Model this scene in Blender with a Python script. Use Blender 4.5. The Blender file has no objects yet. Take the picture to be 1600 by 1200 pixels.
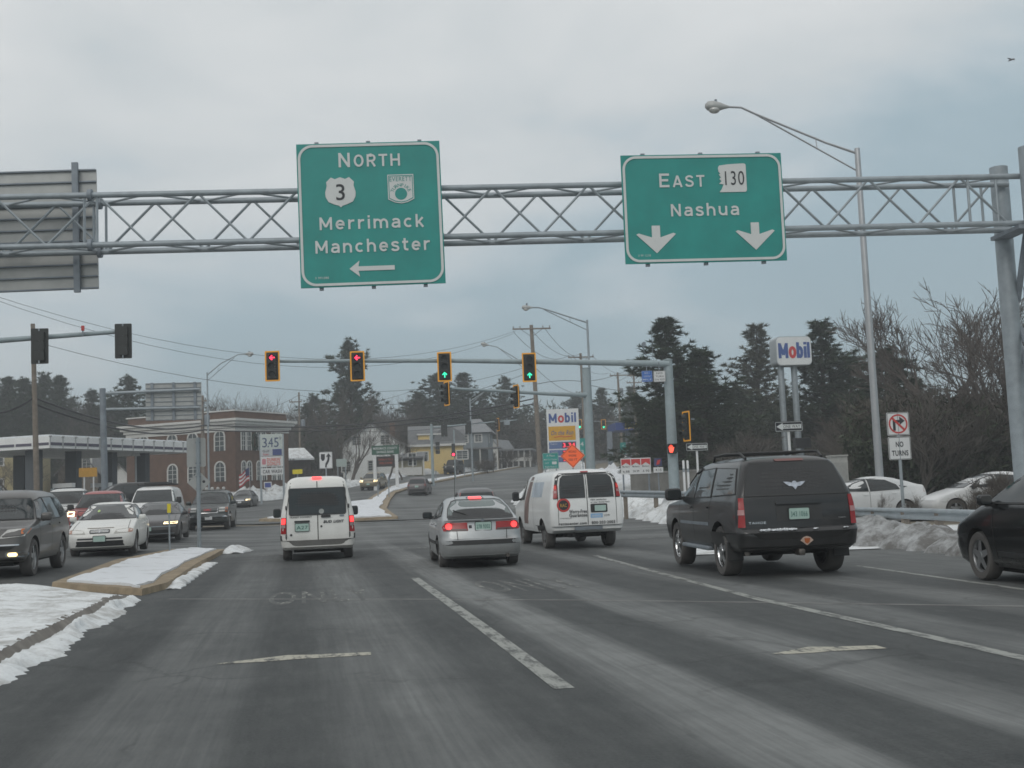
import bpy, bmesh, math, random
import numpy as np
from mathutils import Vector, Matrix
from mathutils.bvhtree import BVHTree
R = math.radians
PI = math.pi
sc = bpy.context.scene
COL = sc.collection

# ------------------------------------------------------------------ camera
FOC, CAMH, ROLL = 1800.0, 1.42, 0.040          # focal length in photo pixels (1600 wide), eye height, tilt
PITCH, YAW = math.atan(166 / FOC), math.atan(335 / FOC)
FWD = Vector((math.sin(YAW) * math.cos(PITCH), math.cos(YAW) * math.cos(PITCH), math.sin(PITCH)))
_r0 = Vector((math.cos(YAW), -math.sin(YAW), 0))
_u0 = _r0.cross(FWD)
RGT = _r0 * math.cos(ROLL) - _u0 * math.sin(ROLL)
UPV = _u0 * math.cos(ROLL) + _r0 * math.sin(ROLL)
EYE = Vector((0, 0, CAMH))
cd = bpy.data.cameras.new('camera')
cd.sensor_width = 36.0
cd.lens = FOC / 1600 * 36.0
cd.clip_start, cd.clip_end = 0.1, 4000
cam = bpy.data.objects.new('camera', cd)
COL.objects.link(cam)
cam.matrix_world = Matrix(((RGT.x, UPV.x, -FWD.x, 0), (RGT.y, UPV.y, -FWD.y, 0), (RGT.z, UPV.z, -FWD.z, CAMH), (0, 0, 0, 1)))
sc.camera = cam

# ------------------------------------------------------------------ light
SUN_EL, SUN_AZ = R(32), R(205)                 # azimuth from +Y clockwise: behind the viewer, to the left
w = bpy.data.worlds.new("World")
sc.world = w
w.use_nodes = True
nt = w.node_tree
nt.nodes.clear()
N, L = nt.nodes.new, nt.links.new
out = N('ShaderNodeOutputWorld')
sky = N('ShaderNodeTexSky')
sky.sky_type = 'NISHITA'
sky.sun_disc = False
sky.sun_elevation, sky.sun_rotation = SUN_EL, SUN_AZ
bg1 = N('ShaderNodeBackground'); bg1.inputs[1].default_value = 0.08
L(sky.outputs[0], bg1.inputs[0])
tc = N('ShaderNodeTexCoord')
sep = N('ShaderNodeSeparateXYZ'); L(tc.outputs['Generated'], sep.inputs[0])
mp = N('ShaderNodeMapping'); mp.inputs['Scale'].default_value = (1.0, 1.0, 2.6); L(tc.outputs['Generated'], mp.inputs[0])
n1 = N('ShaderNodeTexNoise'); n1.inputs['Scale'].default_value = 2.6; n1.inputs['Detail'].default_value = 7; n1.inputs['Roughness'].default_value = 0.52
n1.inputs['Distortion'].default_value = 0.25
L(mp.outputs[0], n1.inputs[0])
# height above the horizon -> base grey of the overcast
el = N('ShaderNodeValToRGB')
el.color_ramp.elements[0].position = 0.0; el.color_ramp.elements[0].color = (0.325, 0.43, 0.485, 1)
el.color_ramp.elements[1].position = 0.62; el.color_ramp.elements[1].color = (0.80, 0.81, 0.81, 1)
for p_, c_ in ((0.10, (0.36, 0.465, 0.52, 1)), (0.19, (0.485, 0.56, 0.60, 1)), (0.28, (0.595, 0.635, 0.65, 1)), (0.40, (0.68, 0.705, 0.71, 1))):
    e_ = el.color_ramp.elements.new(p_); e_.color = c_
# the brightest part of the overcast lies a little left of the road, darker to the right
adx = N('ShaderNodeMath'); adx.operation = 'MULTIPLY_ADD'; adx.inputs[1].default_value = -0.16
L(sep.outputs[0], adx.inputs[0]); L(sep.outputs[2], adx.inputs[2])
adn = N('ShaderNodeMath'); adn.operation = 'MULTIPLY_ADD'; adn.inputs[1].default_value = 0.88
n2 = N('ShaderNodeMath'); n2.operation = 'SUBTRACT'; n2.inputs[1].default_value = 0.5
L(n1.outputs[0], n2.inputs[0]); L(n2.outputs[0], adn.inputs[0]); L(adx.outputs[0], adn.inputs[2])
L(adn.outputs[0], el.inputs[0])
bg2 = N('ShaderNodeBackground'); bg2.inputs[1].default_value = 1.0
L(el.outputs[0], bg2.inputs[0])
mx = N('ShaderNodeMixShader'); mx.inputs[0].default_value = 0.93
L(bg1.outputs[0], mx.inputs[1]); L(bg2.outputs[0], mx.inputs[2]); L(mx.outputs[0], out.inputs[0])
sd = bpy.data.lights.new('sun', 'SUN')
sd.energy, sd.angle, sd.color = 0.6, R(30), (1.0, 0.96, 0.9)
so = bpy.data.objects.new('sun', sd)
COL.objects.link(so)
sdir = Vector((math.sin(SUN_AZ) * math.cos(SUN_EL), math.cos(SUN_AZ) * math.cos(SUN_EL), math.sin(SUN_EL)))
so.rotation_euler = sdir.to_track_quat('Z', 'Y').to_euler()
sc.view_settings.view_transform = 'Standard'
sc.view_settings.look = 'None'
sc.view_settings.exposure = 0.12
sc.view_settings.gamma = 1.0
sc.cycles.filter_width = 1.6
sc.cycles.max_bounces = 6
sc.cycles.transparent_max_bounces = 8

# ------------------------------------------------------------------ terrain and pixel helpers
def sm(a, b, v):
    t = min(1, max(0, (v - a) / (b - a)))
    return t * t * (3 - 2 * t)
_D = [-200, 12, 20, 30, 45, 55, 64, 75, 90, 100, 115, 130, 200, 300, 600, 3000]
_Z = [0, 0, -.07, -.12, -.10, -.02, .08, .30, .85, 1.30, 2.3, 3.3, 6.3, 8.5, 10, 10]
def _base(d):
    return sum(np.interp(d + o, _D, _Z) for o in (-4, -2, 0, 2, 4)) / 5
HF = Vector((math.sin(YAW), math.cos(YAW), 0))
def terr(x, y):
    d = x * HF.x + y * HF.y
    l = x * _r0.x + y * _r0.y
    z = float(_base(d))
    near = 1 - sm(55, 80, d)
    z -= .006 * min(10, max(0, x - 2)) * near
    left = .11 * sm(-2.5, -5, x) * sm(8, 16, d) + .075 * min(7, max(0, -6.5 - x))
    left += -min(0, _base(d)) * sm(-3, -6, x)
    z = z * (1 - .45 * sm(-11, -24, l) * (1 - near)) + left * near + .3 * sm(-6, -14, l) * (1 - near)
    z += .06 * sm(13.5, 17, x) * near
    return z
def ray(px, py):
    return RGT * ((px - 800) / FOC) + UPV * ((600 - py) / FOC) + FWD
def at(px, py, d):                              # a sight line followed to a given distance ahead (measured level)
    r = ray(px, py)
    return EYE + r * (d / r.dot(HF))
def gp(px, py):                                 # where a sight line meets the terrain
    r = ray(px, py); a, b = 2.0, None
    d = 2.0
    while d < 400:
        p = EYE + r * d
        if p.z < terr(p.x, p.y): b = d; break
        a = d; d += .5
    if b is None: b = a
    for _ in range(20):
        m = (a + b) / 2; p = EYE + r * m
        if p.z < terr(p.x, p.y): b = m
        else: a = m
    return EYE + r * a
def gd(px, d):                                  # the ground under a photo column at a given distance
    py = 770
    for _ in range(30):
        p = at(px, py, d); e = p.z - terr(p.x, p.y)
        py += e * FOC / d * .9
    p = at(px, py, d); p.z = terr(p.x, p.y)
    return p
def zat(px, py, d): return at(px, py, d).z

# ------------------------------------------------------------------ materials
MATS = {}
def mat(name, col, rough=.6, metal=0., var=.12, scale=6., emit=0., coat=0., bump=0., spec=.5, dirt=None, alpha=None):
    if name in MATS: return MATS[name]
    m = bpy.data.materials.new(name); m.use_nodes = True
    t = m.node_tree; b = t.nodes['Principled BSDF']
    b.inputs['Roughness'].default_value = rough
    b.inputs['Metallic'].default_value = metal
    b.inputs['Coat Weight'].default_value = coat
    b.inputs['Specular IOR Level'].default_value = spec
    c = (*col, 1)
    src = None
    co = t.nodes.new('ShaderNodeTexCoord')
    if var:
        nz = t.nodes.new('ShaderNodeTexNoise'); nz.inputs['Scale'].default_value = scale; nz.inputs['Detail'].default_value = 6; nz.inputs['Roughness'].default_value = .6
        t.links.new(co.outputs['Object'], nz.inputs[0])
        rp = t.nodes.new('ShaderNodeValToRGB')
        rp.color_ramp.elements[0].position = .3; rp.color_ramp.elements[1].position = .7
        rp.color_ramp.elements[0].color = (*[v * (1 - var) for v in col], 1)
        rp.color_ramp.elements[1].color = (*[min(1, v * (1 + var)) for v in col], 1)
        t.links.new(nz.outputs[0], rp.inputs[0]); src = rp.outputs[0]
        if bump:
            bp = t.nodes.new('ShaderNodeBump'); bp.inputs['Strength'].default_value = bump
            t.links.new(nz.outputs[0], bp.inputs['Height']); t.links.new(bp.outputs[0], b.inputs['Normal'])
    if dirt:                                    # road salt dried on the lower panels: (colour, amount, height it reaches)
        dc, da, dz = dirt
        sp = t.nodes.new('ShaderNodeSeparateXYZ'); t.links.new(co.outputs['Object'], sp.inputs[0])
        n3 = t.nodes.new('ShaderNodeTexNoise'); n3.inputs['Scale'].default_value = 3.5; n3.inputs['Detail'].default_value = 7; n3.inputs['Roughness'].default_value = .7
        t.links.new(co.outputs['Object'], n3.inputs[0])
        ma = t.nodes.new('ShaderNodeMath'); ma.operation = 'MULTIPLY_ADD'; ma.inputs[1].default_value = -.9
        t.links.new(n3.outputs[0], ma.inputs[0]); t.links.new(sp.outputs[2], ma.inputs[2])
        mr = t.nodes.new('ShaderNodeMapRange'); mr.inputs['From Min'].default_value = dz - .45; mr.inputs['From Max'].default_value = -.25
        mr.inputs['To Min'].default_value = 0.05 * da; mr.inputs['To Max'].default_value = da
        t.links.new(ma.outputs[0], mr.inputs[0])
        mxn = t.nodes.new('ShaderNodeMix'); mxn.data_type = 'RGBA'
        t.links.new(mr.outputs[0], mxn.inputs[0])
        if src: t.links.new(src, mxn.inputs[6])
        else: mxn.inputs[6].default_value = c
        mxn.inputs[7].default_value = (*dc, 1)
        src = mxn.outputs[2]
        rr = t.nodes.new('ShaderNodeMapRange'); rr.inputs['To Min'].default_value = rough; rr.inputs['To Max'].default_value = .85
        t.links.new(mr.outputs[0], rr.inputs[0]); t.links.new(rr.outputs[0], b.inputs['Roughness'])
    if src: t.links.new(src, b.inputs['Base Color'])
    else: b.inputs['Base Color'].default_value = c
    if emit:
        b.inputs['Emission Color'].default_value = c
        b.inputs['Emission Strength'].default_value = emit
    MATS[name] = m
    return m
GREY = (.27, .26, .24)
M = dict(
    galv=mat('galvanised_steel', (.31, .35, .375), .55, .35, .15, 3), galvdk=mat('weathered_galvanised_steel', (.22, .25, .28), .6, .3, .2, 2.5),
    alum=mat('aluminium_pole', (.42, .43, .44), .42, .7, .08, 2), alusheet=mat('bare_aluminium_sheet', (.40, .41, .40), .55, .35, .1, 2),
    sigpole=mat('painted_grey_pole', (.30, .36, .38), .55, .1, .12, 3),
    green=mat('green_sign_sheeting', (.013, .265, .235), .5, 0, .12, 1.2), white=mat('white_sign_sheeting', (.62, .64, .63), .5, 0, .05, 2),
    signwhite=mat('white_sign_face', (.66, .67, .67), .5, 0, .05, 2), black=mat('black_paint', (.015, .016, .018), .5, 0, .1),
    blackmark=mat('black_sign_sheeting', (.02, .022, .028), .5, 0, .05), redmark=mat('red_sign_sheeting', (.50, .045, .04), .5, 0, .06),
    orange=mat('fluorescent_orange_sheeting', (.85, .13, .03), .5, 0, .04, emit=.22), yellowback=mat('glowing_yellow_border', (.80, .36, .02), .5, 0, .04, emit=.12),  # orange sheeting and yellow border given a faint added glow, no lamp inside
    yellow=mat('yellow_sign_sheeting', (.70, .58, .02), .5, 0, .06), housing=mat('dark_signal_housing', (.022, .026, .025), .55, 0, .1),
    lens=mat('unlit_signal_lens', (.03, .03, .028), .25, 0, 0), redlit=mat('lit_red_lens', (1, .04, .10), .4, 0, 0, emit=2.2), greenlit=mat('lit_green_lens', (.05, 1, .58), .4, 0, 0, emit=1.1),
    handlit=mat('lit_hand_symbol', (1, .09, .05), .4, 0, 0, emit=1.6),
    wood=mat('weathered_wood_pole', (.20, .17, .14), .85, 0, .25, 4), wire=mat('black_cable', (.03, .03, .035), .6, 0, 0),
    rubber=mat('tyre_rubber', (.022, .022, .022), .8, 0, .25, 8, dirt=((.18, .17, .16), .45, .5)), rim=mat('alloy_rim', (.36, .37, .38), .35, .7, .1), steelrim=mat('dirty_steel_rim', (.16, .16, .16), .6, .4, .2),
    darkrim=mat('dark_alloy_rim', (.20, .20, .21), .45, .6, .15),
    plastic=mat('black_trim_plastic', (.028, .029, .030), .6, 0, .15), glass=mat('dark_car_glass', (.024, .030, .032), .06, 0, .2, 1.5, spec=.6),
    tail=mat('red_tail_lens', (.30, .016, .018), .2, 0, .1, 10), taillit=mat('lit_brake_lens', (1, .05, .05), .3, 0, 0, emit=1.7), amber=mat('amber_lens', (.62, .16, .03), .25, 0, 0),
    lamp=mat('clear_headlamp', (.50, .50, .48), .15, .3, .2, 9), lamplit=mat('lit_headlamp', (1, .80, .45), .3, 0, 0, emit=3.2), foglit=mat('lit_fog_lamp', (1, .72, .30), .3, 0, 0, emit=3.0),
    plate=mat('pale_green_plate', (.38, .52, .47), .5, 0, .08), platetext=mat('green_plate_text', (.03, .12, .10), .5, 0, 0), chrome=mat('chrome_trim', (.55, .56, .57), .18, .9, 0),
    seam=mat('panel_gap', (.02, .02, .02), .9, 0, 0), under=mat('underbody', (.012, .012, .012), .9, 0, 0), exhaust=mat('exhaust_steel', (.12, .11, .10), .5, .6, .2),
)

# ------------------------------------------------------------------ mesh helpers
class MB:
    def __init__(s): s.bm = bmesh.new()
    def quad(s, pts):
        vs = [s.bm.verts.new(p) for p in pts]
        return s.bm.faces.new(vs)
    def box(s, c, d, rz=0, taper=1.0):
        c = Vector(c); mm = Matrix.Rotation(rz, 3, 'Z'); vs = []
        for k, tz in ((-1, 1.0), (1, taper)):
            for i, j in ((-1, -1), (1, -1), (1, 1), (-1, 1)):
                vs.append(s.bm.verts.new(c + mm @ Vector((i * d[0] / 2 * tz, j * d[1] / 2 * tz, k * d[2] / 2))))
        for f in ((3, 2, 1, 0), (4, 5, 6, 7), (0, 1, 5, 4), (1, 2, 6, 5), (2, 3, 7, 6), (3, 0, 4, 7)):
            s.bm.faces.new([vs[i] for i in f])
        return s
    def tube(s, p0, p1, r0, r1=None, n=10, caps=True):
        return s.path([p0, p1], [r0, r0 if r1 is None else r1], n, caps)
    def path(s, pts, rs, n=8, caps=True):
        pts = [Vector(p) for p in pts]
        if not isinstance(rs, (list, tuple)): rs = [rs] * len(pts)
        rings = []; up = None
        for i, p in enumerate(pts):
            t = (pts[min(i + 1, len(pts) - 1)] - pts[max(i - 1, 0)]).normalized()
            if up is None:
                up = Vector((0, 0, 1)) if abs(t.z) < .9 else Vector((1, 0, 0))
            a = t.cross(up)
            if a.length < 1e-5: a = t.orthogonal()
            a.normalize(); b = a.cross(t); up = b
            rings.append([s.bm.verts.new(p + (a * math.cos(2 * PI * k / n) + b * math.sin(2 * PI * k / n)) * rs[i]) for k in range(n)])
        for r0_, r1_ in zip(rings, rings[1:]):
            for k in range(n): s.bm.faces.new((r0_[k], r0_[(k + 1) % n], r1_[(k + 1) % n], r1_[k]))
        if caps and n > 2:
            s.bm.faces.new(rings[0][::-1]); s.bm.faces.new(rings[-1])
        return s
    def prism(s, poly, y0, y1):                 # outline in local X,Z pushed from y0 (front) to y1 (back)
        a = [s.bm.verts.new((x, y0, z)) for x, z in poly]; b = [s.bm.verts.new((x, y1, z)) for x, z in poly]
        n = len(poly)
        s.bm.faces.new(a); s.bm.faces.new(b[::-1])
        for i in range(n): s.bm.faces.new((a[i], b[i], b[(i + 1) % n], a[(i + 1) % n]))
        return s
    def ring(s, outer, inner, y0, y1):
        n = len(outer)
        A = [[s.bm.verts.new((x, y, z)) for x, z in pl] for pl in (outer, inner) for y in (y0, y1)]
        of, ob, nf, nb = A
        for i in range(n):
            j = (i + 1) % n
            s.bm.faces.new((of[i], of[j], nf[j], nf[i])); s.bm.faces.new((ob[j], ob[i], nb[i], nb[j]))
            s.bm.faces.new((of[j], of[i], ob[i], ob[j])); s.bm.faces.new((nf[i], nf[j], nb[j], nb[i]))
        return s
    def lathe(s, prof, n=20, axis='Z', c=(0, 0, 0)):
        c = Vector(c); rings = []
        for r, h in prof:
            ring = []
            for k in range(n):
                a = 2 * PI * k / n; u, v = r * math.cos(a), r * math.sin(a)
                ring.append(s.bm.verts.new(c + (Vector((u, v, h)) if axis == 'Z' else Vector((h, u, v)) if axis == 'X' else Vector((u, h, v)))))
            rings.append(ring)
        for a_, b_ in zip(rings, rings[1:]):
            for k in range(n): s.bm.faces.new((a_[k], a_[(k + 1) % n], b_[(k + 1) % n], b_[k]))
        return s
    def blob(s, c, d, seed=0, sub=2, amp=.25):
        rnd = random.Random(seed); r_ = bmesh.ops.create_icosphere(s.bm, subdivisions=sub, radius=.5)
        for v in r_['verts']:
            k = 1 + amp * (rnd.random() - .5)
            v.co = Vector(c) + Vector((v.co.x * d[0] * k, v.co.y * d[1] * k, v.co.z * d[2] * k))
        return s
    def build(s, name, m, parent=None, smooth=None, recalc=True):
        if recalc: bmesh.ops.recalc_face_normals(s.bm, faces=s.bm.faces)
        me = bpy.data.meshes.new(name); 
        if smooth is not None:
            for f in s.bm.faces: f.smooth = True
            for e in s.bm.edges:
                if len(e.link_faces) == 2 and e.calc_face_angle(0) > R(smooth): e.smooth = False
        s.bm.to_mesh(me); s.bm.free()
        for q in (m if isinstance(m, (list, tuple)) else [m]): me.materials.append(q)
        o = bpy.data.objects.new(name, me); COL.objects.link(o)
        if parent: o.parent = parent
        return o
def tag(o, label=None, cat=None, group=None, kind=None):
    if label: o['label'] = label
    if cat: o['category'] = cat
    if group: o['group'] = group
    if kind: o['kind'] = kind
    return o
def thing(name, label, cat, loc=(0, 0, 0), rz=0, group=None):
    o = bpy.data.objects.new(name, None); COL.objects.link(o); o.empty_display_size = .3
    o.location = loc; o.rotation_euler = (0, 0, rz)
    return tag(o, label, cat, group)
def copy_tree(o, parent=None):
    c = o.copy(); COL.objects.link(c)
    if parent: c.parent = parent
    for ch in list(o.children): copy_tree(ch, c)
    return c
def rrect(w_, h_, r, n=5, cx=0, cz=0):
    p = []
    for sx, sz, a0 in ((1, 1, 0), (-1, 1, 90), (-1, -1, 180), (1, -1, 270)):
        for k in range(n + 1):
            a = R(a0 + 90 * k / n); p.append((cx + sx * (w_ / 2 - r) + r * math.cos(a), cz + sz * (h_ / 2 - r) + r * math.sin(a)))
    return p
def circ(r, n=28, cx=0, cz=0): return [(cx + r * math.cos(2 * PI * k / n), cz + r * math.sin(2 * PI * k / n)) for k in range(n)]
def shift(poly, dx, dz, s=1): return [(x * s + dx, z * s + dz) for x, z in poly]
def text(s, h, bold=.0, width=None, shear=0.):  # letters as triangles in 2D, centred; h = height of the letters
    cu = bpy.data.curves.new('lettering', 'FONT'); cu.body = s; cu.size = 1; cu.offset = bold * .5; cu.align_x = 'CENTER'; cu.resolution_u = 4; cu.shear = shear; cu.space_character = 1.12
    o = bpy.data.objects.new('lettering', cu); COL.objects.link(o)
    me = o.to_mesh(); vs = [v.co.copy() for v in me.vertices]; fs = [tuple(p.vertices) for p in me.polygons]
    o.to_mesh_clear(); bpy.data.objects.remove(o); bpy.data.curves.remove(cu)
    k = h / .70
    xs = [v.x for v in vs]; c = (min(xs) + max(xs)) / 2; wd = (max(xs) - min(xs))
    kx = k if width is None else width / wd
    return [((v.x - c) * kx, (v.y - .35) * k) for v in vs], fs
def put_text(mb, s, h, x, z, y, bold=0., width=None, shear=0., fn=None):
    vs, fs = text(s, h, bold, width, shear)
    bv = [mb.bm.verts.new((x + a, y, z + b) if fn is None else fn(x + a, z + b)) for a, b in vs]
    for f in fs:
        try: mb.bm.faces.new([bv[i] for i in f])
        except ValueError: pass
    return mb
def letters(name, items, m, parent, y=-.012):
    mb = MB()
    for it in items: put_text(mb, it[0], it[1], it[2], it[3], y, *(it[4:]))
    return mb.build(name, m, parent, recalc=False)

# rounded single-stroke road-sign alphabet (strokes of even width)
def _arc(cx, cy, rx, ry, a0, a1, n=12): return [(cx + rx * math.cos(R(lerp(a0, a1, k / n))), cy + ry * math.sin(R(lerp(a0, a1, k / n)))) for k in range(n + 1)]
def lerp(a, b, t): return a + (b - a) * t
def _spl(P, n=5):                                # smooth curve through points
    o = []
    for i in range(len(P) - 1):
        p0, p1, p2, p3 = P[max(0, i - 1)], P[i], P[i + 1], P[min(len(P) - 1, i + 2)]
        for k in range(n):
            t = k / n
            o.append(tuple(.5 * (2 * p1[j] + (p2[j] - p0[j]) * t + (2 * p0[j] - 5 * p1[j] + 4 * p2[j] - p3[j]) * t * t + (3 * p1[j] - p0[j] - 3 * p2[j] + p3[j]) * t ** 3) for j in (0, 1)))
    return o + [P[-1]]
_S = [(.56, .75), (.50, .86), (.33, .915), (.15, .85), (.095, .72), (.17, .59), (.33, .52), (.50, .44), (.575, .29), (.51, .14), (.33, .085), (.14, .13), (.07, .26)]
_q = .085
GLYPH = {'N': (.70, [[(_q, 0), (_q, 1)], [(_q, .97), (.70 - _q, .03)], [(.70 - _q, 0), (.70 - _q, 1)]]), 'O': (.72, [_arc(.36, .5, .275, .415, 0, 360, 28)]),
    'R': (.66, [[(_q, 0), (_q, 1)], [(_q, .915), (.36, .915)] + _arc(.36, .685, .21, .23, 90, -90) + [(_q, .455)], [(.34, .45), (.58, 0)]]), 'T': (.62, [[(0, .915), (.62, .915)], [(.31, 0), (.31, .86)]]),
    'H': (.70, [[(_q, 0), (_q, 1)], [(.70 - _q, 0), (.70 - _q, 1)], [(_q, .51), (.70 - _q, .51)]]), 'E': (.60, [[(_q, 0), (_q, 1)], [(_q, .915), (.60, .915)], [(_q, .085), (.60, .085)], [(_q, .51), (.54, .51)]]),
    'A': (.76, [[(.08, 0), (.38, .98)], [(.38, .98), (.68, 0)], [(.19, .27), (.57, .27)]]), 'S': (.66, [_spl(_S)]),
    'M': (.84, [[(_q, 0), (_q, 1)], [(_q, .96), (.42, .22)], [(.42, .22), (.84 - _q, .96)], [(.84 - _q, 0), (.84 - _q, 1)]]),
    'e': (.62, [[(.085, .39), (.53, .39)] + _arc(.31, .385, .225, .30, 0, 318, 24)]), 'r': (.44, [[(_q, 0), (_q, .77)], _spl([(_q, .42), (.14, .58), (.26, .67), (.42, .68)])]),
    'i': (.17, [[(_q, 0), (_q, .77)], [(_q, .88), (_q, 1.05)]]), 'n': (.62, [[(_q, 0), (_q, .77)], _spl([(_q, .46), (.16, .62), (.31, .685), (.46, .62), (.535, .46)]) + [(.535, 0)]]),
    'm': (.98, [[(_q, 0), (_q, .77)], _spl([(_q, .46), (.15, .62), (.27, .685), (.42, .62), (.49, .46)]) + [(.49, 0)], _spl([(.49, .46), (.56, .62), (.68, .685), (.82, .62), (.895, .46)]) + [(.895, 0)]]),
    'a': (.60, [_spl([(.10, .60), (.20, .67), (.34, .685), (.47, .62), (.515, .46)]) + [(.515, 0)], _spl([(.515, .42), (.34, .415), (.17, .39), (.09, .27), (.11, .14), (.25, .08), (.40, .12), (.515, .24)])]),
    'c': (.58, [_arc(.32, .385, .235, .30, 48, 312, 22)]), 'k': (.58, [[(_q, 0), (_q, 1.04)], [(.48, .77), (.10, .28)], [(.22, .44), (.50, 0)]]),
    'h': (.62, [[(_q, 0), (_q, 1.04)], _spl([(_q, .46), (.16, .62), (.31, .685), (.46, .62), (.535, .46)]) + [(.535, 0)]]), 's': (.54, [_spl([(x * .82, y * .77) for x, y in _S])]),
    'o': (.64, [_arc(.32, .385, .235, .30, 0, 360, 24)]), 'b': (.64, [[(_q, 0), (_q, 1.04)], _arc(.31, .385, .225, .30, 0, 360, 24)]), 'l': (.17, [[(_q, 0), (_q, 1.04)]]),
    't': (.42, [_spl([(.17, 1.0), (.17, .6), (.17, .25), (.22, .12), (.40, .085)]), [(0, .70), (.40, .70)]]), 'u': (.62, [_spl([(.085, .31), (.16, .15), (.31, .085), (.46, .15), (.535, .31)]), [(.085, .77), (.085, .29)], [(.535, .77), (.535, 0)]])}
def sign_letters(name, items, m, parent, y=-.013, th=.165, gap=.20):   # (word, cap height, centre x, base z, width)
    mb = MB(); lay = 0
    for s, h, x, z, wd in items:
        tot = sum(GLYPH[ch][0] for ch in s) + gap * (len(s) - 1); kx = wd / tot; cx = x - wd / 2
        for ch in s:
            for pl in GLYPH[ch][1]:
                P = [Vector((cx + a * kx, z + b * h)) for a, b in pl]; hw = th * h / 2; prev = None; lay += 1; yy = y - .0005 * (lay % 7)
                closed = (P[0] - P[-1]).length < 1e-4
                for i, p in enumerate(P):
                    t0 = (P[i] - P[i - 1]) if i > 0 else (P[-1] - P[-2] if closed else P[1] - P[0]); t1 = (P[i + 1] - P[i]) if i < len(P) - 1 else (P[1] - P[0] if closed else t0)
                    t = t0.normalized() + t1.normalized(); t = t.normalized() if t.length > .2 else t1.normalized(); nrm = Vector((-t.y, t.x)); c = max(.55, abs(nrm.dot(Vector((-t1.y, t1.x)).normalized()))); q = nrm * hw / c
                    pr = [mb.bm.verts.new((p.x - q.x, yy, p.y - q.y)), mb.bm.verts.new((p.x + q.x, yy, p.y + q.y))]
                    if prev: mb.bm.faces.new((prev[0], pr[0], pr[1], prev[1]))
                    prev = pr
            cx += (GLYPH[ch][0] + gap) * kx
    return mb.build(name, m, parent, recalc=False)
# ------------------------------------------------------------------ ground, roads, snow
def nodes_mat(name):
    m = bpy.data.materials.new(name); m.use_nodes = True
    t = m.node_tree
    return m, t, t.nodes['Principled BSDF'], t.nodes.new, t.links.new
def noise(t, vec, scale, detail=6, rough=.6, dist=0):
    n = t.nodes.new('ShaderNodeTexNoise'); n.inputs['Scale'].default_value = scale; n.inputs['Detail'].default_value = detail
    n.inputs['Roughness'].default_value = rough; n.inputs['Distortion'].default_value = dist
    t.links.new(vec, n.inputs[0]); return n.outputs[0]
def ramp(t, fac, stops, interp='LINEAR'):
    r = t.nodes.new('ShaderNodeValToRGB'); cr = r.color_ramp; cr.interpolation = interp
    cr.elements[0].position, cr.elements[0].color = stops[0][0], _c(stops[0][1])
    cr.elements[1].position, cr.elements[1].color = stops[-1][0], _c(stops[-1][1])
    for p, c in stops[1:-1]:
        e = cr.elements.new(p); e.color = _c(c)
    t.links.new(fac, r.inputs[0]); return r.outputs[0]
def _c(c): return (c, c, c, 1) if not isinstance(c, (tuple, list)) else (*c, 1)
def math_(t, op, a, b=None, c=None):
    n = t.nodes.new('ShaderNodeMath'); n.operation = op
    for i, v in enumerate((a, b, c)):
        if v is None: continue
        if isinstance(v, (int, float)): n.inputs[i].default_value = v
        else: t.links.new(v, n.inputs[i])
    return n.outputs[0]
def mixc(t, f, a, b, mode='MIX'):
    n = t.nodes.new('ShaderNodeMix'); n.data_type = 'RGBA'; n.blend_type = mode
    for i, v in ((0, f), (6, a), (7, b)):
        if isinstance(v, (int, float)): n.inputs[i].default_value = v
        elif isinstance(v, tuple): n.inputs[i].default_value = (*v, 1)
        else: t.links.new(v, n.inputs[i])
    return n.outputs[2]
def mapv(t, vec, sc_):
    n = t.nodes.new('ShaderNodeMapping'); n.inputs['Scale'].default_value = sc_; t.links.new(vec, n.inputs[0]); return n.outputs[0]

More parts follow.
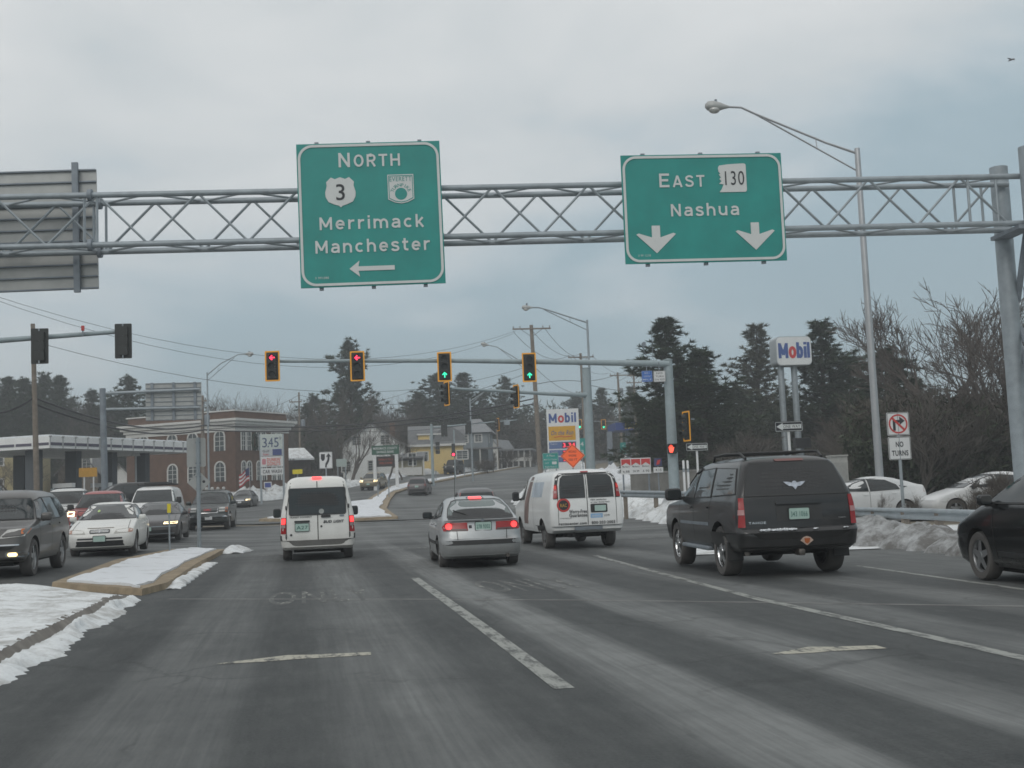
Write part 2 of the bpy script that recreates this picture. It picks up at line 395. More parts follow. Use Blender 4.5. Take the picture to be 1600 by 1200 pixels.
def road_material():
    m, t, b, N, L = nodes_mat('salted_asphalt')
    co = N('ShaderNodeTexCoord').outputs['Object']
    sp = N('ShaderNodeSeparateXYZ'); L(co, sp.inputs[0]); X, Y = sp.outputs[0], sp.outputs[1]
    # bands of dried salt left between the wheel tracks, wandering a little along each lane
    wob = noise(t, mapv(t, co, (.25, .06, 1)), 1.0, 3)
    fine = noise(t, mapv(t, co, (3.5, .10, 1)), 1.0, 8, .7)
    fine2 = noise(t, mapv(t, co, (9.0, .30, 1)), 1.0, 8, .7)
    xw = math_(t, 'MULTIPLY_ADD', math_(t, 'SUBTRACT', wob, .5), .8, X)
    xw = math_(t, 'MULTIPLY_ADD', math_(t, 'SUBTRACT', fine, .5), .5, xw)
    u = math_(t, 'DIVIDE', math_(t, 'ADD', xw, 3.0), 13.0)
    def p(x): return (x + 3.0) / 13.0
    band = ramp(t, u, [(p(-2.4), .12), (p(-1.7), .0), (p(-1.25), .42), (p(-.7), .36), (p(-.35), .05), (p(-.05), .08), (p(.45), .42), (p(.75), .58), (p(1.05), .42), (p(1.35), .08),
                       (p(1.95), .08), (p(2.3), .80), (p(2.65), .88), (p(2.92), .08), (p(3.55), .03), (p(3.85), .68), (p(4.2), .60), (p(4.75), .08), (p(5.35), .12),
                       (p(5.8), .55), (p(6.15), .55), (p(6.5), .10), (p(7.0), .10), (p(7.5), .55), (p(7.9), .5), (p(8.4), .15), (p(9.6), .45)], 'EASE')
    fade = ramp(t, math_(t, 'DIVIDE', Y, 100.0), [(0.0, 1.0), (.27, 1.0), (.40, .25), (1.0, .18)])
    amt = math_(t, 'MULTIPLY', band, fade)
    amt = math_(t, 'MULTIPLY', amt, ramp(t, fine2, [(.28, .55), (.72, 1.15)]))
    fine3 = noise(t, mapv(t, co, (24, .35, 1)), 1.0, 6, .7)
    amt = math_(t, 'MULTIPLY', amt, ramp(t, fine3, [(.30, .72), (.70, 1.2)]))
    amt = math_(t, 'MULTIPLY', amt, ramp(t, noise(t, mapv(t, co, (1.4, .9, 1)), 1.6, 8, .75), [(.34, .72), (.60, 1.06)]))
    blot = noise(t, co, .35, 6, .6)
    # in the junction the salt is blotchy and follows turning traffic
    turn = noise(t, mapv(t, co, (.10, .45, 1)), 1.0, 7, .65, .8)
    jn = math_(t, 'MULTIPLY', ramp(t, turn, [(.36, .10), (.62, .75)]), math_(t, 'SUBTRACT', 1.15, fade))
    amt = math_(t, 'ADD', amt, jn)
    amt = math_(t, 'MULTIPLY', amt, ramp(t, blot, [(.3, .75), (.7, 1.1)]))
    grain = noise(t, co, 42, 5, .8)
    vo = N('ShaderNodeTexVoronoi'); vo.feature = 'DISTANCE_TO_EDGE'; vo.inputs['Scale'].default_value = .28
    wp = N('ShaderNodeTexNoise'); wp.inputs['Scale'].default_value = .9; wp.inputs['Detail'].default_value = 6; L(co, wp.inputs[0])
    wv = N('ShaderNodeVectorMath'); wv.operation = 'MULTIPLY_ADD'; wv.inputs[1].default_value = (1.6, 1.6, 0); L(wp.outputs[1], wv.inputs[0]); L(co, wv.inputs[2]); L(wv.outputs[0], vo.inputs[0])
    crack = math_(t, 'MULTIPLY', ramp(t, vo.outputs[0], [(.0, .28), (.005, .22), (.010, 0)]), ramp(t, blot, [(.45, 0), (.55, 1)]))
    asp = mixc(t, ramp(t, grain, [(.35, 0), (.65, 1)]), (.014, .017, .018), (.056, .061, .063))
    asp = mixc(t, ramp(t, blot, [(.35, 0), (.75, .30)]), asp, (.07, .075, .074))
    mid = noise(t, mapv(t, co, (6.0, 1.6, 1)), 1.0, 7, .75)
    asp = mixc(t, ramp(t, mid, [(.45, 0), (.70, .55)]), asp, (.085, .09, .088))
    asp = mixc(t, ramp(t, fine2, [(.30, .55), (.55, 0)]), asp, (.026, .030, .032))
    col = mixc(t, math_(t, 'MINIMUM', math_(t, 'MULTIPLY', amt, 1.15), .92), asp, (.225, .235, .232))
    col = mixc(t, crack, col, (.012, .013, .013))
    L(col, b.inputs['Base Color'])
    L(math_(t, 'MULTIPLY_ADD', amt, .22, .68), b.inputs['Roughness'])
    b.inputs['Specular IOR Level'].default_value = .22
    bp = N('ShaderNodeBump'); bp.inputs['Strength'].default_value = .25; bp.inputs['Distance'].default_value = .02
    L(grain, bp.inputs['Height']); L(bp.outputs[0], b.inputs['Normal'])
    return m
def snow_material(name, dirt, scale=1.3, col=(.74, .77, .80), dcol=(.20, .185, .165)):
    m, t, b, N, L = nodes_mat(name)
    co = N('ShaderNodeTexCoord').outputs['Object']
    a = noise(t, co, scale, 9, .68); c = noise(t, co, 14, 6, .7); g = noise(t, mapv(t, co, (1, 1, 2.5)), 5, 8, .7)
    f = ramp(t, a, [(.62 - dirt * .35, 0), (.86 - dirt * .30, .9)])
    f2 = ramp(t, c, [(.66 - dirt * .16, 0), (.78 - dirt * .1, .75)])
    f = math_(t, 'MAXIMUM', f, f2)
    L(mixc(t, f, mixc(t, g, tuple(v * .88 for v in col), col), dcol), b.inputs['Base Color'])
    b.inputs['Roughness'].default_value = .75
    b.inputs['Subsurface Weight'].default_value = .0
    bp = N('ShaderNodeBump'); bp.inputs['Strength'].default_value = .5; bp.inputs['Distance'].default_value = .06
    L(g, bp.inputs['Height']); L(bp.outputs[0], b.inputs['Normal'])
    return m
def paint_material(name, col, wear):
    m, t, b, N, L = nodes_mat(name)
    co = N('ShaderNodeTexCoord').outputs['Object']
    a = noise(t, mapv(t, co, (3.0, .8, 1)), 3.0, 9, .72)
    L(mixc(t, ramp(t, a, [(wear - .07, 0), (wear + .05, 1)]), (.075, .08, .078), col), b.inputs['Base Color'])
    b.inputs['Roughness'].default_value = .7
    return m
M['road'] = road_material()
M['snow'] = snow_material('fresh_snow', .22)
M['snowmid'] = snow_material('trodden_snow', .46, 2.2, (.78, .81, .82), (.24, .225, .20))
M['snowdirty'] = snow_material('ploughed_dirty_snow', .86, 2.4, (.50, .52, .53), (.10, .095, .088))
M['curb'] = mat('sandy_granite_kerb', (.27, .215, .145), .85, 0, .30, 3.0, bump=.2)
M['curbdk'] = mat('dark_kerb', (.15, .14, .125), .85, 0, .35, 4.0, bump=.2)  # darker mottled tone for the kerb strip of the near median
M['grass'] = mat('winter_ground', (.16, .14, .105), .95, 0, .40, .4, bump=.3)
M['paint'] = paint_material('worn_white_road_paint', (.29, .30, .28), .475)
M['paintworn'] = paint_material('very_worn_road_paint', (.30, .30, .27), .595)
M['joint'] = mat('joint_filler', (.17, .17, .165), .8, 0, .4, 3)

def span(a, b, s): 
    n = max(1, int(round((b - a) / s))); return [a + (b - a) * i / n for i in range(n + 1)]
def sheet(name, xs, ys, m, dz, zfn=terr):
    mb = MB(); V = [[mb.bm.verts.new((x, y, zfn(x, y) + dz)) for x in xs] for y in ys]
    for j in range(len(ys) - 1):
        for i in range(len(xs) - 1): mb.bm.faces.new((V[j][i], V[j][i + 1], V[j + 1][i + 1], V[j + 1][i]))
    return mb.build(name, m, smooth=60, recalc=False)
tag(sheet('ground', span(-400, -120, 40) + span(-115, -40, 5) + span(-38, 46, 2) + span(50, 170, 6) + span(200, 440, 40),
          span(-60, -10, 10) + span(-8, 150, 2) + span(154, 260, 6) + span(300, 600, 60), M['grass'], -.06), kind='structure')
rd = MB()
def ribbon(rows, dz=0.0):                       # rows of (x,y) points, one row per station
    V = [[rd.bm.verts.new((x, y, terr(x, y) + dz)) for x, y in r] for r in rows]
    for a, b in zip(V, V[1:]):
        for i in range(len(a) - 1): rd.bm.faces.new((a[i], a[i + 1], b[i + 1], b[i]))
def lerp(a, b, t): return a + (b - a) * t
def wx(px, d):
    l = (px - 800) / FOC * d
    return (d * math.sin(YAW) + l * math.cos(YAW), d * math.cos(YAW) - l * math.sin(YAW))
ribbon([[(x, y) for x in span(-26, 12.6, 1.0)] for y in span(-60, 36, 1.5)])
ribbon([[(x, y) for x in span(-70, 90, 2.0)] for y in span(36, 62, 1.5)])
PL = ([56, 75, 100, 106, 112, 118, 126, 140, 160, 220], [-300, -200, 60, 330, 455, 520, 612, 700, 785, 850])
PR = ([56, 66, 76, 100, 135, 170, 220], [1010, 905, 832, 835, 880, 945, 1010])
far = []
for d in span(63, 220, 1.6):
    a, b = np.interp(d, *PL), np.interp(d, *PR)
    far.append([wx(lerp(a, b, k / 24), d) for k in range(25)])
ribbon(far, .004)
road = tag(rd.build('road', M['road'], smooth=60, recalc=False), kind='structure')
for p in road.data.polygons:
    pass

from mathutils.bvhtree import BVHTree
_rt = BVHTree.FromPolygons([v.co for v in road.data.vertices], [tuple(p.vertices) for p in road.data.polygons])
def road_z(x, y):
    h = _rt.ray_cast(Vector((x, y, 50)), Vector((0, 0, -1)))[0]
    return h.z if h else terr(x, y)
def flat(name, polys, m, dz, lift=0):           # painted marks and thin sheets lying on the road, cut fine enough to follow it
    mb = MB()
    for poly in polys: mb.bm.faces.new([mb.bm.verts.new((x, y, 0)) for x, y in poly])
    xs = [v.co.x for v in mb.bm.verts]; ys = [v.co.y for v in mb.bm.verts]
    for ax, lo, hi in ((0, min(xs), max(xs)), (1, min(ys), max(ys))):
        k = math.ceil(lo / .5) * .5
        while k < hi:
            co = [0, 0, 0]; no = [0, 0, 0]; co[ax] = k; no[ax] = 1
            bmesh.ops.bisect_plane(mb.bm, geom=mb.bm.verts[:] + mb.bm.edges[:] + mb.bm.faces[:], plane_co=co, plane_no=no)
            k += .5
    for v in mb.bm.verts: v.co.z = road_z(v.co.x, v.co.y) + dz * .4
    for f in mb.bm.faces:
        f.normal_update()
        if f.normal.z < 0: f.normal_flip()
    return tag(mb.build(name, m, recalc=False), kind='structure')
def line(x0, y0, x1, y1, w_):
    d = Vector((x1 - x0, y1 - y0)).normalized(); n = Vector((-d.y, d.x)) * w_ / 2
    return [(x0 + n.x, y0 + n.y), (x0 - n.x, y0 - n.y), (x1 - n.x, y1 - n.y), (x1 + n.x, y1 + n.y)]
def gxy(px, py): p = gp(px, py); return (p.x, p.y)
flat('lane_line', [line(*gxy(882, 1076), *gxy(648, 903), .15), line(*gxy(1900, 1097), *gxy(1185, 936), .15), line(*gxy(1185, 936), *gxy(930, 868), .13),
                   line(*gxy(1640, 927), *gxy(1340, 884), .11), line(-8.6, -4, -8.6, 3, .12), line(-8.6, 25, -8.6, 28, .12), line(-8.6, 36, -8.6, 39, .12)], M['paint'], .008)
flat('stop_line', [line(-2.0, 33.2, 1.6, 33.2, .28), line(2.0, 33.4, 5.1, 33.4, .28), line(5.8, 33.6, 11.5, 33.8, .28)], M['paintworn'], .008)
a0, a1 = gp(352, 1030), gp(592, 1026)
def arrow_bar(cx, cy, s):
    return [[(cx + .62 * s, cy - .12), (cx + .63 * s, cy + .08), (cx + .1 * s, cy + .16), (cx - .12 * s, cy + .24), (cx - .30 * s, cy + .16), (cx - .74 * s, cy - .02), (cx - .70 * s, cy - .08), (cx - .3 * s, cy - .11), (cx - .05 * s, cy - .08)]]
M['paintarrow'] = paint_material('chipped_arrow_paint', (.40, .385, .32), .455)
flat('turn_arrow', arrow_bar((a0.x + a1.x) / 2, (a0.y + a1.y) / 2, 1.0), M['paintarrow'], .008)
b0, b1 = gp(1208, 1013), gp(1392, 1018)
flat('turn_arrow', arrow_bar((b0.x + b1.x) / 2, (b0.y + b1.y) / 2, .72), M['paintarrow'], .008)
def road_word(s, x, y, wd, ln):
    vs, fs = text(s, 1.0, .02, wd)
    return [[(x + vs[i][0], y + vs[i][1] * ln) for i in f] for f in fs]
flat('road_word', road_word('ONLY', 3.45, 18.0, 1.5, 2.4), M['paintworn'], .008)
flat('road_word', road_word('ONLY', .25, 17.8, 1.5, 2.4), M['paintworn'], .008)
flat('pavement_joint', [line(*gxy(262, 936), *gxy(940, 938), .10), line(*gxy(940, 938), *gxy(1720, 949), .10)], M['joint'], .006)

# raised islands: a kerb slab with snow lying on it
def slab(name, poly, h, m, m2, inset=.18, snow_h=.05, seed=1, grid=.8):
    P = [Vector((x, y, 0)) for x, y in poly]
    def lay(P_, top, low, nm, mt, kind, nz):
        mb = MB(); f = mb.bm.faces.new([mb.bm.verts.new(p) for p in P_]); f.normal_update()
        if f.normal.z < 0: f.normal_flip()
        xs = [p.x for p in P_]; ys = [p.y for p in P_]
        for ax, lo, hi in ((0, min(xs), max(xs)), (1, min(ys), max(ys))):
            k = lo + grid
            while k < hi - .05:
                co = [0, 0, 0]; no = [0, 0, 0]; co[ax] = k; no[ax] = 1
                bmesh.ops.bisect_plane(mb.bm, geom=mb.bm.verts[:] + mb.bm.edges[:] + mb.bm.faces[:], plane_co=co, plane_no=no); k += grid
        edge = [e for e in mb.bm.edges if e.is_boundary]
        r_ = bmesh.ops.extrude_edge_only(mb.bm, edges=edge)
        lowv = set(v for v in r_['geom'] if isinstance(v, bmesh.types.BMVert))
        rnd = random.Random(seed)
        for v in mb.bm.verts:
            z = terr(v.co.x, v.co.y)
            v.co.z = z + (low if v in lowv else top + nz * (rnd.random() - .5))
        if nz == 0:
            cen = sum(P_, Vector()) / len(P_)
            for v in lowv:
                d_ = v.co - cen; d_.z = 0; v.co += d_.normalized() * .10
        return tag(mb.build(nm, mt, smooth=40), kind=kind)
    lay(P, h, -.08, name, m, 'structure', 0)
    # inset polygon for the snow
    n = len(P); Q = []
    area = sum(P[i].x * P[(i + 1) % n].y - P[(i + 1) % n].x * P[i].y for i in range(n))
    sg = 1 if area > 0 else -1
    rnd = random.Random(seed)
    for i in range(n):
        e0 = (P[i] - P[i - 1]).normalized(); e1 = (P[(i + 1) % n] - P[i]).normalized()
        nn = (Vector((-e0.y, e0.x, 0)) + Vector((-e1.y, e1.x, 0)))
        nn = nn.normalized() * sg if nn.length > .1 else Vector((0, 0, 0))
        Q.append(P[i] + nn * inset * (.8 + .5 * rnd.random()))
    lay(Q, h + snow_h, h - .02, 'snow_cover', m2, 'stuff', snow_h * .7)
def subdiv(pts, n=4, jit=0, seed=0):
    r = random.Random(seed); o = []
    for i in range(len(pts)):
        a, b = pts[i], pts[(i + 1) % len(pts)]
        for k in range(n):
            t = k / n; o.append((lerp(a[0], b[0], t) + jit * (r.random() - .5), lerp(a[1], b[1], t) + jit * (r.random() - .5)))
    return o
nose = [gxy(82, 920), gxy(160, 926), gxy(222, 931), gxy(262, 920), gxy(310, 886), gxy(350, 864)] + [(-2.6, 36.3), (-3.0, 37.0), (-3.5, 37.0), (-3.9, 35.5), (-4.4, 29.0)]
slab('median_kerb', subdiv(nose, 3), .115, M['curb'], M['snow'], .27, .04, 3, .5)
# the nearer median: snow on a low kerb, with a skirt of swept snow down to the lane
mb = MB(); rnd = random.Random(7)
XS = [-5.35, -5.15, -4.9, -4.5, -4.1, -3.7, -3.4, -3.12, -2.93, -2.81, -2.75, -2.68, -2.62, -2.55, -2.48, -2.40]
HS = [-.03, .05, .12, .15, .16, .165, .165, .165, .165, .165, .16, .075, .075, .06, .03, -.02]
rows = []
for y in span(-8, 18.6, .07):
    e = .06 * math.sin(y * 1.7) + .04 * math.sin(y * 4.3 + 1) + .10 * (rnd.random() - .5)
    row = []
    for i, (x, h) in enumerate(zip(XS, HS)):
        dx = (e if i >= 14 else e * .5 if i == 13 else 0) + (.008 * (rnd.random() - .5))
        dh = .02 * (rnd.random() - .5) if 0 < i < 15 else 0
        if i in (11, 12): dh += .06 * max(0, math.sin(y * .9) + math.sin(y * 2.3 + .5) + .35 + .6 * (rnd.random() - .5)) * .5
        xx = x + dx + .06 * (1 - y / 18)
        if y > 17.4: h = h * (.35 + .65 * max(0, (18.6 - y) / 1.2)) if i < 11 else h
        yy = -8 + (y + 8) * (26.9 + 1.18 * max(0, -2.5 - x)) / 26.6; row.append(mb.bm.verts.new((xx, yy, terr(xx, yy) + h + dh)))
    rows.append(row)
for a, b in zip(rows, rows[1:]):
    for i in range(len(XS) - 1):
        f = mb.bm.faces.new((a[i], a[i + 1], b[i + 1], b[i]))
        if i == 10: f.material_index = 1
        elif i == 9 and rnd.random() < .2: f.material_index = 1
tag(mb.build('snow_cover', [M['snowmid'], M['curbdk']], smooth=60, recalc=False), kind='stuff')
# island beyond the junction and the divider that runs on from it
isl = [gxy(405, 815), gxy(470, 800), gxy(535, 788)] + [wx(567, 88), wx(580, 97), wx(600, 108), wx(640, 117.5), wx(700, 127), wx(760, 141), wx(830, 172), wx(833, 171), wx(764, 137), wx(703, 122.5), wx(646, 111), wx(612, 100), wx(604, 90)] + [gxy(604, 797), gxy(622, 811), gxy(560, 814), gxy(480, 815.5)]
slab('island_kerb', subdiv(isl, 5), .15, M['curb'], M['snow'], .42, .06, 5, 1.6)

def bank(name, path, wd, ht, seed, m, step=.22, base=0, chunks=0):   # a ploughed ridge of snow along a line
    rnd = random.Random(seed)
    pts = [Vector((p[0], p[1], 0)) for p in path]
    seg = []; 
    for a, b in zip(pts, pts[1:]):
        n = max(1, int((b - a).length / step)); seg += [a.lerp(b, k / n) for k in range(n)]
    seg.append(pts[-1]); K = 17; mb = MB(); rows = []; F1, F2 = min(4.5, .7 / step), min(9, 1.3 / step)
    from mathutils import noise as mn
    for i, p in enumerate(seg):
        t = (seg[min(i + 1, len(seg) - 1)] - seg[max(i - 1, 0)]).normalized(); nrm = Vector((t.y, -t.x, 0))
        s = min(1, i / 6, (len(seg) - 1 - i) / 6); row = []
        big = .55 + .75 * (mn.noise(Vector((p.x * .55, p.y * .55, seed))) + .5)
        for k in range(K):
            u = k / (K - 1); q = p + nrm * (u - .5) * wd * (1 + .15 * math.sin(i * .7 + seed))
            h = ht * (math.sin(PI * u) ** .8) * big * s
            h += ht * .55 * mn.noise(Vector((q.x * 1.9, q.y * 1.9, seed * 3))) * math.sin(PI * u) + ht * (.30 * mn.noise(Vector((q.x * F1, q.y * F1, seed))) + .22 * abs(mn.noise(Vector((q.x * F2, q.y * F2, seed))))) * math.sin(PI * u)
            row.append(mb.bm.verts.new((q.x, q.y, terr(q.x, q.y) + base + max(-.05 if k in (0, K - 1) else .0, h) - (.06 if k in (0, K - 1) else 0))))
        rows.append(row)
    for a, b in zip(rows, rows[1:]):
        for k in range(K - 1): mb.bm.faces.new((a[k], a[k + 1], b[k + 1], b[k]))
    for k in range(int(chunks * len(seg))):              # broken lumps of ploughed ice
        p = seg[rnd.randrange(4, max(5, len(seg) - 4))]; a_ = rnd.uniform(-.40, .40) * wd; q = p + Vector((rnd.uniform(-.3, 1) * a_, rnd.uniform(-1, .3) * a_, 0)); s_ = ht * rnd.uniform(.18, .62)
        mb.blob((q.x, q.y, terr(q.x, q.y) + base + ht * rnd.uniform(.25, .75) * (1 - abs(a_) / wd)), (s_ * rnd.uniform(.8, 1.5), s_ * rnd.uniform(.8, 1.4), s_ * rnd.uniform(.6, 1.1)), k, 1, .55)
    return tag(mb.build(name, m, smooth=28), kind='stuff')
bank('snow_bank', [(12.9, 7), gxy(1640, 874), gxy(1500, 858), gxy(1340, 848), gxy(1240, 838)], 1.9, .46, 2, M['snowdirty'], .12, 0, 1.1)
bank('snow_bank', [gxy(1240, 838), gxy(1120, 820), gxy(1040, 808), gxy(985, 800)], 2.6, .65, 4, M['snowmid'], .2, 0, .9)
bank('snow_bank', [wx(1000, 62), wx(940, 70), wx(885, 74)], 4.0, .7, 6, M['snowmid'], .3)
bank('snow_bank', [wx(842, 72), wx(825, 84), wx(842, 104), wx(866, 128), wx(905, 150)], 3.0, .62, 8, M['snowmid'], .4)
bank('snow_bank', [wx(930, 118), wx(975, 112), wx(1030, 104)], 6, .9, 9, M['snow'], .5)
bank('snow_bank', [wx(330, 106), wx(395, 110), wx(450, 114), wx(505, 119), wx(560, 124)], 3.0, 1.0, 10, M['snowmid'], .4)
bank('snow_bank', [wx(560, 124), wx(612, 130), wx(660, 138), wx(700, 145), wx(750, 155), wx(800, 170), wx(860, 200), wx(900, 240)], 2.8, .55, 12, M['snow'], .5)
bank('snow_bank', [wx(352, 34.4), wx(372, 36.0)], .8, .22, 14, M['snowmid'], .1)
bank('snow_bank', [gxy(268, 921), gxy(300, 899), gxy(330, 880)], .35, .08, 15, M['snowmid'], .1)
# snowy verges seen between the banks and the woods
def patch_ground(name, px0, px1, d0, d1, m, dz):
    rows = [[wx(lerp(px0, px1, i / 12), d) for i in range(13)] for d in span(d0, d1, 2.0)]
    mb = MB(); V = [[mb.bm.verts.new((x, y, terr(x, y) + dz)) for x, y in r] for r in rows]
    for a, b in zip(V, V[1:]):
        for i in range(12): mb.bm.faces.new((a[i], a[i + 1], b[i + 1], b[i]))
    return tag(mb.build(name, m, smooth=60, recalc=False), kind='stuff')
patch_ground('snow_cover', 1060, 1900, 25, 34, M['snowmid'], .02)
patch_ground('snow_cover', 905, 1100, 76, 120, M['snowmid'], .02)
# ------------------------------------------------------------------ overhead gantry
GX0, GY0, GS = -4.77, 29.0, -0.110               # the truss line in plan: y = GY0 + GS*(x-GX0)
GA = math.atan(GS)
def gy(x): return GY0 + GS * (x - GX0)
def gpt(s, dep, z):                              # along the truss (x of the front chord), depth behind, height
    return Vector((s, gy(s), z)) + Vector((-math.sin(GA), math.cos(GA), 0)) * dep
XE, XW = 18.15, -18.0
ZT, ZB, TD = 9.02, 7.78, .80
gan = thing('sign_gantry', 'grey steel overhead truss gantry spanning the whole road on tubular columns', 'gantry', (XE, gy(XE), terr(XE, gy(XE))))
def loc_(v): return v - Vector(gan.location)
mb = MB()
for dep in (0, TD):
    for z in (ZT, ZB): mb.tube(loc_(gpt(XW, dep, z)), loc_(gpt(XE + .5, dep, z)), .075, n=12)
mb.build('chord', M['galv'], gan, 40)
mb = MB(); nb = 15; dx = (XE - XW) / nb
for i in range(nb):
    a, b, c = XW + i * dx, XW + (i + .5) * dx, XW + (i + 1) * dx
    for dep in (0, TD):
        o = 0 if dep == 0 else .5
        mb.tube(loc_(gpt(a, dep, ZB if i % 1 == 0 and dep == 0 else ZT)), loc_(gpt(b, dep, ZT if dep == 0 else ZB)), .034, n=6)
        mb.tube(loc_(gpt(b, dep, ZT if dep == 0 else ZB)), loc_(gpt(c, dep, ZB if dep == 0 else ZT)), .034, n=6)
    for z in (ZT, ZB):
        mb.tube(loc_(gpt(a, 0, z)), loc_(gpt(b, TD, z)), .028, n=6); mb.tube(loc_(gpt(b, TD, z)), loc_(gpt(c, 0, z)), .028, n=6)
for s in (XE - .25, XE - 1.0, -4.75, -5.05):
    for dep in (0, TD): mb.tube(loc_(gpt(s, dep, ZB)), loc_(gpt(s, dep, ZT)), .035, n=6)
mb.build('lattice_brace', M['galv'], gan, 40)
for dep in (0, TD):
    for z in (ZT, ZB): MB().tube(loc_(gpt(-4.96, dep, z)), loc_(gpt(-4.86, dep, z)), .15, n=14).build('flange', M['galvdk'], gan, 40)
for s in (XE + .66, XW - .3):
    for dep in (-.25, 1.15):
        b = gpt(s - (.2 if dep > 0 else .12) * (s > 0), dep, 0); b.z = terr(b.x, b.y)
        MB().tube(loc_(b + Vector((0, 0, -.3))), loc_(Vector((b.x, b.y, 9.72 if dep < 0 else 9.58))), .235, n=22).build('column', M['galv'], gan, 40)
    mb = MB(); z0 = 1.6
    for z1 in (3.8, 6.0): mb.tube(loc_(gpt(s, .1, z1 if z1 < 5 else 8.2)), loc_(gpt(s, 1.1, z1 + 1.4 if z1 < 5 else 5.9)), .085, n=8)
    mb.tube(loc_(gpt(s, .1, 3.0)), loc_(gpt(s, 1.1, 4.6)), .085, n=8)
    mb.box(loc_(gpt(s - .35, TD / 2, ZB - .16)), (.45, 1.5, .10), GA)
    mb.build('column_brace', M['galvdk'], gan, 40)

def border(root, w_, h_, r, inset, bw, m, y=-.014, cz=0, name='border', n=8):
    MB().ring(rrect(w_ - 2 * inset, h_ - 2 * inset, r, n, 0, cz), rrect(w_ - 2 * inset - 2 * bw, h_ - 2 * inset - 2 * bw, max(.004, r - bw), n, 0, cz), y, -.004).build(name, m, root)
SHIELD = [(-.30, .50), (-.17, .44), (0, .50), (.17, .44), (.30, .50), (.46, .34), (.44, .22), (.50, 0), (.49, -.16), (.40, -.33), (.20, -.42), (.06, -.46), (0, -.52), (-.06, -.46), (-.20, -.42), (-.40, -.33), (-.49, -.16), (-.50, 0), (-.44, .22), (-.46, .34)]
def mast_clamps(root, w_, h_):
    mb = MB()
    for x in (-w_ * .36, 0, w_ * .36): mb.box((x, .10, 0), (.10, .08, h_ + .12))
    mb.build('hanger', M['galvdk'], root)
# left sign
W1, H1 = 3.52, 3.58
c1 = gpt(1.88, -.36, 8.32)
s1 = thing('guide_sign', 'tall green overhead sign with a white arrow pointing left and two route shields', 'road sign', c1, GA + R(.2), 'green signs on the overhead gantry')
s1.rotation_euler.y = R(-.6)
MB().box((0, .03, 0), (W1, .05, H1)).build('panel', M['green'], s1)
border(s1, W1, H1, .36, .03, .062, M['white'])
sign_letters('lettering', [('N', .36, -.60, 1.18, .29), ('ORTH', .31, .20, 1.18, 1.14)], M['white'], s1)
sign_letters('lettering', [('Merrimack', .315, .02, -.375, 2.56)], M['white'], s1)
sign_letters('lettering', [('Manchester', .315, .02, -.955, 2.80)], M['white'], s1)
letters('lettering', [('3 991080', .055, -1.24, -1.56, .0, .33)], M['white'], s1)
MB().prism([(-.02 + x, -1.36 + z) for x, z in [(-.55, 0), (-.30, .20), (-.33, .055), (.55, .055), (.55, -.055), (-.33, -.055), (-.30, -.20)]], -.014, -.004).build('arrow', M['white'], s1)
sh = MB().prism(shift(SHIELD, -.72, .56, .74), -.014, -.004).build('route_shield', M['white'], s1)
letters('numeral', [('3', .40, -.72, .56, .012)], M['blackmark'], sh, -.02)
TP = [(-.32, .36), (.32, .36), (.32, -.26), (.16, -.34), (0, -.37), (-.16, -.34), (-.32, -.26)]
tp = MB().prism(shift(TP, .76, .60), -.014, -.004).build('turnpike_shield', M['white'], s1)
mb = MB(); mb.ring(shift(TP, .76, .60, .93), shift(TP, .76, .60, .88), -.019, -.013); mb.prism(circ(.15, 24, .76, .47), -.019, -.013); mb.build('shield_mark', M['green'], tp)
mb = MB(); put_text(mb, 'EVERETT', .115, .76, .845, -.02, .006, .54)
for i, ch in enumerate('TURNPIKE'):
    a = R(158 - i * (136 / 7)); ca, sa = math.cos(a - PI / 2), math.sin(a - PI / 2)
    cx, cz = .76 + .225 * math.cos(a), .47 + .225 * math.sin(a)
    put_text(mb, ch, .085, 0, 0, 0, .006, .04 if ch == 'I' else None, 0, lambda u, v: (cx + u * ca - v * sa, -.02, cz + u * sa + v * ca)) if False else \
        put_text(mb, ch, .085, 0, 0, 0, .006, None, 0, (lambda cx, cz, ca, sa: (lambda u, v: (cx + u * ca - v * sa, -.02, cz + u * sa + v * ca)))(cx, cz, ca, sa))
mb.build('shield_lettering', M['green'], tp, recalc=False)
mast_clamps(s1, W1, H1)
# right sign
W2, H2 = 4.10, 2.76
c2 = gpt(10.14, -.36, 8.28)
s2 = thing('guide_sign', 'wide green overhead sign with two white arrows pointing down and one state route marker', 'road sign', c2, GA, 'green signs on the overhead gantry')
s2.rotation_euler.y = R(.1)
MB().box((0, .03, 0), (W2, .05, H2)).build('panel', M['green'], s2)
border(s2, W2, H2, .34, .03, .062, M['white'])
sign_letters('lettering', [('E', .355, -.98, .54, .26), ('AST', .30, -.36, .54, .82)], M['white'], s2)
sign_letters('lettering', [('Nashua', .315, .02, -.205, 1.74)], M['white'], s2)
letters('lettering', [('3 99 1218', .055, -1.57, -1.18, .0, .31)], M['white'], s2)
DA = [(-.105, .34), (.105, .34), (.105, .04), (.44, .15), (.50, .12), (0, -.36), (-.50, .12), (-.44, .15), (-.105, .04)]
for ax, az in ((-1.25, -.77), (1.27, -.74)): MB().prism(shift(DA, ax, az), -.014, -.004).build('arrow', M['white'], s2)
ST = [(.36, .38), (.30, .39), (-.12, .37), (-.34, .34), (-.37, .28), (-.36, .18), (-.31, .12), (-.36, .10), (-.30, .02), (-.35, -.02), (-.29, -.08), (-.36, -.15), (-.24, -.17), (-.30, -.30), (-.36, -.38), (.34, -.38), (.38, -.34), (.38, .35)]
st = MB().prism(shift(ST, .76, .75, .95), -.014, -.004).build('route_marker', M['white'], s2)
letters('numeral', [('130', .36, .82, .75, .0, .49)], M['blackmark'], st, -.02)
mast_clamps(s2, W2, H2)
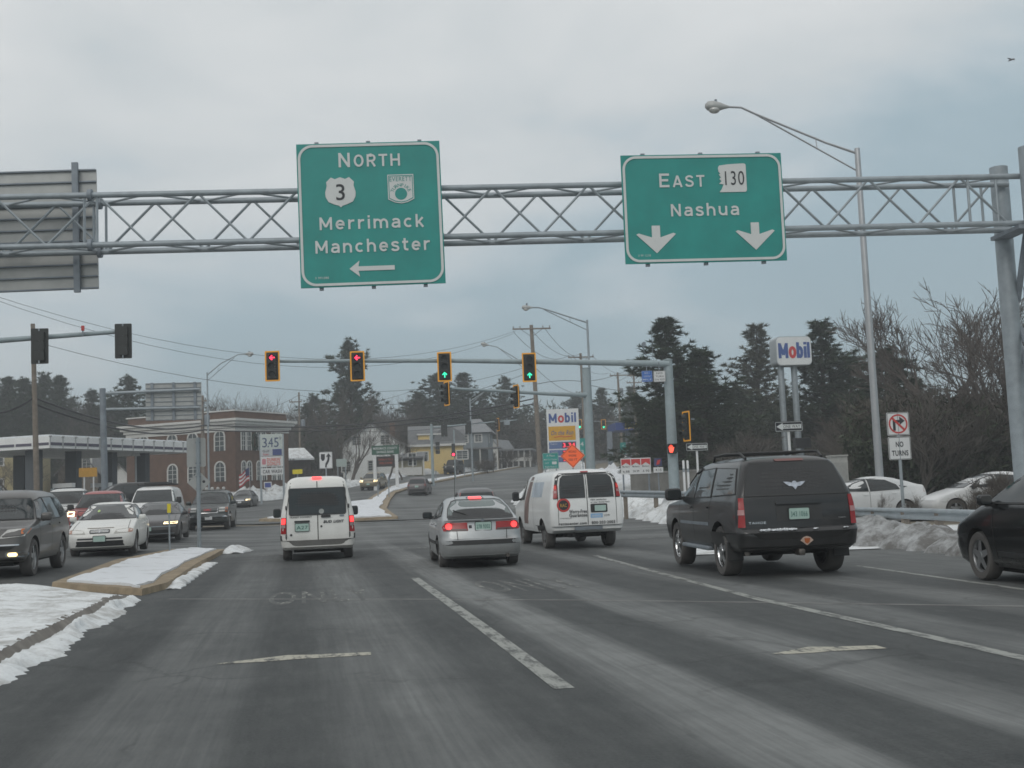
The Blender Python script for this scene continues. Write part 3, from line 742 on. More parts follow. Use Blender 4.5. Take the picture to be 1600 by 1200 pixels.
# the sign facing the other way
c3 = gpt(-8.35, TD + .45, 8.44)
s3 = thing('guide_sign', 'bare grey ribbed back of a big sign on the gantry, facing the oncoming lanes', 'road sign', c3, GA)
s3.rotation_euler.y = R(-.8)
W3, H3 = 6.55, 3.10
MB().box((0, .04, 0), (W3, .04, H3)).build('panel', M['alusheet'], s3)
mb = MB()
for k in range(11): mb.box((0, -.015, -H3 / 2 + .02 + k * (H3 - .04) / 10), (W3 - .01, .07, .035))
mb.build('plank_rib', M['galvdk'], s3)
for x in (-2.3, .30, 2.78): MB().box((x, -.10, .03), (.15, .10, H3 + .25)).build('hanger', M['galvdk'], s3)

# ------------------------------------------------------------------ traffic signals
def signal(name, label, loc, rz, lit=None, yellow=True, group=None, s=1.0, back=True, ring=True, double=False):
    o = thing(name, label, 'traffic light', loc, rz, group); o.scale = (s, s, s)
    if back:
        MB().prism(rrect(.60, 1.27, .03, 2), .02, .035).build('backplate', M['housing'], o)
        if yellow: MB().ring(rrect(.62, 1.29, .03, 2), rrect(.50, 1.17, .02, 2), .006, .028).build('reflective_border', M['yellowback'], o)
    mb = MB()
    for k in (-1, 0, 1): mb.prism(rrect(.34, .345, .04, 3, 0, k * .352), -.07, .15)
    mb.build('housing', M['housing'], o)
    for k in (1, 0, -1):
        nm = M['lens']; on = (lit == 'red' and k == 1) or (lit == 'green' and k == -1)
        MB().prism(circ(.142, 20, 0, k * .352), -.078, -.066).build('lens', nm, o)
        v = MB(); n = 14
        for a in range(n):
            t0, t1 = R(-20 + 220 * a / n), R(-20 + 220 * (a + 1) / n)
            v.quad([(.152 * math.cos(t0), -.07, k * .352 + .152 * math.sin(t0)), (.152 * math.cos(t1), -.07, k * .352 + .152 * math.sin(t1)),
                    (.152 * math.cos(t1), -.07 - .20, k * .352 + .152 * math.sin(t1) - .02), (.152 * math.cos(t0), -.07 - .20, k * .352 + .152 * math.sin(t0) - .02)])
        v.build('visor', M['housing'], o, recalc=False)
        if on:
            t = [(-.115, 0), (-.01, .11), (.028, .075), (-.025, .024), (.12, .024), (.12, -.024), (-.025, -.024), (.028, -.075), (-.01, -.11)]
            if lit == 'green': t = [(z, -x) for x, z in t]
            MB().prism(shift(t, 0, k * .352, 1.05), -.082, -.076).build('lit_arrow', M['redlit' if lit == 'red' else 'greenlit'], o)
    MB().tube((0, .12, -.62), (0, .12, .62), .028, n=8).build('mounting_bar', M['galv'], o)
    return o
def mast(name, label, base, top, arm_pts, r0, rbase, rarm, m, group=None):
    o = thing(name, label, 'signal mast' if arm_pts else 'pole', base, 0, group); B = Vector(base)
    MB().path([(0, 0, -.4), (0, 0, (top - B.z) * .5), (0, 0, top - B.z)], [rbase, (rbase + r0) / 2, r0], 20).build('post', m, o, 40)
    MB().lathe([(rbase + .16, -.02), (rbase + .16, .05), (rbase, .06)], 16).build('base_plate', M['galvdk'], o)
    MB().lathe([(r0 + .02, top - B.z), (r0 + .02, top - B.z + .04), (.02, top - B.z + .09)], 20).build('cap', m, o)
    if arm_pts: MB().path([Vector(p) - B for p in arm_pts], list(np.linspace(rarm[0], rarm[1], len(arm_pts))), 14).build('arm', m, o, 40)
    return o
# the long arm across the far side of the junction
pb = gd(1056, 54.0)
ptop = zat(1046, 563, 54.0)
A = [at(1045, 568.5, 53.9), at(900, 566, 53.2), at(700, 563.5, 52.0), at(420, 564.5, 50.5)]
mast('signal_mast', 'grey signal mast whose long arm carries four yellow bordered lights over the junction', pb, ptop, A, .21, .26, (.155, .07), M['sigpole'])
G4 = 'signals facing us on the long mast arm'
for px, py, d, lit, lb in ((425.5, 572, 50.4, 'red', 'leftmost signal on the long arm, red left arrow lit, clear sky behind it'), (558.5, 572, 51.1, 'red', 'signal on the long arm with red left arrow lit, in front of the tall pine'),
                           (694.5, 573, 51.9, 'green', 'signal on the long arm with green up arrow lit, above a smaller side-on signal'), (827, 574, 52.6, 'green', 'rightmost signal on the long arm, green up arrow lit, beside a utility pole')):
    c = at(px, py, d - .22); signal('traffic_signal', lb, c, -R(8), lit, True, G4, 1.04)
c = at(1072, 666, 53.2); sg = signal('traffic_signal', 'yellow edged signal seen from the side just right of the mast pole', c, R(-80), None, True, None, 1.08)
MB().box((0, .16, .30), (.06, .5, .06)).build('bracket', M['galvdk'], sg)
# pedestrian head on the pole
c = at(1050.5, 701, 53.5)
ph = thing('pedestrian_signal', 'small black walk signal showing a red hand on the mast pole', 'pedestrian signal', c, R(-14))
MB().prism(rrect(.42, .46, .04, 3), 0, .22).build('housing', M['housing'], ph)
v = MB(); v.box((0, -.12, .21), (.44, .24, .02)); v.box((.21, -.12, .02), (.02, .24, .40)); v.build('visor', M['housing'], ph)
hd = [(-.06, -.16), (.06, -.16), (.10, -.02), (.13, .05), (.10, .07), (.07, .02), (.065, .13), (.04, .14), (.03, .06), (.015, .17), (-.01, .17), (-.015, .06), (-.035, .15), (-.06, .14), (-.05, .04), (-.08, .10), (-.10, .09), (-.09, -.04)]
MB().prism(shift(hd, -.05, 0, 1.1), -.012, -.002).build('lit_hand', M['handlit'], ph)
# plates hung under the arm
for px, wd, col, lines, lb in ((1011, 17, 'blue', ['DRIVE A', 'COURTEOUS', 'MILE'], 'small blue plate hung under the mast arm, left of the white plate'), (1030.5, 19, 'white', ['NO', 'TURN', 'ON RED'], 'small white plate hung under the mast arm close to the pole')):
    c = at(px, 588, 53.6); W_, H_ = wd * 53.6 / FOC, .52
    o = thing('street_sign', lb, 'sign', c, -R(8), 'small plates under the mast arm')
    MB().prism(rrect(W_, H_, .02, 2), 0, .012).build('panel', mat('blue_sign_sheeting', (.05, .16, .50), .5) if col == 'blue' else M['signwhite'], o)
    border(o, W_, H_, .02, .008, .012, M['white'] if col == 'blue' else M['blackmark'], -.004)
    letters('lettering', [(s_, .085, 0, .15 - .15 * i, .004, W_ * (.5 + .15 * i)) for i, s_ in enumerate(lines)], M['white'] if col == 'blue' else M['blackmark'], o, -.006)
    MB().box((0, .02, .42), (.04, .02, .5)).build('hanger', M['galvdk'], o)
# camera and aerial standing on the arm
c = at(1020, 561, 53.5)
o = thing('aerial', 'thin aerial and small camera standing on top of the mast arm', 'aerial', c)
MB().path([(0, 0, 0), (.0, 0, 1.5)], .012, 5).build('rod', M['galv'], o); MB().path([(0, 0, .12), (-.28, 0, .14), (-.42, 0, .38), (-.40, 0, .62)], .02, 6).build('bracket', M['galvdk'], o)
MB().prism(rrect(.14, .20, .04, 3, -.40, .70), -.10, .10).build('camera', M['galvdk'], o)

# second mast, facing the cross street, with a lamp above
pb = gd(926, 66)
A = [at(921, 617.5, 66), at(860, 615.5, 64.5), at(705, 607, 61)]
mast('signal_mast', 'grey signal mast beside the fuel price sign, its arm carrying two side-on signals', pb, zat(919, 576, 66), A, .24, .27, (.14, .07), M['sigpole'])
G2 = 'side-on signals on the second mast arm'
for px, py, d, lb in ((697.5, 615, 61, 'narrow side-on yellow edged signal hanging just below the green arrow signal'), (806, 619.5, 63.3, 'narrow side-on yellow edged signal on the second arm, left of the rightmost green arrow')):
    signal('traffic_signal', lb, at(px, py, d), R(-72), None, True, G2, 1.0)
def lamp_pole(name, label, base, top_z, arm, r0, r1, m, head_len=.75, group=None, braced=True):   # arm: list of world points from the pole to the head
    o = thing(name, label, 'street light', base, 0, group); B = Vector(base)
    MB().path([(0, 0, -.3), (0, 0, top_z - B.z)], [r0, r1], 14).build('pole', m, o, 40)
    P = [Vector(p) - B for p in arm]
    if braced: P[0].x = P[0].y = 0
    mb = MB(); mb.path(P, [.05] + [.042] * (len(P) - 1), 8)
    if braced:
        low = P[0] - Vector((0, 0, .085 * (P[-1] - P[0]).length * 1.6)); mid = P[0].lerp(P[-2], .88) - Vector((0, 0, .04))
        mb.tube(low, mid, .03, n=6); mb.tube(P[0].lerp(P[-2], .36), low.lerp(mid, .40), .018, n=5)
    mb.build('arm', m, o, 40)
    d = (P[-1] - P[-2]).normalized(); h = P[-1]
    mb = MB(); rg = [(0, .05), (.12, .07), (.30, .13), (.55, .17), (.75, .15), (.85, .06)]
    mb.path([h + d * (t * head_len / .85) for t, _ in rg], [r * head_len / .75 for _, r in rg], 14).build('lamp_head', M['alusheet'], o, 50)
    bm_ = MB(); c_ = h + d * (.52 * head_len / .85) - Vector((0, 0, .12 * head_len / .75)); bm_.blob(c_, (.38 * head_len / .75, .30 * head_len / .75, .24 * head_len / .75), 1, 3, 0).build('lamp_glass', M['lamp'], o, 60)
    MB().tube(h + d * (.45 * head_len / .85) + Vector((0, 0, .14)), h + d * (.45 * head_len / .85) + Vector((0, 0, .25)), .05, n=8).build('photocell', M['galvdk'], o)
    return o
D = 66.3
lamp_pole('street_light', 'tall thin grey lamp pole rising from the signal mast, arm reaching left', gd(931, D), zat(917, 500, D), [at(917, 504, D), at(898, 498, D), at(858, 485, D), at(842, 480.5, D), at(832, 480.5, D)], .10, .06, M['galv'], .62)
D = 41
lp = lamp_pole('street_light', 'tall aluminium lamp pole behind the guardrail by the no turns sign', gd(1379, D), zat(1337, 232, D), [at(1335, 240, D), at(1290, 223, D), at(1180, 178, D), at(1158, 168, D), at(1138, 167, D)], .15, .10, M['alum'], .85)
D = 96
lamp_pole('street_light', 'thin grey lamp pole before the brick building, arm reaching right', gd(327, D), zat(323, 582, D), [at(323, 586, D), at(345, 568, D), at(372, 554, D), at(382, 553.5, D)], .10, .06, M['galv'], .75)
D = 118
lamp_pole('street_light', 'far grey lamp pole between the yellow house and the grey house', gd(739, D), zat(736, 622, D), [at(736, 627, D), at(748, 618, D), at(757, 612, D), at(762, 611, D)], .11, .07, M['galv'], .7)
D = 104
lamp_pole('street_light', 'lamp on a long bracket fixed to the big utility pole', at(832, 572, D), at(832, 566, D).z, [at(832, 576, D), at(800, 556, D), at(776, 542, D), at(764, 539.5, D)], .05, .05, M['galv'], .75)

# near arm at the left, seen from behind
A = [at(-190, 545, 40), at(0, 532, 41.2), at(195, 517.5, 42.5)]
pb = gd(-180, 40)
mast('signal_mast', 'grey mast arm at the left edge holding two signals seen from behind', pb, zat(-190, 530, 40), A, .2, .24, (.13, .075), M['sigpole'])
GB = 'signals seen from behind on the left mast arm'
for px, py, d, lb in ((62.5, 541, 41.4, 'black back of a signal on the left arm, in front of a wooden pole'), (193, 533, 42.3, 'black back of a signal at the tip of the left mast arm')):
    signal('traffic_signal', lb, at(px, py, d), R(180 - 4), None, False, GB, 1.02)
c = at(129.5, 523, 41.9)
o = thing('siren_detector', 'small red sensor standing on the left mast arm', 'detector', c)
MB().tube((0, 0, -.06), (0, 0, .16), .02, n=6).build('stem', M['galvdk'], o); MB().box((0, 0, .24), (.10, .12, .18)).build('sensor', M['redmark'], o)

# ------------------------------------------------------------------ post signs
def post(root, h, r=.04, x=0, y=.05, m=None, z0=-.3): return MB().tube((x, y, z0), (x, y, h), r, n=8).build('post', m or M['galv'], root, 40)
def face(root, w_, h_, r, m, z, y0=0, name='panel'): return MB().prism(rrect(w_, h_, r, 4, 0, z), y0, y0 + .012).build(name, m, root)
# no turns
D = 38.3; b = gd(1414, D); b.z = zat(1413, 800, D)
o = thing('no_turns_sign', 'pair of white signs on one post forbidding right turns, beside the lamp pole', 'road sign', b, -R(6))
zc1, zc2 = zat(1410, 662, D) - b.z, zat(1412, 700, D) - b.z; W_ = 36 * D / FOC
post(o, zc1 + .38, .055)
for z_, nm in ((zc1, 'no_right_turn_panel'), (zc2, 'no_turns_panel')):
    p = face(o, W_, W_, .05, M['signwhite'], z_, 0, nm); border(p, W_, W_, .05, .012, .018, M['blackmark'], -.004, z_, n=4)
    if z_ == zc1:
        rad = W_ * .42
        ar = [(-.15, -.22), (-.06, -.22), (-.06, .04), (.08, .04), (.08, -.04), (.26, .10), (.08, .24), (.08, .13), (-.15, .13)]
        MB().prism(shift(ar, -.03, z_ + .0, W_ / .76), -.006, -.002).build('arrow', M['blackmark'], p)
        mb = MB(); mb.ring(circ(rad, 32, 0, z_), circ(rad * .84, 32, 0, z_), -.010, -.003)
        q = rad * .9 * .707; mb.prism([(-q - .025, z_ + q - .025), (-q + .025, z_ + q + .025), (q + .025, z_ - q + .025), (q - .025, z_ - q - .025)], -.0095, -.003)
        mb.build('prohibition_ring', M['redmark'], p)
    else: letters('lettering', [('NO', .17, 0, z_ + .13, .05, .26), ('TURNS', .17, .0, z_ - .16, .05, .56)], M['blackmark'], p, -.006)
# one way signs
def one_way(px, py, d, wpx, base_py, label):
    b = gd(px + 2, d); W_ = wpx * d / FOC; H_ = W_ * .36; z_ = zat(px, py, d) - b.z
    o = thing('one_way_sign', label, 'road sign', b, -R(6), 'one way signs')
    post(o, z_ + H_ * .5, .045, 0, .06, M['signwhite'])
    p = face(o, W_, H_, .03, M['blackmark'], z_); border(p, W_, H_, .03, .012, .022, M['white'], -.004, z_, n=4)
    MB().prism([(x * W_, z_ + zz * W_) for x, zz in [(-.45, 0), (-.22, .13), (-.22, .075), (.44, .075), (.44, -.075), (-.22, -.075), (-.22, -.13)]], -.007, -.002).build('arrow', M['white'], p)
    letters('lettering', [('ONE WAY', H_ * .30, .10 * W_, z_, .005, W_ * .60)], M['blackmark'], p, -.010)
one_way(1093.5, 698, 45, 35, 780, 'smaller one way sign beside the mast pole')
one_way(1240.5, 666, 36.5, 44.5, 780, 'larger one way sign above the black sport utility vehicle')
# back of the signs on the median
b = gd(312, 36.3); b.z += .22
o = thing('median_sign', 'grey post on the median nose carrying the backs of a square and a diamond sign', 'road sign', b, -R(4))
k = 36.3 / FOC; zz = lambda py: zat(306, py, 36.3) - b.z
post(o, zz(684), .062, 0, -.05, M['galv'])
MB().prism(rrect(29 * k, 45 * k, .05, 4, -6 * k + .06, zz(707)), .0, .012).build('square_panel', M['alusheet'], o)
MB().prism([(x * 35 * k / 2 + .01, zz(754) + y_ * 35 * k / 2) for x, y_ in ((0, 1), (1, 0), (0, -1), (-1, 0))], .0, .012).build('diamond_panel', M['alusheet'], o)
MB().prism(circ(.045, 12, .16, zz(753)), -.005, 0).build('sticker', M['blackmark'], o)
mb = MB(); 
for py in (692, 724, 745, 764): mb.box((0, -.07, zz(py)), (.16, .03, .04))
mb.build('bracket', M['galvdk'], o)
# delineator on the median
b = gp(265, 868); b.z += .26
D = (b - EYE).dot(FWD)
o = thing('delineator_post', 'thin post with a yellow reflector standing in the snowy median', 'marker post', b, 0)
ht = zat(264, 787, D) - b.z
post(o, ht, .025, 0, .03); MB().box((0, .0, ht - .13), (.10, .02, .26)).build('reflector', M['yellow'], o)
# keep right sign
D = 78; b = gd(511, D)
o = thing('keep_right_sign', 'white sign with a curved black arrow passing an island, behind the small white van', 'road sign', b, -R(6))
W_, H_ = 20.5 * D / FOC, 26 * D / FOC; z_ = zat(510.5, 719, D) - b.z
post(o, z_ + H_ * .5, .05); p = face(o, W_, H_, .05, M['signwhite'], z_); border(p, W_, H_, .05, .015, .018, M['blackmark'], -.004, z_, n=4)
kk = W_ / .76
MB().prism(shift([(-.28, .36), (-.05, .36), (-.05, .10), (-.10, .0), (-.165, -.05), (-.23, 0), (-.28, .10)], 0, z_, kk), -.007, -.002).build('island_mark', M['blackmark'], p)
MB().prism(shift([(-.06, -.42), (.04, -.42), (.06, -.28), (.17, -.10), (.21, .05), (.21, .20), (.32, .18), (.16, .40), (.0, .18), (.10, .20), (.10, .06), (.06, -.04), (-.03, -.20)], 0, z_, kk), -.007, -.002).build('arrow', M['blackmark'], p)
# orange diamond
D = 60; b = gd(899, D)
o = thing('road_work_sign', 'fluorescent orange diamond road work sign behind the white cargo van', 'road sign', b, -R(8))
z_ = zat(898, 712, D) - b.z; s_ = 38 * D / FOC / 2
MB().prism([(0, z_ + s_), (s_, z_), (0, z_ - s_), (-s_, z_)], 0, .012).build('panel', M['orange'], o)
letters('lettering', [('ROAD', .12, 0, z_ + .22, .006, .40), ('WORK', .12, 0, z_ + .01, .006, .42), ('500 FT', .12, 0, z_ - .20, .006, .46)], M['blackmark'], o, -.006)
q = .93; MB().ring([(0, z_ + s_ * q), (s_ * q, z_), (0, z_ - s_ * q), (-s_ * q, z_)], [(0, z_ + s_ * q - .03), (s_ * q - .03, z_), (0, z_ - s_ * q + .03), (-s_ * q + .03, z_)], -.005, -.001).build('border', M['blackmark'], o)
mb = MB(); mb.tube((0, .06, .1), (0, .06, z_ + .2), .03, n=6)
for x in (-.45, .45): mb.tube((0, .06, .75), (x, -.3, -.1), .025, n=6); mb.tube((0, .06, .75), (x, .5, -.1), .025, n=6)
mb.build('stand', M['galvdk'], o)
# green town sign
D = 84; b = gd(863, D)
o = thing('town_sign', 'green welcome sign with white lettering beside the orange diamond', 'road sign', b, -R(8))
z_ = zat(862, 720, D) - b.z; W_, H_ = 25 * D / FOC, 25 * D / FOC
p = face(o, W_, H_, .05, M['green'], z_); border(p, W_, H_, .05, .02, .025, M['white'], -.004, z_, n=4)
letters('lettering', [('A Place', .15, 0, z_ + .38, .006, .6, .25), ('Mall Ctr Center', .12, 0, z_ + .10, .006, .95), ('EXIT', .12, -.28, z_ - .16, .006, .3), ('Right Ride It', .12, 0, z_ - .42, .006, .85)], M['white'], p, -.006)
MB().prism(rrect(.34, .2, .03, 2, .26, z_ - .16), -.006, -.002).build('mark', M['white'], p)
for x in (-.4, .4): post(o, z_, .05, x)
# small far signs by the bank of snow
D = 128; b = gd(979, D)
o = thing('route_sign', 'small green arrow sign above two white plates, left of the cigarette price board', 'road sign', b, -R(8))
z_ = zat(979, 700, D) - b.z; p = face(o, 1.15, 1.25, .05, M['green'], z_); letters('lettering', [('<  ^', .3, 0, z_ + .28, .01, .7), ('<  >', .3, 0, z_ - .25, .01, .7)], M['white'], p, -.006)
p2 = face(o, 1.1, .40, .03, M['signwhite'], z_ - 1.0, 0, 'plate'); post(o, z_, .05)
D = 112; b = gd(912, D)
o = thing('route_sign', 'narrow green marker sign partly hidden behind the second signal mast', 'road sign', b, -R(8))
z_ = zat(912, 700, D) - b.z; p = face(o, .85, 1.9, .05, M['green'], z_); letters('lettering', [('4', .45, 0, z_ + .4, .01), ('3', .45, 0, z_ - .4, .01)], M['white'], p, -.006); post(o, z_, .05)
# white bollard tubes
D = 49
for px in (1072.5, 1079):
    b = gd(px, D); o = thing('marker_tube', 'slim white marker tube, one of a pair right of the mast pole', 'bollard', b, 0, 'white tubes beside the mast pole')
    h = zat(px, 719, D) - b.z
    MB().lathe([(.14, 0), (.14, .05), (.055, .09), (.05, h - .04), (.03, h), (.001, h)], 12).build('tube', M['signwhite'], o, 50)
    MB().lathe([(.053, h - .5), (.053, h - .35)], 12).build('band', M['galv'], o)
# guardrails
def guardrail(label, pts):
    P = [at(*p) for p in pts]; B = P[0].copy(); B.z = terr(B.x, B.y)
    o = thing('guardrail', label, 'guardrail', B, 0, 'steel guardrails')
    mb = MB(); prof = [(0, .155), (.05, .14), (.075, .10), (.07, .06), (.01, .03), (0, 0), (.01, -.03), (.07, -.06), (.075, -.10), (.05, -.14), (0, -.155)]
    rows = []
    for i, p in enumerate(P):
        t = (P[min(i + 1, len(P) - 1)] - P[max(0, i - 1)]); t.z = 0; t.normalize(); n = Vector((t.y, -t.x, 0))
        if n.dot(EYE - p) < 0: n = -n
        rows.append([mb.bm.verts.new(p - B + n * a + Vector((0, 0, z))) for a, z in prof])
    for a, b in zip(rows, rows[1:]):
        for k in range(len(prof) - 1): mb.bm.faces.new((a[k], a[k + 1], b[k + 1], b[k]))
    mb.build('rail', M['galv'], o, 50)
    for a, b in zip(P, P[1:]):
        n = max(1, int((b - a).length / 1.9))
        for k in range(n):
            p = a.lerp(b, (k + .5) / n); n_ = (EYE - p); n_.z = 0; n_.normalize(); q = p - n_ * .14; zb = terr(q.x, q.y) - .2
            MB().box((q.x - B.x, q.y - B.y, (p.z + .1 + zb) / 2 - B.z), (.15, .18, p.z + .1 - zb)).build('rail_post', M['wood'], o)
guardrail('long grey guardrail behind the dirty snow bank at the right', [(1290, 796, 38), (1345, 800.5, 36.5), (1440, 803, 31.5), (1560, 808, 27), (1760, 820, 22)])
guardrail('short grey guardrail left of the mast pole, behind the snow bank', [(955, 771, 54), (1000, 772, 51), (1050, 773, 49), (1090, 774, 47)])
# marker posts on the island and the divider
for px, d, t in ((591, 92, 757), (608, 92.5, 745), (681.5, 118, 735), (726, 126, 735)):
    b = gd(px, d); b.z += .15; o = thing('marker_stake', 'thin grey stake in the snowy divider beyond the junction', 'marker post', b, 0, 'stakes on the snowy divider')
    h = max(1.0, zat(px, t, d) - b.z); MB().tube((0, 0, -.2), (0, 0, h), .045, n=6).build('stake', M['galv'], o); MB().box((0, -.05, h - .25), (.12, .02, .4)).build('reflector', M['galvdk'], o)
# ------------------------------------------------------------------ commercial signs
M['blue'] = mat('blue_sign_paint', (.05, .10, .30), .5, 0, .08, 1); M['red'] = mat('red_sign_paint', (.55, .045, .045), .5, 0, .08, 1)
M['signface'] = mat('backlit_white_panel', (.70, .72, .72), .5, 0, .05, 1)
def fuel_word(root, h, x, z, y, width):
    x0 = x - width / 2; k = width / 2.95
    for wd, a, b, m in (('M', 0, .84, M['blue']), ('o', 1.0, 1.64, M['red']), ('bil', 1.78, 2.95, M['blue'])):
        sign_letters('lettering', [(wd, h, x0 + (a + b) / 2 * k, z - h / 2, (b - a) * k)], m, root, y, .20, .22)
# high sign on two posts
D = 84; b = gd(1254, D); b.z -= .3
o = thing('fuel_station_sign', 'white lettered fuel sign box raised high on two grey posts among the pines', 'sign', b, -R(2))
k = D / FOC; zc = zat(1243, 548, D) - b.z
W_, H_, T_ = 58 * k, 46 * k, 1.3
mb = MB(); pf = rrect(W_, H_, .32, 6, 0, zc); mb.prism(pf, 0, T_); mb.build('cabinet', mat('grey_sign_cabinet', (.36, .40, .42), .5, 0, .1, 1), o, 40)
MB().prism(rrect(W_ * .97, H_ * .95, .30, 6, 0, zc), -.03, .01).build('face', M['signface'], o)
fuel_word(o, H_ * .52, 0, zc + .02, -.04, W_ * .86)
for dx in (-18, 4): MB().tube((dx * k, T_ * .5, -.5), (dx * k, T_ * .5, zc - H_ / 2 + .02), .23, n=14).build('post', M['galv'], o, 40)
# price pylon
D = 100; b = gd(884, D)
o = thing('fuel_price_sign', 'tall white fuel price pylon with yellow, blue and red panels behind the orange diamond', 'sign', b, -R(10))
k = D / FOC; z0 = lambda py: zat(877, py, D) - b.z; W_ = 50 * k
mb = MB(); mb.box((0, .3, (z0(639) + .1) / 2), (W_, .6, z0(639) - .1)); mb.build('pylon', M['signface'], o)
fuel_word(o, 14.5 * k, -.03, z0(653), -.02, W_ * .84)
p = MB().prism([(-W_ * .46, z0(688)), (W_ * .38, z0(688)), (W_ * .38, z0(666)), (-W_ * .46, z0(666))], -.03, .01).build('yellow_panel', mat('mustard_panel', (.62, .34, .02), .5, 0, .1, 1), o)
letters('lettering', [('On the Run', 7 * k, -.1, z0(676), .012, W_ * .70, .35)], M['blue'], p, -.045)
mb = MB(); mb.path([(-W_ * .30, -.04, z0(683)), (-W_ * .05, -.04, z0(681.5)), (0, -.04, z0(683)), (W_ * .28, -.04, z0(682))], .03, 5); mb.build('underline', M['red'], p)
for zt, zb, nm, pr in ((690.5, 701, 'Regular', '3.34'), (703, 712, 'Special', '3.50'), (714, 722, 'Super', '3.61')):
    p = MB().prism([(-W_ * .46, z0(zb)), (W_ * .38, z0(zb)), (W_ * .38, z0(zt)), (-W_ * .46, z0(zt))], -.03, .01).build('price_panel', mat('blue_grey_panel', (.10, .16, .33), .5, 0, .1, 1), o)
    letters('lettering', [(nm, 2.2 * k, -W_ * .30, z0(zt + 2.6), .0)], M['white'], p, -.04)
    q = MB().prism([(-W_ * .05, z0(zb) + .06), (W_ * .37, z0(zb) + .06), (W_ * .37, z0(zt) - .06), (-W_ * .05, z0(zt) - .06)], -.045, -.02).build('price_display', mat('dark_display', (.05, .01, .015), .4), p)
    letters('price', [(pr, (zb - zt) * k * .62, W_ * .16, z0((zt + zb) / 2), .03, W_ * .38)], mat('red_led', (1, .05, .10), .4, emit=1.1), q, -.06)
# cigarette price board on the wall
D = 64; b = gd(997, D)
o = thing('price_board', 'white board with three red topped panels of cigarette prices by the concrete wall', 'sign', b, -R(8))
k = D / FOC; z0 = lambda py: zat(997, py, D) - b.z
MB().box((0, .05, z0(728)), (47 * k, .06, 25 * k)).build('panel', M['signwhite'], o)
for i in range(3):
    x = (-15.5 + 15.5 * i) * k
    MB().prism([(x - 7 * k, z0(717)), (x + 7 * k, z0(717)), (x + 7 * k, z0(727)), (x, z0(722.5)), (x - 7 * k, z0(727))], .005, .03).build('red_chevron', M['red'], o)
    letters('lettering', [('Marlboro', 2.6 * k, x, z0(728.5), .015, 11 * k)], M['blackmark'], o, .012)
    letters('price', [(('6.88', '58.99', '6.90')[i], 3.2 * k, x, z0(736), .01, 10 * k)], M['plastic'], o, .012)
for x in (-20, 20): MB().tube((x * k, .12, -.3), (x * k, .12, z0(740)), .05, n=6).build('post', M['galvdk'], o)
D = 63.5; b = gd(1032, D); o = thing('price_board', 'small dark poster over a white price plate, right of the cigarette board', 'sign', b, -R(8)); z0 = lambda py: zat(1032, py, D) - b.z
p = MB().box((0, .05, z0(722)), (12 * k, .05, 12 * k)).build('poster', mat('dark_blue_poster', (.05, .06, .14), .5, 0, .6, 3), o)
MB().prism([(-3 * k, z0(726)), (2 * k, z0(725)), (4 * k, z0(718)), (-1 * k, z0(719))], .01, .03).build('poster_mark', M['red'], p)
p = MB().box((0, .05, z0(734)), (15 * k, .05, 8 * k)).build('price_plate', M['signwhite'], o); letters('price', [('4.15', 3.6 * k, 0, z0(734), .01, 9 * k)], M['plastic'], p, .015)
MB().tube((0, .1, -.3), (0, .1, z0(728)), .04, n=6).build('post', M['galvdk'], o)
# price sign by the brick building
D = 101; b = gd(426, D)
o = thing('fuel_price_sign', 'roadside sign showing a price of 3.45 above doughnut and car wash panels', 'sign', b, -R(2))
k = D / FOC; z0 = lambda py: zat(426, py, D) - b.z; W_ = 34 * k
for x in (-17, 17.5): MB().box((x * k, .15, z0(678) / 2 - .2), (3 * k, .25, z0(678) + .4)).build('post', M['galv'], o)
p = MB().box((0, .12, z0(690)), (W_, .2, 24 * k)).build('price_panel', mat('pale_green_panel', (.50, .55, .52), .5, 0, .05, 1), o)
for i, ch in enumerate(('3', '.', '4', '5')): letters('price', [(ch, 15 * k, (-10.5 + (0, 5.6, 9.4, 18)[i]) * k, z0(691 if ch != '.' else 691), .0, 7.2 * k if ch != '.' else 2 * k)], mat('dark_blue_digit', (.03, .06, .15), .5), p, -.0)
letters('price', [('9', 5.5 * k, 13.5 * k, z0(685), .02)], M['galvdk'], p, .0)
p = MB().box((0, .12, z0(707)), (W_, .2, 10.5 * k)).build('fuel_panel', mat('pale_grey_panel', (.48, .50, .52), .5, 0, .05, 1), o)
letters('lettering', [('Gulf', 3.4 * k, -8.5 * k, z0(704.5), .02, 10 * k), ], M['blackmark'], p, 0); letters('lettering', [('Super', 3.2 * k, -8.5 * k, z0(709.5), .02, 9 * k)], M['red'], p, 0)
MB().box((8.5 * k, .0, z0(706.5)), (14 * k, .04, 9.5 * k)).build('blue_square', mat('navy_panel', (.04, .06, .20), .5), p)
p = MB().box((0, .12, z0(721)), (W_, .2, 16 * k)).build('doughnut_panel', M['signwhite'], o)
letters('lettering', [('DUNKIN\'', 5.2 * k, 3.2 * k, z0(718), .05, 21 * k), ('DONUTS', 5.2 * k, 3.2 * k, z0(724.2), .05, 20 * k)], mat('orange_red_letters', (.60, .09, .05), .5), p, 0)
MB().prism(rrect(6 * k, 9 * k, .1, 3, -12 * k, z0(721)), -.0, .02).build('cup_mark', mat('pink_mark', (.55, .22, .25), .5), p); letters('lettering', [('DRIVE THRU', 1.8 * k, 1 * k, z0(727.6), .0, 18 * k)], M['plastic'], p, 0)
p = MB().box((0, .12, z0(736.5)), (W_, .2, 10.5 * k)).build('car_wash_panel', M['signwhite'], o); letters('lettering', [('CAR WASH', 5.4 * k, .5 * k, z0(736.5), .035, 29 * k)], M['blackmark'], p, 0)
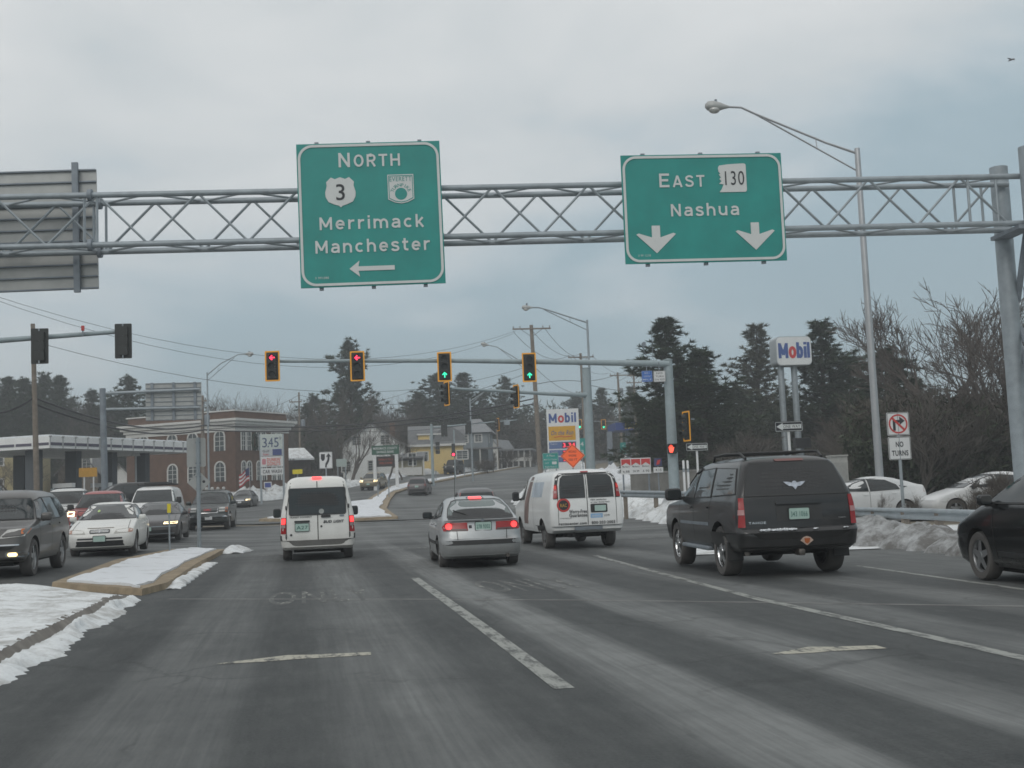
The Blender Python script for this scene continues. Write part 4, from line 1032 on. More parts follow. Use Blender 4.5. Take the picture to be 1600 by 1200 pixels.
# lawn sign, flag, yellow boards
D = 108; b = gd(419, D); o = thing('lawn_sign', 'small blue and white yard sign standing in the snow below the price sign', 'sign', b, 0); k = D / FOC
b.z = zat(419, 763, D); o.location = b
MB().prism(rrect(12 * k, 10 * k, .03, 2, 0, 5 * k), 0, .04).build('panel', M['signwhite'], o); MB().prism(rrect(9 * k, 7 * k, .03, 2, 0, 5 * k), -.01, .01).build('blue_face', mat('lawn_blue', (.06, .09, .32), .5), o)
MB().tube((-4 * k, .05, -.5), (-4 * k, .05, 8 * k), .02, n=5).build('stake', M['galvdk'], o)
D = 103; b = gd(391, D); k = D / FOC; o = thing('flag', 'striped flag on a slanting pole in front of the brick building', 'flag', b, 0); z0 = lambda py: zat(391, py, D) - b.z
mb = MB(); mb.tube((0, 0, -.2), (.0, 0, z0(728)), .035, n=6); mb.build('pole', M['alum'], o)
stripes = mat('flag_red', (.40, .04, .05), .7); wht_ = M['signwhite']
for i in range(7):
    mb = MB(); n = 8
    for j in range(n):
        def fp(t, s_): return (-t * 16 * k, .18 * math.sin(t * 5 + s_), z0(731) - s_ * 1.15 - t * 9.5 * k + .10 * math.sin(t * 6))
        t0, t1 = j / n, (j + 1) / n; s0, s1 = i / 7, (i + 1) / 7
        mb.quad([fp(t0, s0), fp(t1, s0), fp(t1, s1), fp(t0, s1)])
    mb.build('stripe', stripes if i % 2 == 0 else wht_, o)
mb = MB()
for j in range(4):
    t0, t1 = j / 10, (j + 1) / 10
    a_ = lambda t, s_: (-t * 16 * k, .18 * math.sin(t * 5 + s_) - .02, z0(731) - s_ * 1.15 - t * 9.5 * k + .10 * math.sin(t * 6))
    mb.quad([a_(t0, 0), a_(t1, 0), a_(t1, .57), a_(t0, .57)])
mb.build('canton', mat('flag_blue', (.03, .04, .12), .7), o)
D = 66; b = gd(138, D); k = D / FOC; o = thing('notice_board', 'plain orange-yellow board on two white legs under the canopy', 'sign', b, -R(2)); zc = zat(138, 738, D) - b.z
MB().box((0, 0, zc), (27 * k, .05, 14 * k)).build('panel', mat('ochre_board', (.50, .27, .04), .6), o)
for x in (-6, 8): MB().tube((x * k, .05, -.2), (x * k, .05, zc), .045, n=6).build('leg', M['signwhite'], o)
D = 84; b = gd(466, D); k = D / FOC; o = thing('warning_board', 'bright yellow plate just above the small white van', 'sign', b, -R(4)); zc = zat(466, 737, D) - b.z
MB().box((0, 0, zc), (15 * k, .05, 7 * k)).build('panel', M['yellow'], o); MB().tube((0, .05, -.2), (0, .05, zc), .045, n=6).build('post', M['galv'], o)
D = 100; b = gd(535, D); k = D / FOC; o = thing('road_sign_back', 'pale grey back of a sign on two posts, right of the curved arrow sign', 'road sign', b, -R(4)); zc = zat(535, 723, D) - b.z
MB().box((0, 0, zc), (16 * k, .04, 12 * k)).build('panel', mat('pale_green_back', (.34, .40, .38), .5), o)
for x in (-6, 6): MB().tube((x * k, .05, -.2), (x * k, .05, zc), .05, n=6).build('post', M['galv'], o)
# bank sign
D = 106; b = gd(604, D); k = D / FOC; o = thing('bank_sign', 'green bank name board on white posts over a dark message display', 'sign', b, -R(8)); z0 = lambda py: zat(604, py, D) - b.z
p = MB().box((0, 0, z0(703)), (42 * k, .5, 14 * k)).build('name_board', mat('dark_green_board', (.025, .10, .065), .5, 0, .1, 1), o)
letters('lettering', [('MERRIMACK COUNTY', 3.6 * k, 0, z0(700.5), .03, 37 * k), ('SAVINGS BANK', 3.6 * k, 0, z0(706), .03, 27 * k)], M['signwhite'], p, -.28)
for x in (-17, 17): MB().box((x * k, 0, z0(710) / 2 - .3), (5 * k, .4, z0(710) + .6)).build('post', M['signwhite'], o)
p = MB().box((0, .05, z0(721)), (28 * k, .3, 16 * k)).build('message_display', mat('black_display', (.02, .018, .018), .4), o)
letters('message', [('OPEN 9 TO 5', 3 * k, 0, z0(718), .0, 22 * k), ('WELCOME', 3 * k, 0, z0(723.5), .0, 20 * k)], mat('dim_red_led', (.40, .07, .03), .5, emit=.2), p, -.12)
# cantilever sign seen from behind
D = 70; b = gd(165, D); k = D / FOC; o = thing('cantilever_sign', 'grey cantilever sign seen from behind, its two arms reaching right from one column', 'road sign', b, R(0)); z0 = lambda py: zat(160, py, D) - b.z
MB().tube((0, 0, -.4), (-.12, 0, z0(607)), .21, .18, 18).build('column', M['galvdk'], o, 40)
P0 = lambda px, py, d=D: at(px, py, d) - b
for pa, pb_ in ((615, 608), (640, 636.5)): MB().tube(P0(162, pa), P0(312, pb_, D + 1.2), .10, .08, 12).build('arm', M['galv'], o, 40)
c_ = P0(271, 627, D + 1.0)
MB().box(c_ + Vector((0, .18, 0)), (86 * k, .05, 60 * k)).build('panel', M['alusheet'], o)
mb = MB()
for i in range(9): mb.box(c_ + Vector((0, .13, (-29 + i * 7.25) * k)), (85.5 * k, .06, .03))
mb.build('plank_rib', M['galvdk'], o)
for x in (-33, 0, 33): MB().box(c_ + Vector((x * k, .08, 0)), (.16, .08, 61 * k)).build('hanger', M['galvdk'], o)
# banner across the trees
D = 118; k = D / FOC; b = gd(975, D); o = thing('fuel_canopy', 'long blue fuel canopy edge with yellow lettering partly hidden by the pines', 'canopy', b, -R(6)); z0 = lambda py: zat(975, py, D) - b.z
MB().box((1.8, 2.5, z0(666)), (74 * k, 5, 12 * k)).build('fascia', mat('royal_blue_fascia', (.025, .055, .20), .5, 0, .12, .6), o)
letters('lettering', [('SUNOCO', 8 * k, 21 * k, z0(666), .05, 32 * k, .2)], mat('yellow_letters', (.60, .45, .05), .5), o, -.02)
for x in (-15, 15): MB().box((x * k, 2.0, z0(672) / 2 - .2), (.5, .5, z0(672) + .4)).build('column', M['galvdk'], o)
# dark speaker-like box sign and cabinet behind the black vehicle
D = 56; b = gd(1261, D); k = D / FOC; o = thing('box_sign', 'dark unlit box on a post just right of the larger one way sign', 'sign', b, -R(6)); zc = zat(1261, 692, D) - b.z
mb = MB(); rbox2 = mb.box((0, .15, zc), (24 * k, .4, 16 * k)); mb.build('cabinet', M['black'], o); MB().ring(rrect(24 * k, 16 * k, .03, 2, 0, zc), rrect(21 * k, 13 * k, .03, 2, 0, zc), -.07, -.04).build('frame', M['plastic'], o)
MB().tube((0, .15, -.3), (0, .15, zc), .08, n=8).build('post', M['galvdk'], o)
D = 44; b = gd(1317, D); k = D / FOC; o = thing('utility_cabinet', 'pale grey utility cabinet behind the black sport utility vehicle', 'cabinet', b, -R(12)); h = zat(1317, 713, D) - b.z
MB().box((0, .3, h / 2 - .1), (26 * k, .6, h + .2)).build('cabinet', mat('pale_cabinet', (.36, .36, .34), .6), o); MB().box((0, .3, h + .03), (28 * k, .7, .06)).build('lid', mat('pale_cabinet', (.36, .36, .34), .6), o)
MB().box((0, -.012, h * .5), (22 * k, .02, h * .8)).build('door', mat('cabinet_door', (.30, .30, .285), .6), o)
# concrete wall behind the guardrail
a_, c2_ = at(985, 750, 68), at(1110, 750, 62); b = Vector((a_.x, a_.y, terr(a_.x, a_.y)))
o = thing('retaining_wall', 'low concrete wall behind the mast pole and the price boards', 'wall', b, math.atan2(c2_.y - a_.y, c2_.x - a_.x)); ln = math.hypot(c2_.x - a_.x, c2_.y - a_.y)
MB().box((ln / 2, .2, .75), (ln, .4, 2.3)).build('wall', mat('old_concrete', (.19, .185, .17), .9, 0, .25, 1.2), o); MB().box((ln / 2, .2, 1.95), (ln + .1, .5, .10)).build('coping', mat('old_concrete_cap', (.23, .225, .21), .9, 0, .2, 1.2), o)
# far signals over the next junction
D = 112; k = D / FOC; b = gd(677, D); o = mast('signal_mast', 'thin far signal mast arm over the bend in front of the yellow house', b, zat(677, 664, D), [at(677, 668, D), at(740, 662, D + 2), at(808, 656, D + 4)], .12, .16, (.08, .05), M['sigpole'])
for px, py, dd, lb, rz, yl in ((694, 672, D + .6, 'dark signal on the thin far arm, nearest its post', R(170), False), (731.5, 668, D + 2, 'dark signal near the middle of the thin far arm', R(170), False), (778, 663.5, D + 3, 'yellow side-on signal toward the tip of the thin far arm', R(-80), True)):
    sgn = signal('traffic_signal', lb, at(px, py, dd - .3), rz, None, yl, 'signals on the thin far arm', 1.0)
c_ = at(792, 660, D + 3.5); o = thing('camera_box', 'pale box at the tip of the thin far signal arm', 'camera', c_); MB().box((0, 0, 0), (.55, .2, .5)).build('box', M['galv'], o); MB().box((0, 0, .3), (.08, .08, .2)).build('clamp', M['galvdk'], o)
D = 122; b = gd(710, D); o = thing('post_signal', 'signal on a low post showing red in front of the yellow house', 'traffic light', b, -R(12)); zc = zat(709, 701, D) - b.z
MB().tube((.1, .2, -.3), (.1, .2, zc + 2.0), .07, n=8).build('post', M['sigpole'], o)
mb = MB()
for kk in (-1, 0, 1): mb.prism(rrect(.36, .36, .04, 3, 0, zc + kk * .36), -.06, .14)
mb.build('housing', M['housing'], o); MB().prism(circ(.15, 16, 0, zc - .62), -.08, -.05).build('lit_lens', M['redlit'], o); MB().prism(rrect(.5, .4, .04, 3, 0, zc - .62), -.045, .1).build('hand_housing', M['housing'], o)
D = 113; b = gd(686, D); o = thing('post_signal', 'dark side-on signal on the post of the thin far arm', 'traffic light', at(683.5, 700, D), R(70))
mb = MB()
for kk in (-1, 0, 1): mb.prism(rrect(.36, .36, .04, 3, 0, kk * .40), -.2, .14)
mb.build('housing', M['housing'], o); MB().tube((0, .25, -.5), (0, .25, .5), .03, n=6).build('bracket', M['galvdk'], o)
# the green lights far down the road
D = 150; b = gd(985, D); b.z -= 0
o = mast('signal_mast', 'very far thin signal arm with two small green lights under the utility wires', b, zat(985, 655, D), [at(985, 659, D), at(900, 658, D)], .10, .13, (.06, .05), M['galvdk'])
for px, lb in ((905.5, 'small far signal showing green beside the fuel price sign'), (943, 'small far signal showing green beside the blue canopy edge')):
    s_ = signal('traffic_signal', lb, at(px, 663, D - .4), -R(8), None, True, 'far green signals', .98); MB().prism(circ(.15, 16, 0, -.352), -.12, -.08).build('lit_lens', M['greenlit'], s_)

# ------------------------------------------------------------------ utility poles and wires
def upole(px, d, top, label, arms=(), r=.16, base=None, trans=False):
    b = gd(px, d) if base is None else base; o = thing('utility_pole', label, 'utility pole', b, -R(4), 'wooden utility poles'); zt = at(top[0], top[1], d) - b
    MB().path([(0, 0, -.5), tuple(Vector((0, 0, 0)).lerp(zt, .5)), tuple(zt)], [r, r * .85, r * .68], 12).build('pole', M['wood'], o, 40)
    for dz, half, off in arms:
        c_ = zt - Vector((0, 0, dz)); mb = MB(); mb.box(c_ + Vector((off, -.14, 0)), (half * 2, .12, .13)); o2 = mb.build('crossarm', M['wood'], o)
        
        for x in (-half * .95, -half * .6, half * .6, half * .95): MB().lathe([(.03, .05), (.06, .12), (.045, .18), (.07, .24), (.001, .30)], 8, 'Z', c_ + Vector((off + x, -.14, 0))).build('insulator', mat('grey_insulator', (.25, .26, .27), .4), o2)
        mb = MB(); mb.tube(c_ + Vector((off - half * .55, -.15, -.05)), c_ + Vector((0, -.12, -.75)), .03, n=5); mb.tube(c_ + Vector((off + half * .55, -.15, -.05)), c_ + Vector((0, -.12, -.75)), .03, n=5); mb.build('arm_brace', M['galvdk'], o)
    if trans: mb = MB(); mb.lathe([(.001, -.5), (.24, -.48), (.26, .4), (.001, .5)], 14, 'Z', zt + Vector((.38, 0, -trans))); mb.build('transformer', M['galvdk'], o, 40)
    return o
upole(846, 104, (830, 508), 'tall wooden utility pole with a wide braced crossarm, behind the green arrow signal', [(.35, 1.75, 0)], .24)
upole(917, 128, (907, 552), 'wooden utility pole behind the second signal mast, second along the wires', [(.45, 1.45, 0)], .20, None, 6.2)
upole(973, 150, (965, 582), 'third wooden utility pole along the wires, above the blue canopy edge', [(.4, 1.7, .6)], .2, None, 2.5)
upole(996, 166, (990, 584), 'fourth wooden utility pole beside the big pine', [(.3, .9, 0), (1.3, 1.1, 0)], .2)
upole(59, 62, (51, 506), 'weathered wooden pole at the left behind the mast arm, no crossarm', [], .17)
upole(470, 132, (467, 613), 'thin wooden utility pole in front of the bare woods, right of the brick building', [(1.1, .7, -.4)], .14, None, 3.6)
upole(318, 104, (316, 618), 'dark wooden pole right behind the sign back at the brick building', [(.5, .5, 0)], .2, None, 2.2)
upole(780, 150, (775, 655), 'short thin wooden pole by the far houses', [], .12)
def wires(label, cables):
    o = thing('overhead_wires', label, 'wires', cables[0][0], 0); B = Vector(cables[0][0])
    for a, b_, sag, r in cables:
        n = 18; pts = [a.lerp(b_, t / n) - Vector((0, 0, sag * 4 * (t / n) * (1 - t / n))) - B for t in range(n + 1)]
        MB().path(pts, r, 5).build('cable', M['wire'], o, 60)
P1a, P1b = at(802, 518, 104), at(852, 514, 104); P2a, P2b = at(888, 556, 128), at(926, 556, 128)
wires('pair of thin wires crossing the sky from the left to the utility pole', [(at(-40, 452, 62), at(806, 517, 104), 3.2, .013), (at(-40, 457, 62), at(802, 521, 104), 3.6, .013)])
wires('single wire sagging behind the signal heads', [(at(57, 535, 62), at(832, 570, 104), 2.6, .014), (at(832, 570, 104), at(905, 615, 128), .6, .02)])
wires('two heavy dark cables sagging from the left pole past the brick building to the right', [(at(-60, 640, 58), at(52, 622, 62), .5, .05), (at(55, 622, 62), at(320, 664, 104), .9, .06), (at(56, 632, 62), at(320, 671, 104), .9, .06), (at(320, 664, 104), at(838, 622, 106), 1.1, .06), (at(320, 672, 104), at(838, 630, 106), 1.0, .055)])
wires('wires running on from pole to pole down the road', [(P1a, P2a, 1.2, .02), (P1b, P2b, 1.2, .02), (at(828, 512, 104), at(908, 552, 128), 1.2, .02), (P2a, at(950, 583, 150), .8, .02), (P2b, at(982, 583, 150), .8, .02), (at(910, 620, 128), at(968, 615, 150), 1.5, .03), (at(912, 640, 128), at(970, 640, 150), 2.0, .03),
      (at(912, 652, 128), at(970, 650, 150), 2.0, .03), (at(972, 615, 150), at(994, 612, 166), .5, .03), (at(972, 640, 150), at(994, 636, 166), .6, .03), (at(840, 600, 104), at(908, 596, 128), -.2, .03), (at(908, 596, 128), at(990, 572, 166), .5, .03), (at(908, 598, 128), at(1040, 608, 150), .6, .03)])
wires('thin distant wires over the bare woods', [(at(467, 617, 132), at(832, 580, 104), 2.0, .02), (at(380, 640, 140), at(467, 617, 132), .6, .02), (at(467, 624, 132), at(640, 612, 150), 1, .02), (at(440, 660, 125), at(840, 640, 106), 1.5, .025)])

# ------------------------------------------------------------------ buildings
def frame_thing(name, label, cat, p0, ang): return thing(name, label, cat, p0, ang)
M['brick'] = mat('red_brown_brick', (.125, .076, .055), .85, 0, .22, 1.6); M['trim'] = mat('white_trim', (.58, .58, .56), .6, 0, .06, 1)
M['pane'] = mat('window_pane', (.06, .075, .08), .12, 0, .3, .8); M['shingle'] = mat('grey_shingles', (.16, .165, .17), .9, 0, .2, 2.5)
def wall_frame(o, u0, n0): return o
def arch(w_, h_, n=10): return [(-w_ / 2, 0), (w_ / 2, 0), (w_ / 2, h_ - w_ / 2)] + [(w_ / 2 * math.cos(PI * k / n), h_ - w_ / 2 + w_ / 2 * math.sin(PI * k / n)) for k in range(1, n)] + [(-w_ / 2, h_ - w_ / 2)]
def window_on(parent, face, u, z, w_, h_, arched=False, bars=True, fw=.14):
    # face: ('x', sign) local frame: A = wall along local -X facing local -Y, B = wall along local +Y facing local +X
    outer = arch(w_ + 2 * fw, h_ + fw) if arched else [(-w_ / 2 - fw, -fw), (w_ / 2 + fw, -fw), (w_ / 2 + fw, h_ + fw), (-w_ / 2 - fw, h_ + fw)]
    inner = arch(w_, h_) if arched else [(-w_ / 2, 0), (w_ / 2, 0), (w_ / 2, h_), (-w_ / 2, h_)]
    fr = MB(); fr.ring(outer, inner, -.07, .03)
    if bars:
        fr.box((0, -.02, h_ * .48), (.05, .04, h_ * .96))
        for t in (.25, .5, .72): fr.box((0, -.018, h_ * t), (w_, .035, .045))
    pn = MB(); pn.prism(inner, -.01, .02)
    for mb_ in (fr, pn):
        for v in mb_.bm.verts:
            x, y, zz = v.co
            v.co = Vector((u + x, y, z + zz)) if face == 'A' else Vector((-y, u + x, z + zz)) if face == 'B' else Vector((y, u - x, z + zz))
    f = fr.build('window', M['trim'], parent); pn.build('pane', M['pane'], f)
    return f
# brick building: corner toward us, one wall running left, one running away to the right
D = 108; pc = gd(369, D); pc.z = 0.9
pl_ = at(198, 700, 113.5); angA = math.atan2(pc.y - pl_.y, pc.x - pl_.x)
LA = math.hypot(pc.x - pl_.x, pc.y - pl_.y); LB = 8.4; HB_ = zat(370, 660, D) - pc.z
o = thing('brick_building', 'two-storey red brick building with white cornice and arched white windows', 'building', pc, angA)
mb = MB(); mb.box((-LA / 2, LB / 2, HB_ / 2 - 1), (LA, LB, HB_ + 2)); mb.build('wall', M['brick'], o)
zt = HB_
mb = MB()
for z_, out_, th in ((zt - .62, .06, .34), (zt - .28, .22, .30), (zt + .02, .45, .28), (zt + .28, .68, .22)): mb.box((-LA / 2, LB / 2, z_), (LA + 2 * out_, LB + 2 * out_, th))
mb.build('cornice', M['trim'], o)
mb = MB(); mb.box((-LA / 2, LB / 2, zt + .75), (LA - .2, LB - .2, .75)); mb.build('parapet', M['brick'], o)
mb = MB(); mb.box((-LA / 2, LB / 2, zt + 1.17), (LA + .1, LB + .1, .12)); mb.build('coping', M['trim'], o)
def uA(px):
    best = None
    for t in np.linspace(0, 1, 400):
        p = pc.lerp(pl_, t); dd = p - EYE; q = 800 + FOC * dd.dot(RGT) / dd.dot(FWD)
        if best is None or abs(q - px) < best[0]: best = (abs(q - px), -t * LA)
    return best[1]
zz = lambda py: zat(345, py, D) - pc.z
for px, big in ((270, 1), (302, 1), (345, 1), (225, 1)):
    window_on(o, 'A', uA(px), zz(704), 1.05, zz(673) - zz(704), True); window_on(o, 'A', uA(px), zz(752), 1.05, zz(722) - zz(752), True)
for i, u in enumerate((1.2, 2.05, 3.5, 4.35, 5.9, 6.75)):
    window_on(o, 'B', u, zz(704), .55, zz(673) - zz(704), True, fw=.12); window_on(o, 'B', u, zz(752), .55, zz(722) - zz(752), True, fw=.12)
ot = thing('wreath', 'dark green wreath hanging on the brick wall between narrow windows', 'wreath', pc + Matrix.Rotation(angA, 3, 'Z') @ Vector((.15, 2.78, zz(690))), angA)
mb = MB(); rn = random.Random(3)
for k in range(40): a = 2 * PI * k / 40; mb.blob((rn.uniform(-.05, .08), .34 * math.cos(a), .75 * math.sin(a)), (.22, .24, .26), k, 1, .6)
mb.build('greenery', mat('wreath_green', (.03, .045, .03), .9, 0, .3, 6), ot)
# filling station canopy
D = 72; pc2 = gd(78, D); zt2 = zat(76, 681, D); zb2 = zat(76, 700, D); pr_ = at(300, 690, 87); pq_ = at(-150, 690, 74)
angB = math.atan2(pr_.y - pc2.y, pr_.x - pc2.x)     # the long edge runs away from us
LBc = math.hypot(pr_.x - pc2.x, pr_.y - pc2.y); LAc = 10.5
pc2.z = terr(pc2.x, pc2.y)
o = thing('filling_station_canopy', 'long white filling station canopy with a dark band on grey columns', 'canopy', pc2, angB)
h0, h1 = zb2 - pc2.z, zt2 - pc2.z
M['canopy'] = mat('white_canopy_fascia', (.78, .79, .78), .55, 0, .05, .8)
mb = MB(); mb.box((LBc / 2, LAc / 2, (h0 + h1) / 2), (LBc, LAc, h1 - h0)); mb.build('roof', M['canopy'], o)
mb = MB(); mb.box((LBc / 2, LAc / 2, h1 + .06), (LBc - .4, LAc - .4, .10)); mb.build('snow_on_roof', M['snow'], o)
nseg = 13; sl_ = LBc / nseg; mb = MB()
for i in range(nseg): mb.box(((i + .5) * sl_, -.015, h0 + (h1 - h0) * .36), (sl_ * .86, .03, (h1 - h0) * .24))
for i in range(8): mb.box((-.015, (i + .5) * LAc / 8, h0 + (h1 - h0) * .36), (.03, LAc / 8 * .9, (h1 - h0) * .22))
mb.build('dark_band', mat('dark_violet_band', (.10, .095, .13), .6, 0, .15, 1), o)
for i in range(nseg + 1): MB().box((i * sl_, -.03, (h0 + h1) / 2), (.05, .05, (h1 - h0) * .98)).blob((i * sl_, -.05, h1 - .02), (.22, .22, .16), i, 1, .2).build('fascia_joint', mat('grey_joint', (.42, .43, .44), .6), o)
for i, (x, y) in enumerate(((1.2, 2.2), (5.0, 2.2), (8.8, 2.2), (12.6, 2.2), (1.2, 8), (6.8, 8), (12.4, 8))): MB().box((x, y, h0 / 2), (.55, .9, h0)).build('column', mat('dark_grey_column', (.07, .08, .09), .6, 0, .15, 1), o)
for i, (x, y) in enumerate(((2.8, 1.2), (6.6, 1.2), (10.6, 1.2))):
    ax = Matrix.Rotation(angB, 3, 'Z') @ Vector((x, y, 0)) + pc2
    p = thing('fuel_pump', 'fuel pump with a white topper under the canopy', 'fuel pump', ax, angB, 'fuel pumps under the canopy')
    MB().box((0, 0, .85), (.55, .9, 1.7)).build('cabinet', mat('pump_grey', (.25, .26, .27), .5), p); MB().box((0, 0, 2.35), (.35, 1.5, .28)).build('topper', M['signwhite'], p); MB().box((0, .0, 1.95), (.1, .3, .5)).build('stem', M['galv'], p)
    MB().box((-.29, 0, 1.2), (.03, .6, .45)).build('display', M['black'], p)
b = gd(213, 84); o = thing('yard_lamp', 'white mushroom topped lamp post beyond the fuel pumps', 'street light', b, 0); h = zat(217, 712, 84) - b.z
MB().tube((0, 0, -.2), (0, 0, h), .06, n=8).build('post', M['signwhite'], o); MB().lathe([(.32, -.02), (.30, .12), (.18, .26), (.001, .30)], 14, 'Z', (0, 0, h)).build('shade', M['signwhite'], o, 50)
# houses
M['clapw'] = mat('white_clapboard', (.78, .80, .79), .7, 0, .08, 1); M['clapy'] = mat('yellow_clapboard', (.66, .50, .21), .7, 0, .08, 1); M['clapg'] = mat('grey_blue_clapboard', (.21, .24, .26), .7, 0, .08, 1)
def house(name, label, px, d, wpx, dep, eave_py, ridge_py, wallm, roofm, ang=0, gable_front=True, base_py=None):
    b = gd(px, d); k = d / FOC; W_ = wpx * k; o = thing(name, label, 'house', b, ang); he = zat(px, eave_py, d) - b.z; hr = zat(px, ridge_py, d) - b.z
    mb = MB(); mb.box((0, dep / 2, he / 2 - .5), (W_, dep, he + 1))
    if gable_front: mb.prism([(-W_ / 2, he), (W_ / 2, he), (0, hr - .12)], .0, dep)
    else:
        a = [(0, he), (dep, he), (dep / 2, hr - .12)]
        for x0, x1 in ((-W_ / 2, W_ / 2),):
            A_ = [mb.bm.verts.new((x0, y, z)) for y, z in a]; B_ = [mb.bm.verts.new((x1, y, z)) for y, z in a]
            mb.bm.faces.new(A_); mb.bm.faces.new(B_[::-1])
            for i in range(3): mb.bm.faces.new((A_[i], B_[i], B_[(i + 1) % 3], A_[(i + 1) % 3]))
    mb.build('wall', wallm, o)
    mb = MB(); th = .18
    if gable_front:
        e = .35; sl_ = (hr - he) / (W_ / 2)
        for sg in (-1, 1):
            pl = [(0, hr), (0, hr - th), (sg * (W_ / 2 + e), he - e * sl_ - th), (sg * (W_ / 2 + e), he - e * sl_)]
            mb.prism(pl if sg > 0 else pl[::-1], -.35, dep + .35)
    else:
        e = .35; sl_ = (hr - he) / (dep / 2)
        for y0, y1 in ((dep / 2, -e), (dep / 2, dep + e)):
            q = [(-W_ / 2 - .3, y0, hr), (W_ / 2 + .3, y0, hr), (W_ / 2 + .3, y1, he - e * sl_), (-W_ / 2 - .3, y1, he - e * sl_)]
            mb.quad(q); mb.quad([(x, y, z - th) for x, y, z in q][::-1])
            for i in range(4): a, c_ = q[i], q[(i + 1) % 4]; mb.quad([a, (a[0], a[1], a[2] - th), (c_[0], c_[1], c_[2] - th), c_])
    rf = mb.build('roof', roofm, o)
    return o, k, W_, he, hr, b, rf
o, k, W_, he, hr, b, rf = house('white_house', 'white gabled house behind the bank sign with two upper windows', 583, 132, 92, 12, 692, 661, M['clapw'], M['shingle'], R(-9))
z0 = lambda py: zat(585, py, 132) - b.z
for x in (-1.75, 1.5): window_on(o, 'A', x, z0(694), .95, z0(681) - z0(694), fw=.12)
for x in (-3.0, 0, 3.0): window_on(o, 'A', x, z0(735), .95, z0(720) - z0(735), fw=.12)
MB().box((1.9, 6, hr - .6), (.6, .6, 1.8)).build('chimney', M['brick'], o)
o, k, W_, he, hr, b, rf = house('white_porch_house', 'low white porch building with cream walls beside the yellow house', 638, 130, 44, 5, 716, 707, mat('cream_wall', (.40, .37, .26), .7, 0, .06, 1), M['shingle'], R(-9), False)
for x in (-1.8, -.6, .6, 1.8): MB().box((x, -.6, he / 2), (.16, .16, he)).build('porch_post', M['trim'], o)
MB().box((0, -.6, .5), (W_, .12, .9)).build('porch_rail', M['trim'], o); MB().box((0, -.5, he + .05), (W_ + .4, 1.4, .16)).build('porch_roof', M['shingle'], o)
window_on(o, 'A', .5, 1.2, .8, 1.3, fw=.1)
# yellow gambrel house
D = 138; b = gd(684, D); k = D / FOC; o = thing('yellow_house', 'yellow house with grey barn-shaped roof and a dormer', 'house', b, R(-6)); z0 = lambda py: zat(684, py, D) - b.z
W_ = 82 * k; he = z0(694)
MB().box((0, 4.5, he / 2 - .5), (W_, 9, he + 1)).build('wall', M['clapy'], o)
g = [(-.5, he - .1), (.9, z0(672)), (4.5, z0(661.5)), (8.1, z0(672)), (9.5, he - .1)]
mb = MB(); A_ = [mb.bm.verts.new((-W_ / 2 - .3, y, z)) for y, z in g]; B_ = [mb.bm.verts.new((W_ / 2 + .3, y, z)) for y, z in g]
for i in range(4): mb.bm.faces.new((A_[i], B_[i], B_[i + 1], A_[i + 1]))
mb.bm.faces.new(A_[::-1]); mb.bm.faces.new(B_); mb.bm.faces.new((A_[0], A_[4], B_[4], B_[0])); mb.build('roof', M['shingle'], o)
MB().box((0, -.35, he - .12), (W_ + .7, .35, .26)).build('eave_trim', M['trim'], o)
MB().box((-.6, 1.0, (z0(679) + z0(690)) / 2), (3.2, 1.9, z0(679) - z0(690))).build('dormer', M['clapy'], o); MB().box((-.6, .9, z0(678.2)), (3.5, 2.2, .16)).build('dormer_roof', M['trim'], o)
window_on(o, 'A', -.2, z0(689), 1.1, .75, fw=.1, bars=False).location.y = .05
for x in (-1.75, 3.0): window_on(o, 'A', x, z0(718), 1.25, z0(706) - z0(718), fw=.12)
gm = MB(); gm.prism([(W_ / 2 - 3.6, he), (W_ / 2 + .2, he), (W_ / 2 + .2, z0(682)), (W_ / 2 - .6, z0(673)), (W_ / 2 - 1.7, z0(664)), (W_ / 2 - 2.8, z0(672)), (W_ / 2 - 3.4, z0(683))], -.18, .6); gm.build('gable', M['shingle'], o)
# grey house with hipped roof
D = 150; b = gd(742, D); k = D / FOC; o = thing('grey_house', 'grey-blue two-storey house with a steep hipped roof behind the yellow house', 'house', b, R(-14)); z0 = lambda py: zat(742, py, D) - b.z
W_ = 44 * k; he = z0(676); hr = z0(652)
MB().box((0, 4, he / 2 - .5), (W_, 8, he + 1)).build('wall', M['clapg'], o)
mb = MB(); q = [mb.bm.verts.new(p) for p in ((-W_ / 2 - .6, -.6, he), (W_ / 2 + .6, -.6, he), (W_ / 2 + .6, 8.6, he), (-W_ / 2 - .6, 8.6, he), (-.6, 4, hr), (.6, 4, hr))]
for f in ((0, 1, 5, 4), (1, 2, 5), (2, 3, 4, 5), (3, 0, 4), (3, 2, 1, 0)): mb.bm.faces.new([q[i] for i in f])
mb.build('roof', mat('pale_grey_shingles', (.22, .23, .24), .9, 0, .15, 2), o)
for x in (-.9, .9): window_on(o, 'A', x - .3, z0(690), .8, z0(680) - z0(690), fw=.14)
window_on(o, 'B', 2.0, z0(690), .8, z0(680) - z0(690), fw=.14).location.x = W_ / 2
MB().box((1.5, -1.4, z0(702)), (W_ * 1.2, 2.8, .2)).build('porch_roof', M['shingle'], o)
for x in (-1.2, 1, 3.2): MB().box((x, -2.6, z0(702) / 2), (.16, .16, z0(702))).build('porch_post', M['trim'], o)
D = 158; b = gd(806, D); k = D / FOC; o = thing('porch_building', 'low white porch with dark screens at the far bend, right of the grey house', 'house', b, R(-16)); z0 = lambda py: zat(806, py, D) - b.z
MB().box((0, 3, z0(704) / 2 - .5), (52 * k, 6, z0(704) + 1)).build('wall', mat('dim_grey_wall', (.10, .10, .095), .8), o); MB().box((0, 2.8, z0(703)), (56 * k, 7, .25)).build('roof', mat('pale_grey_shingles', (.22, .23, .24), .9), o)
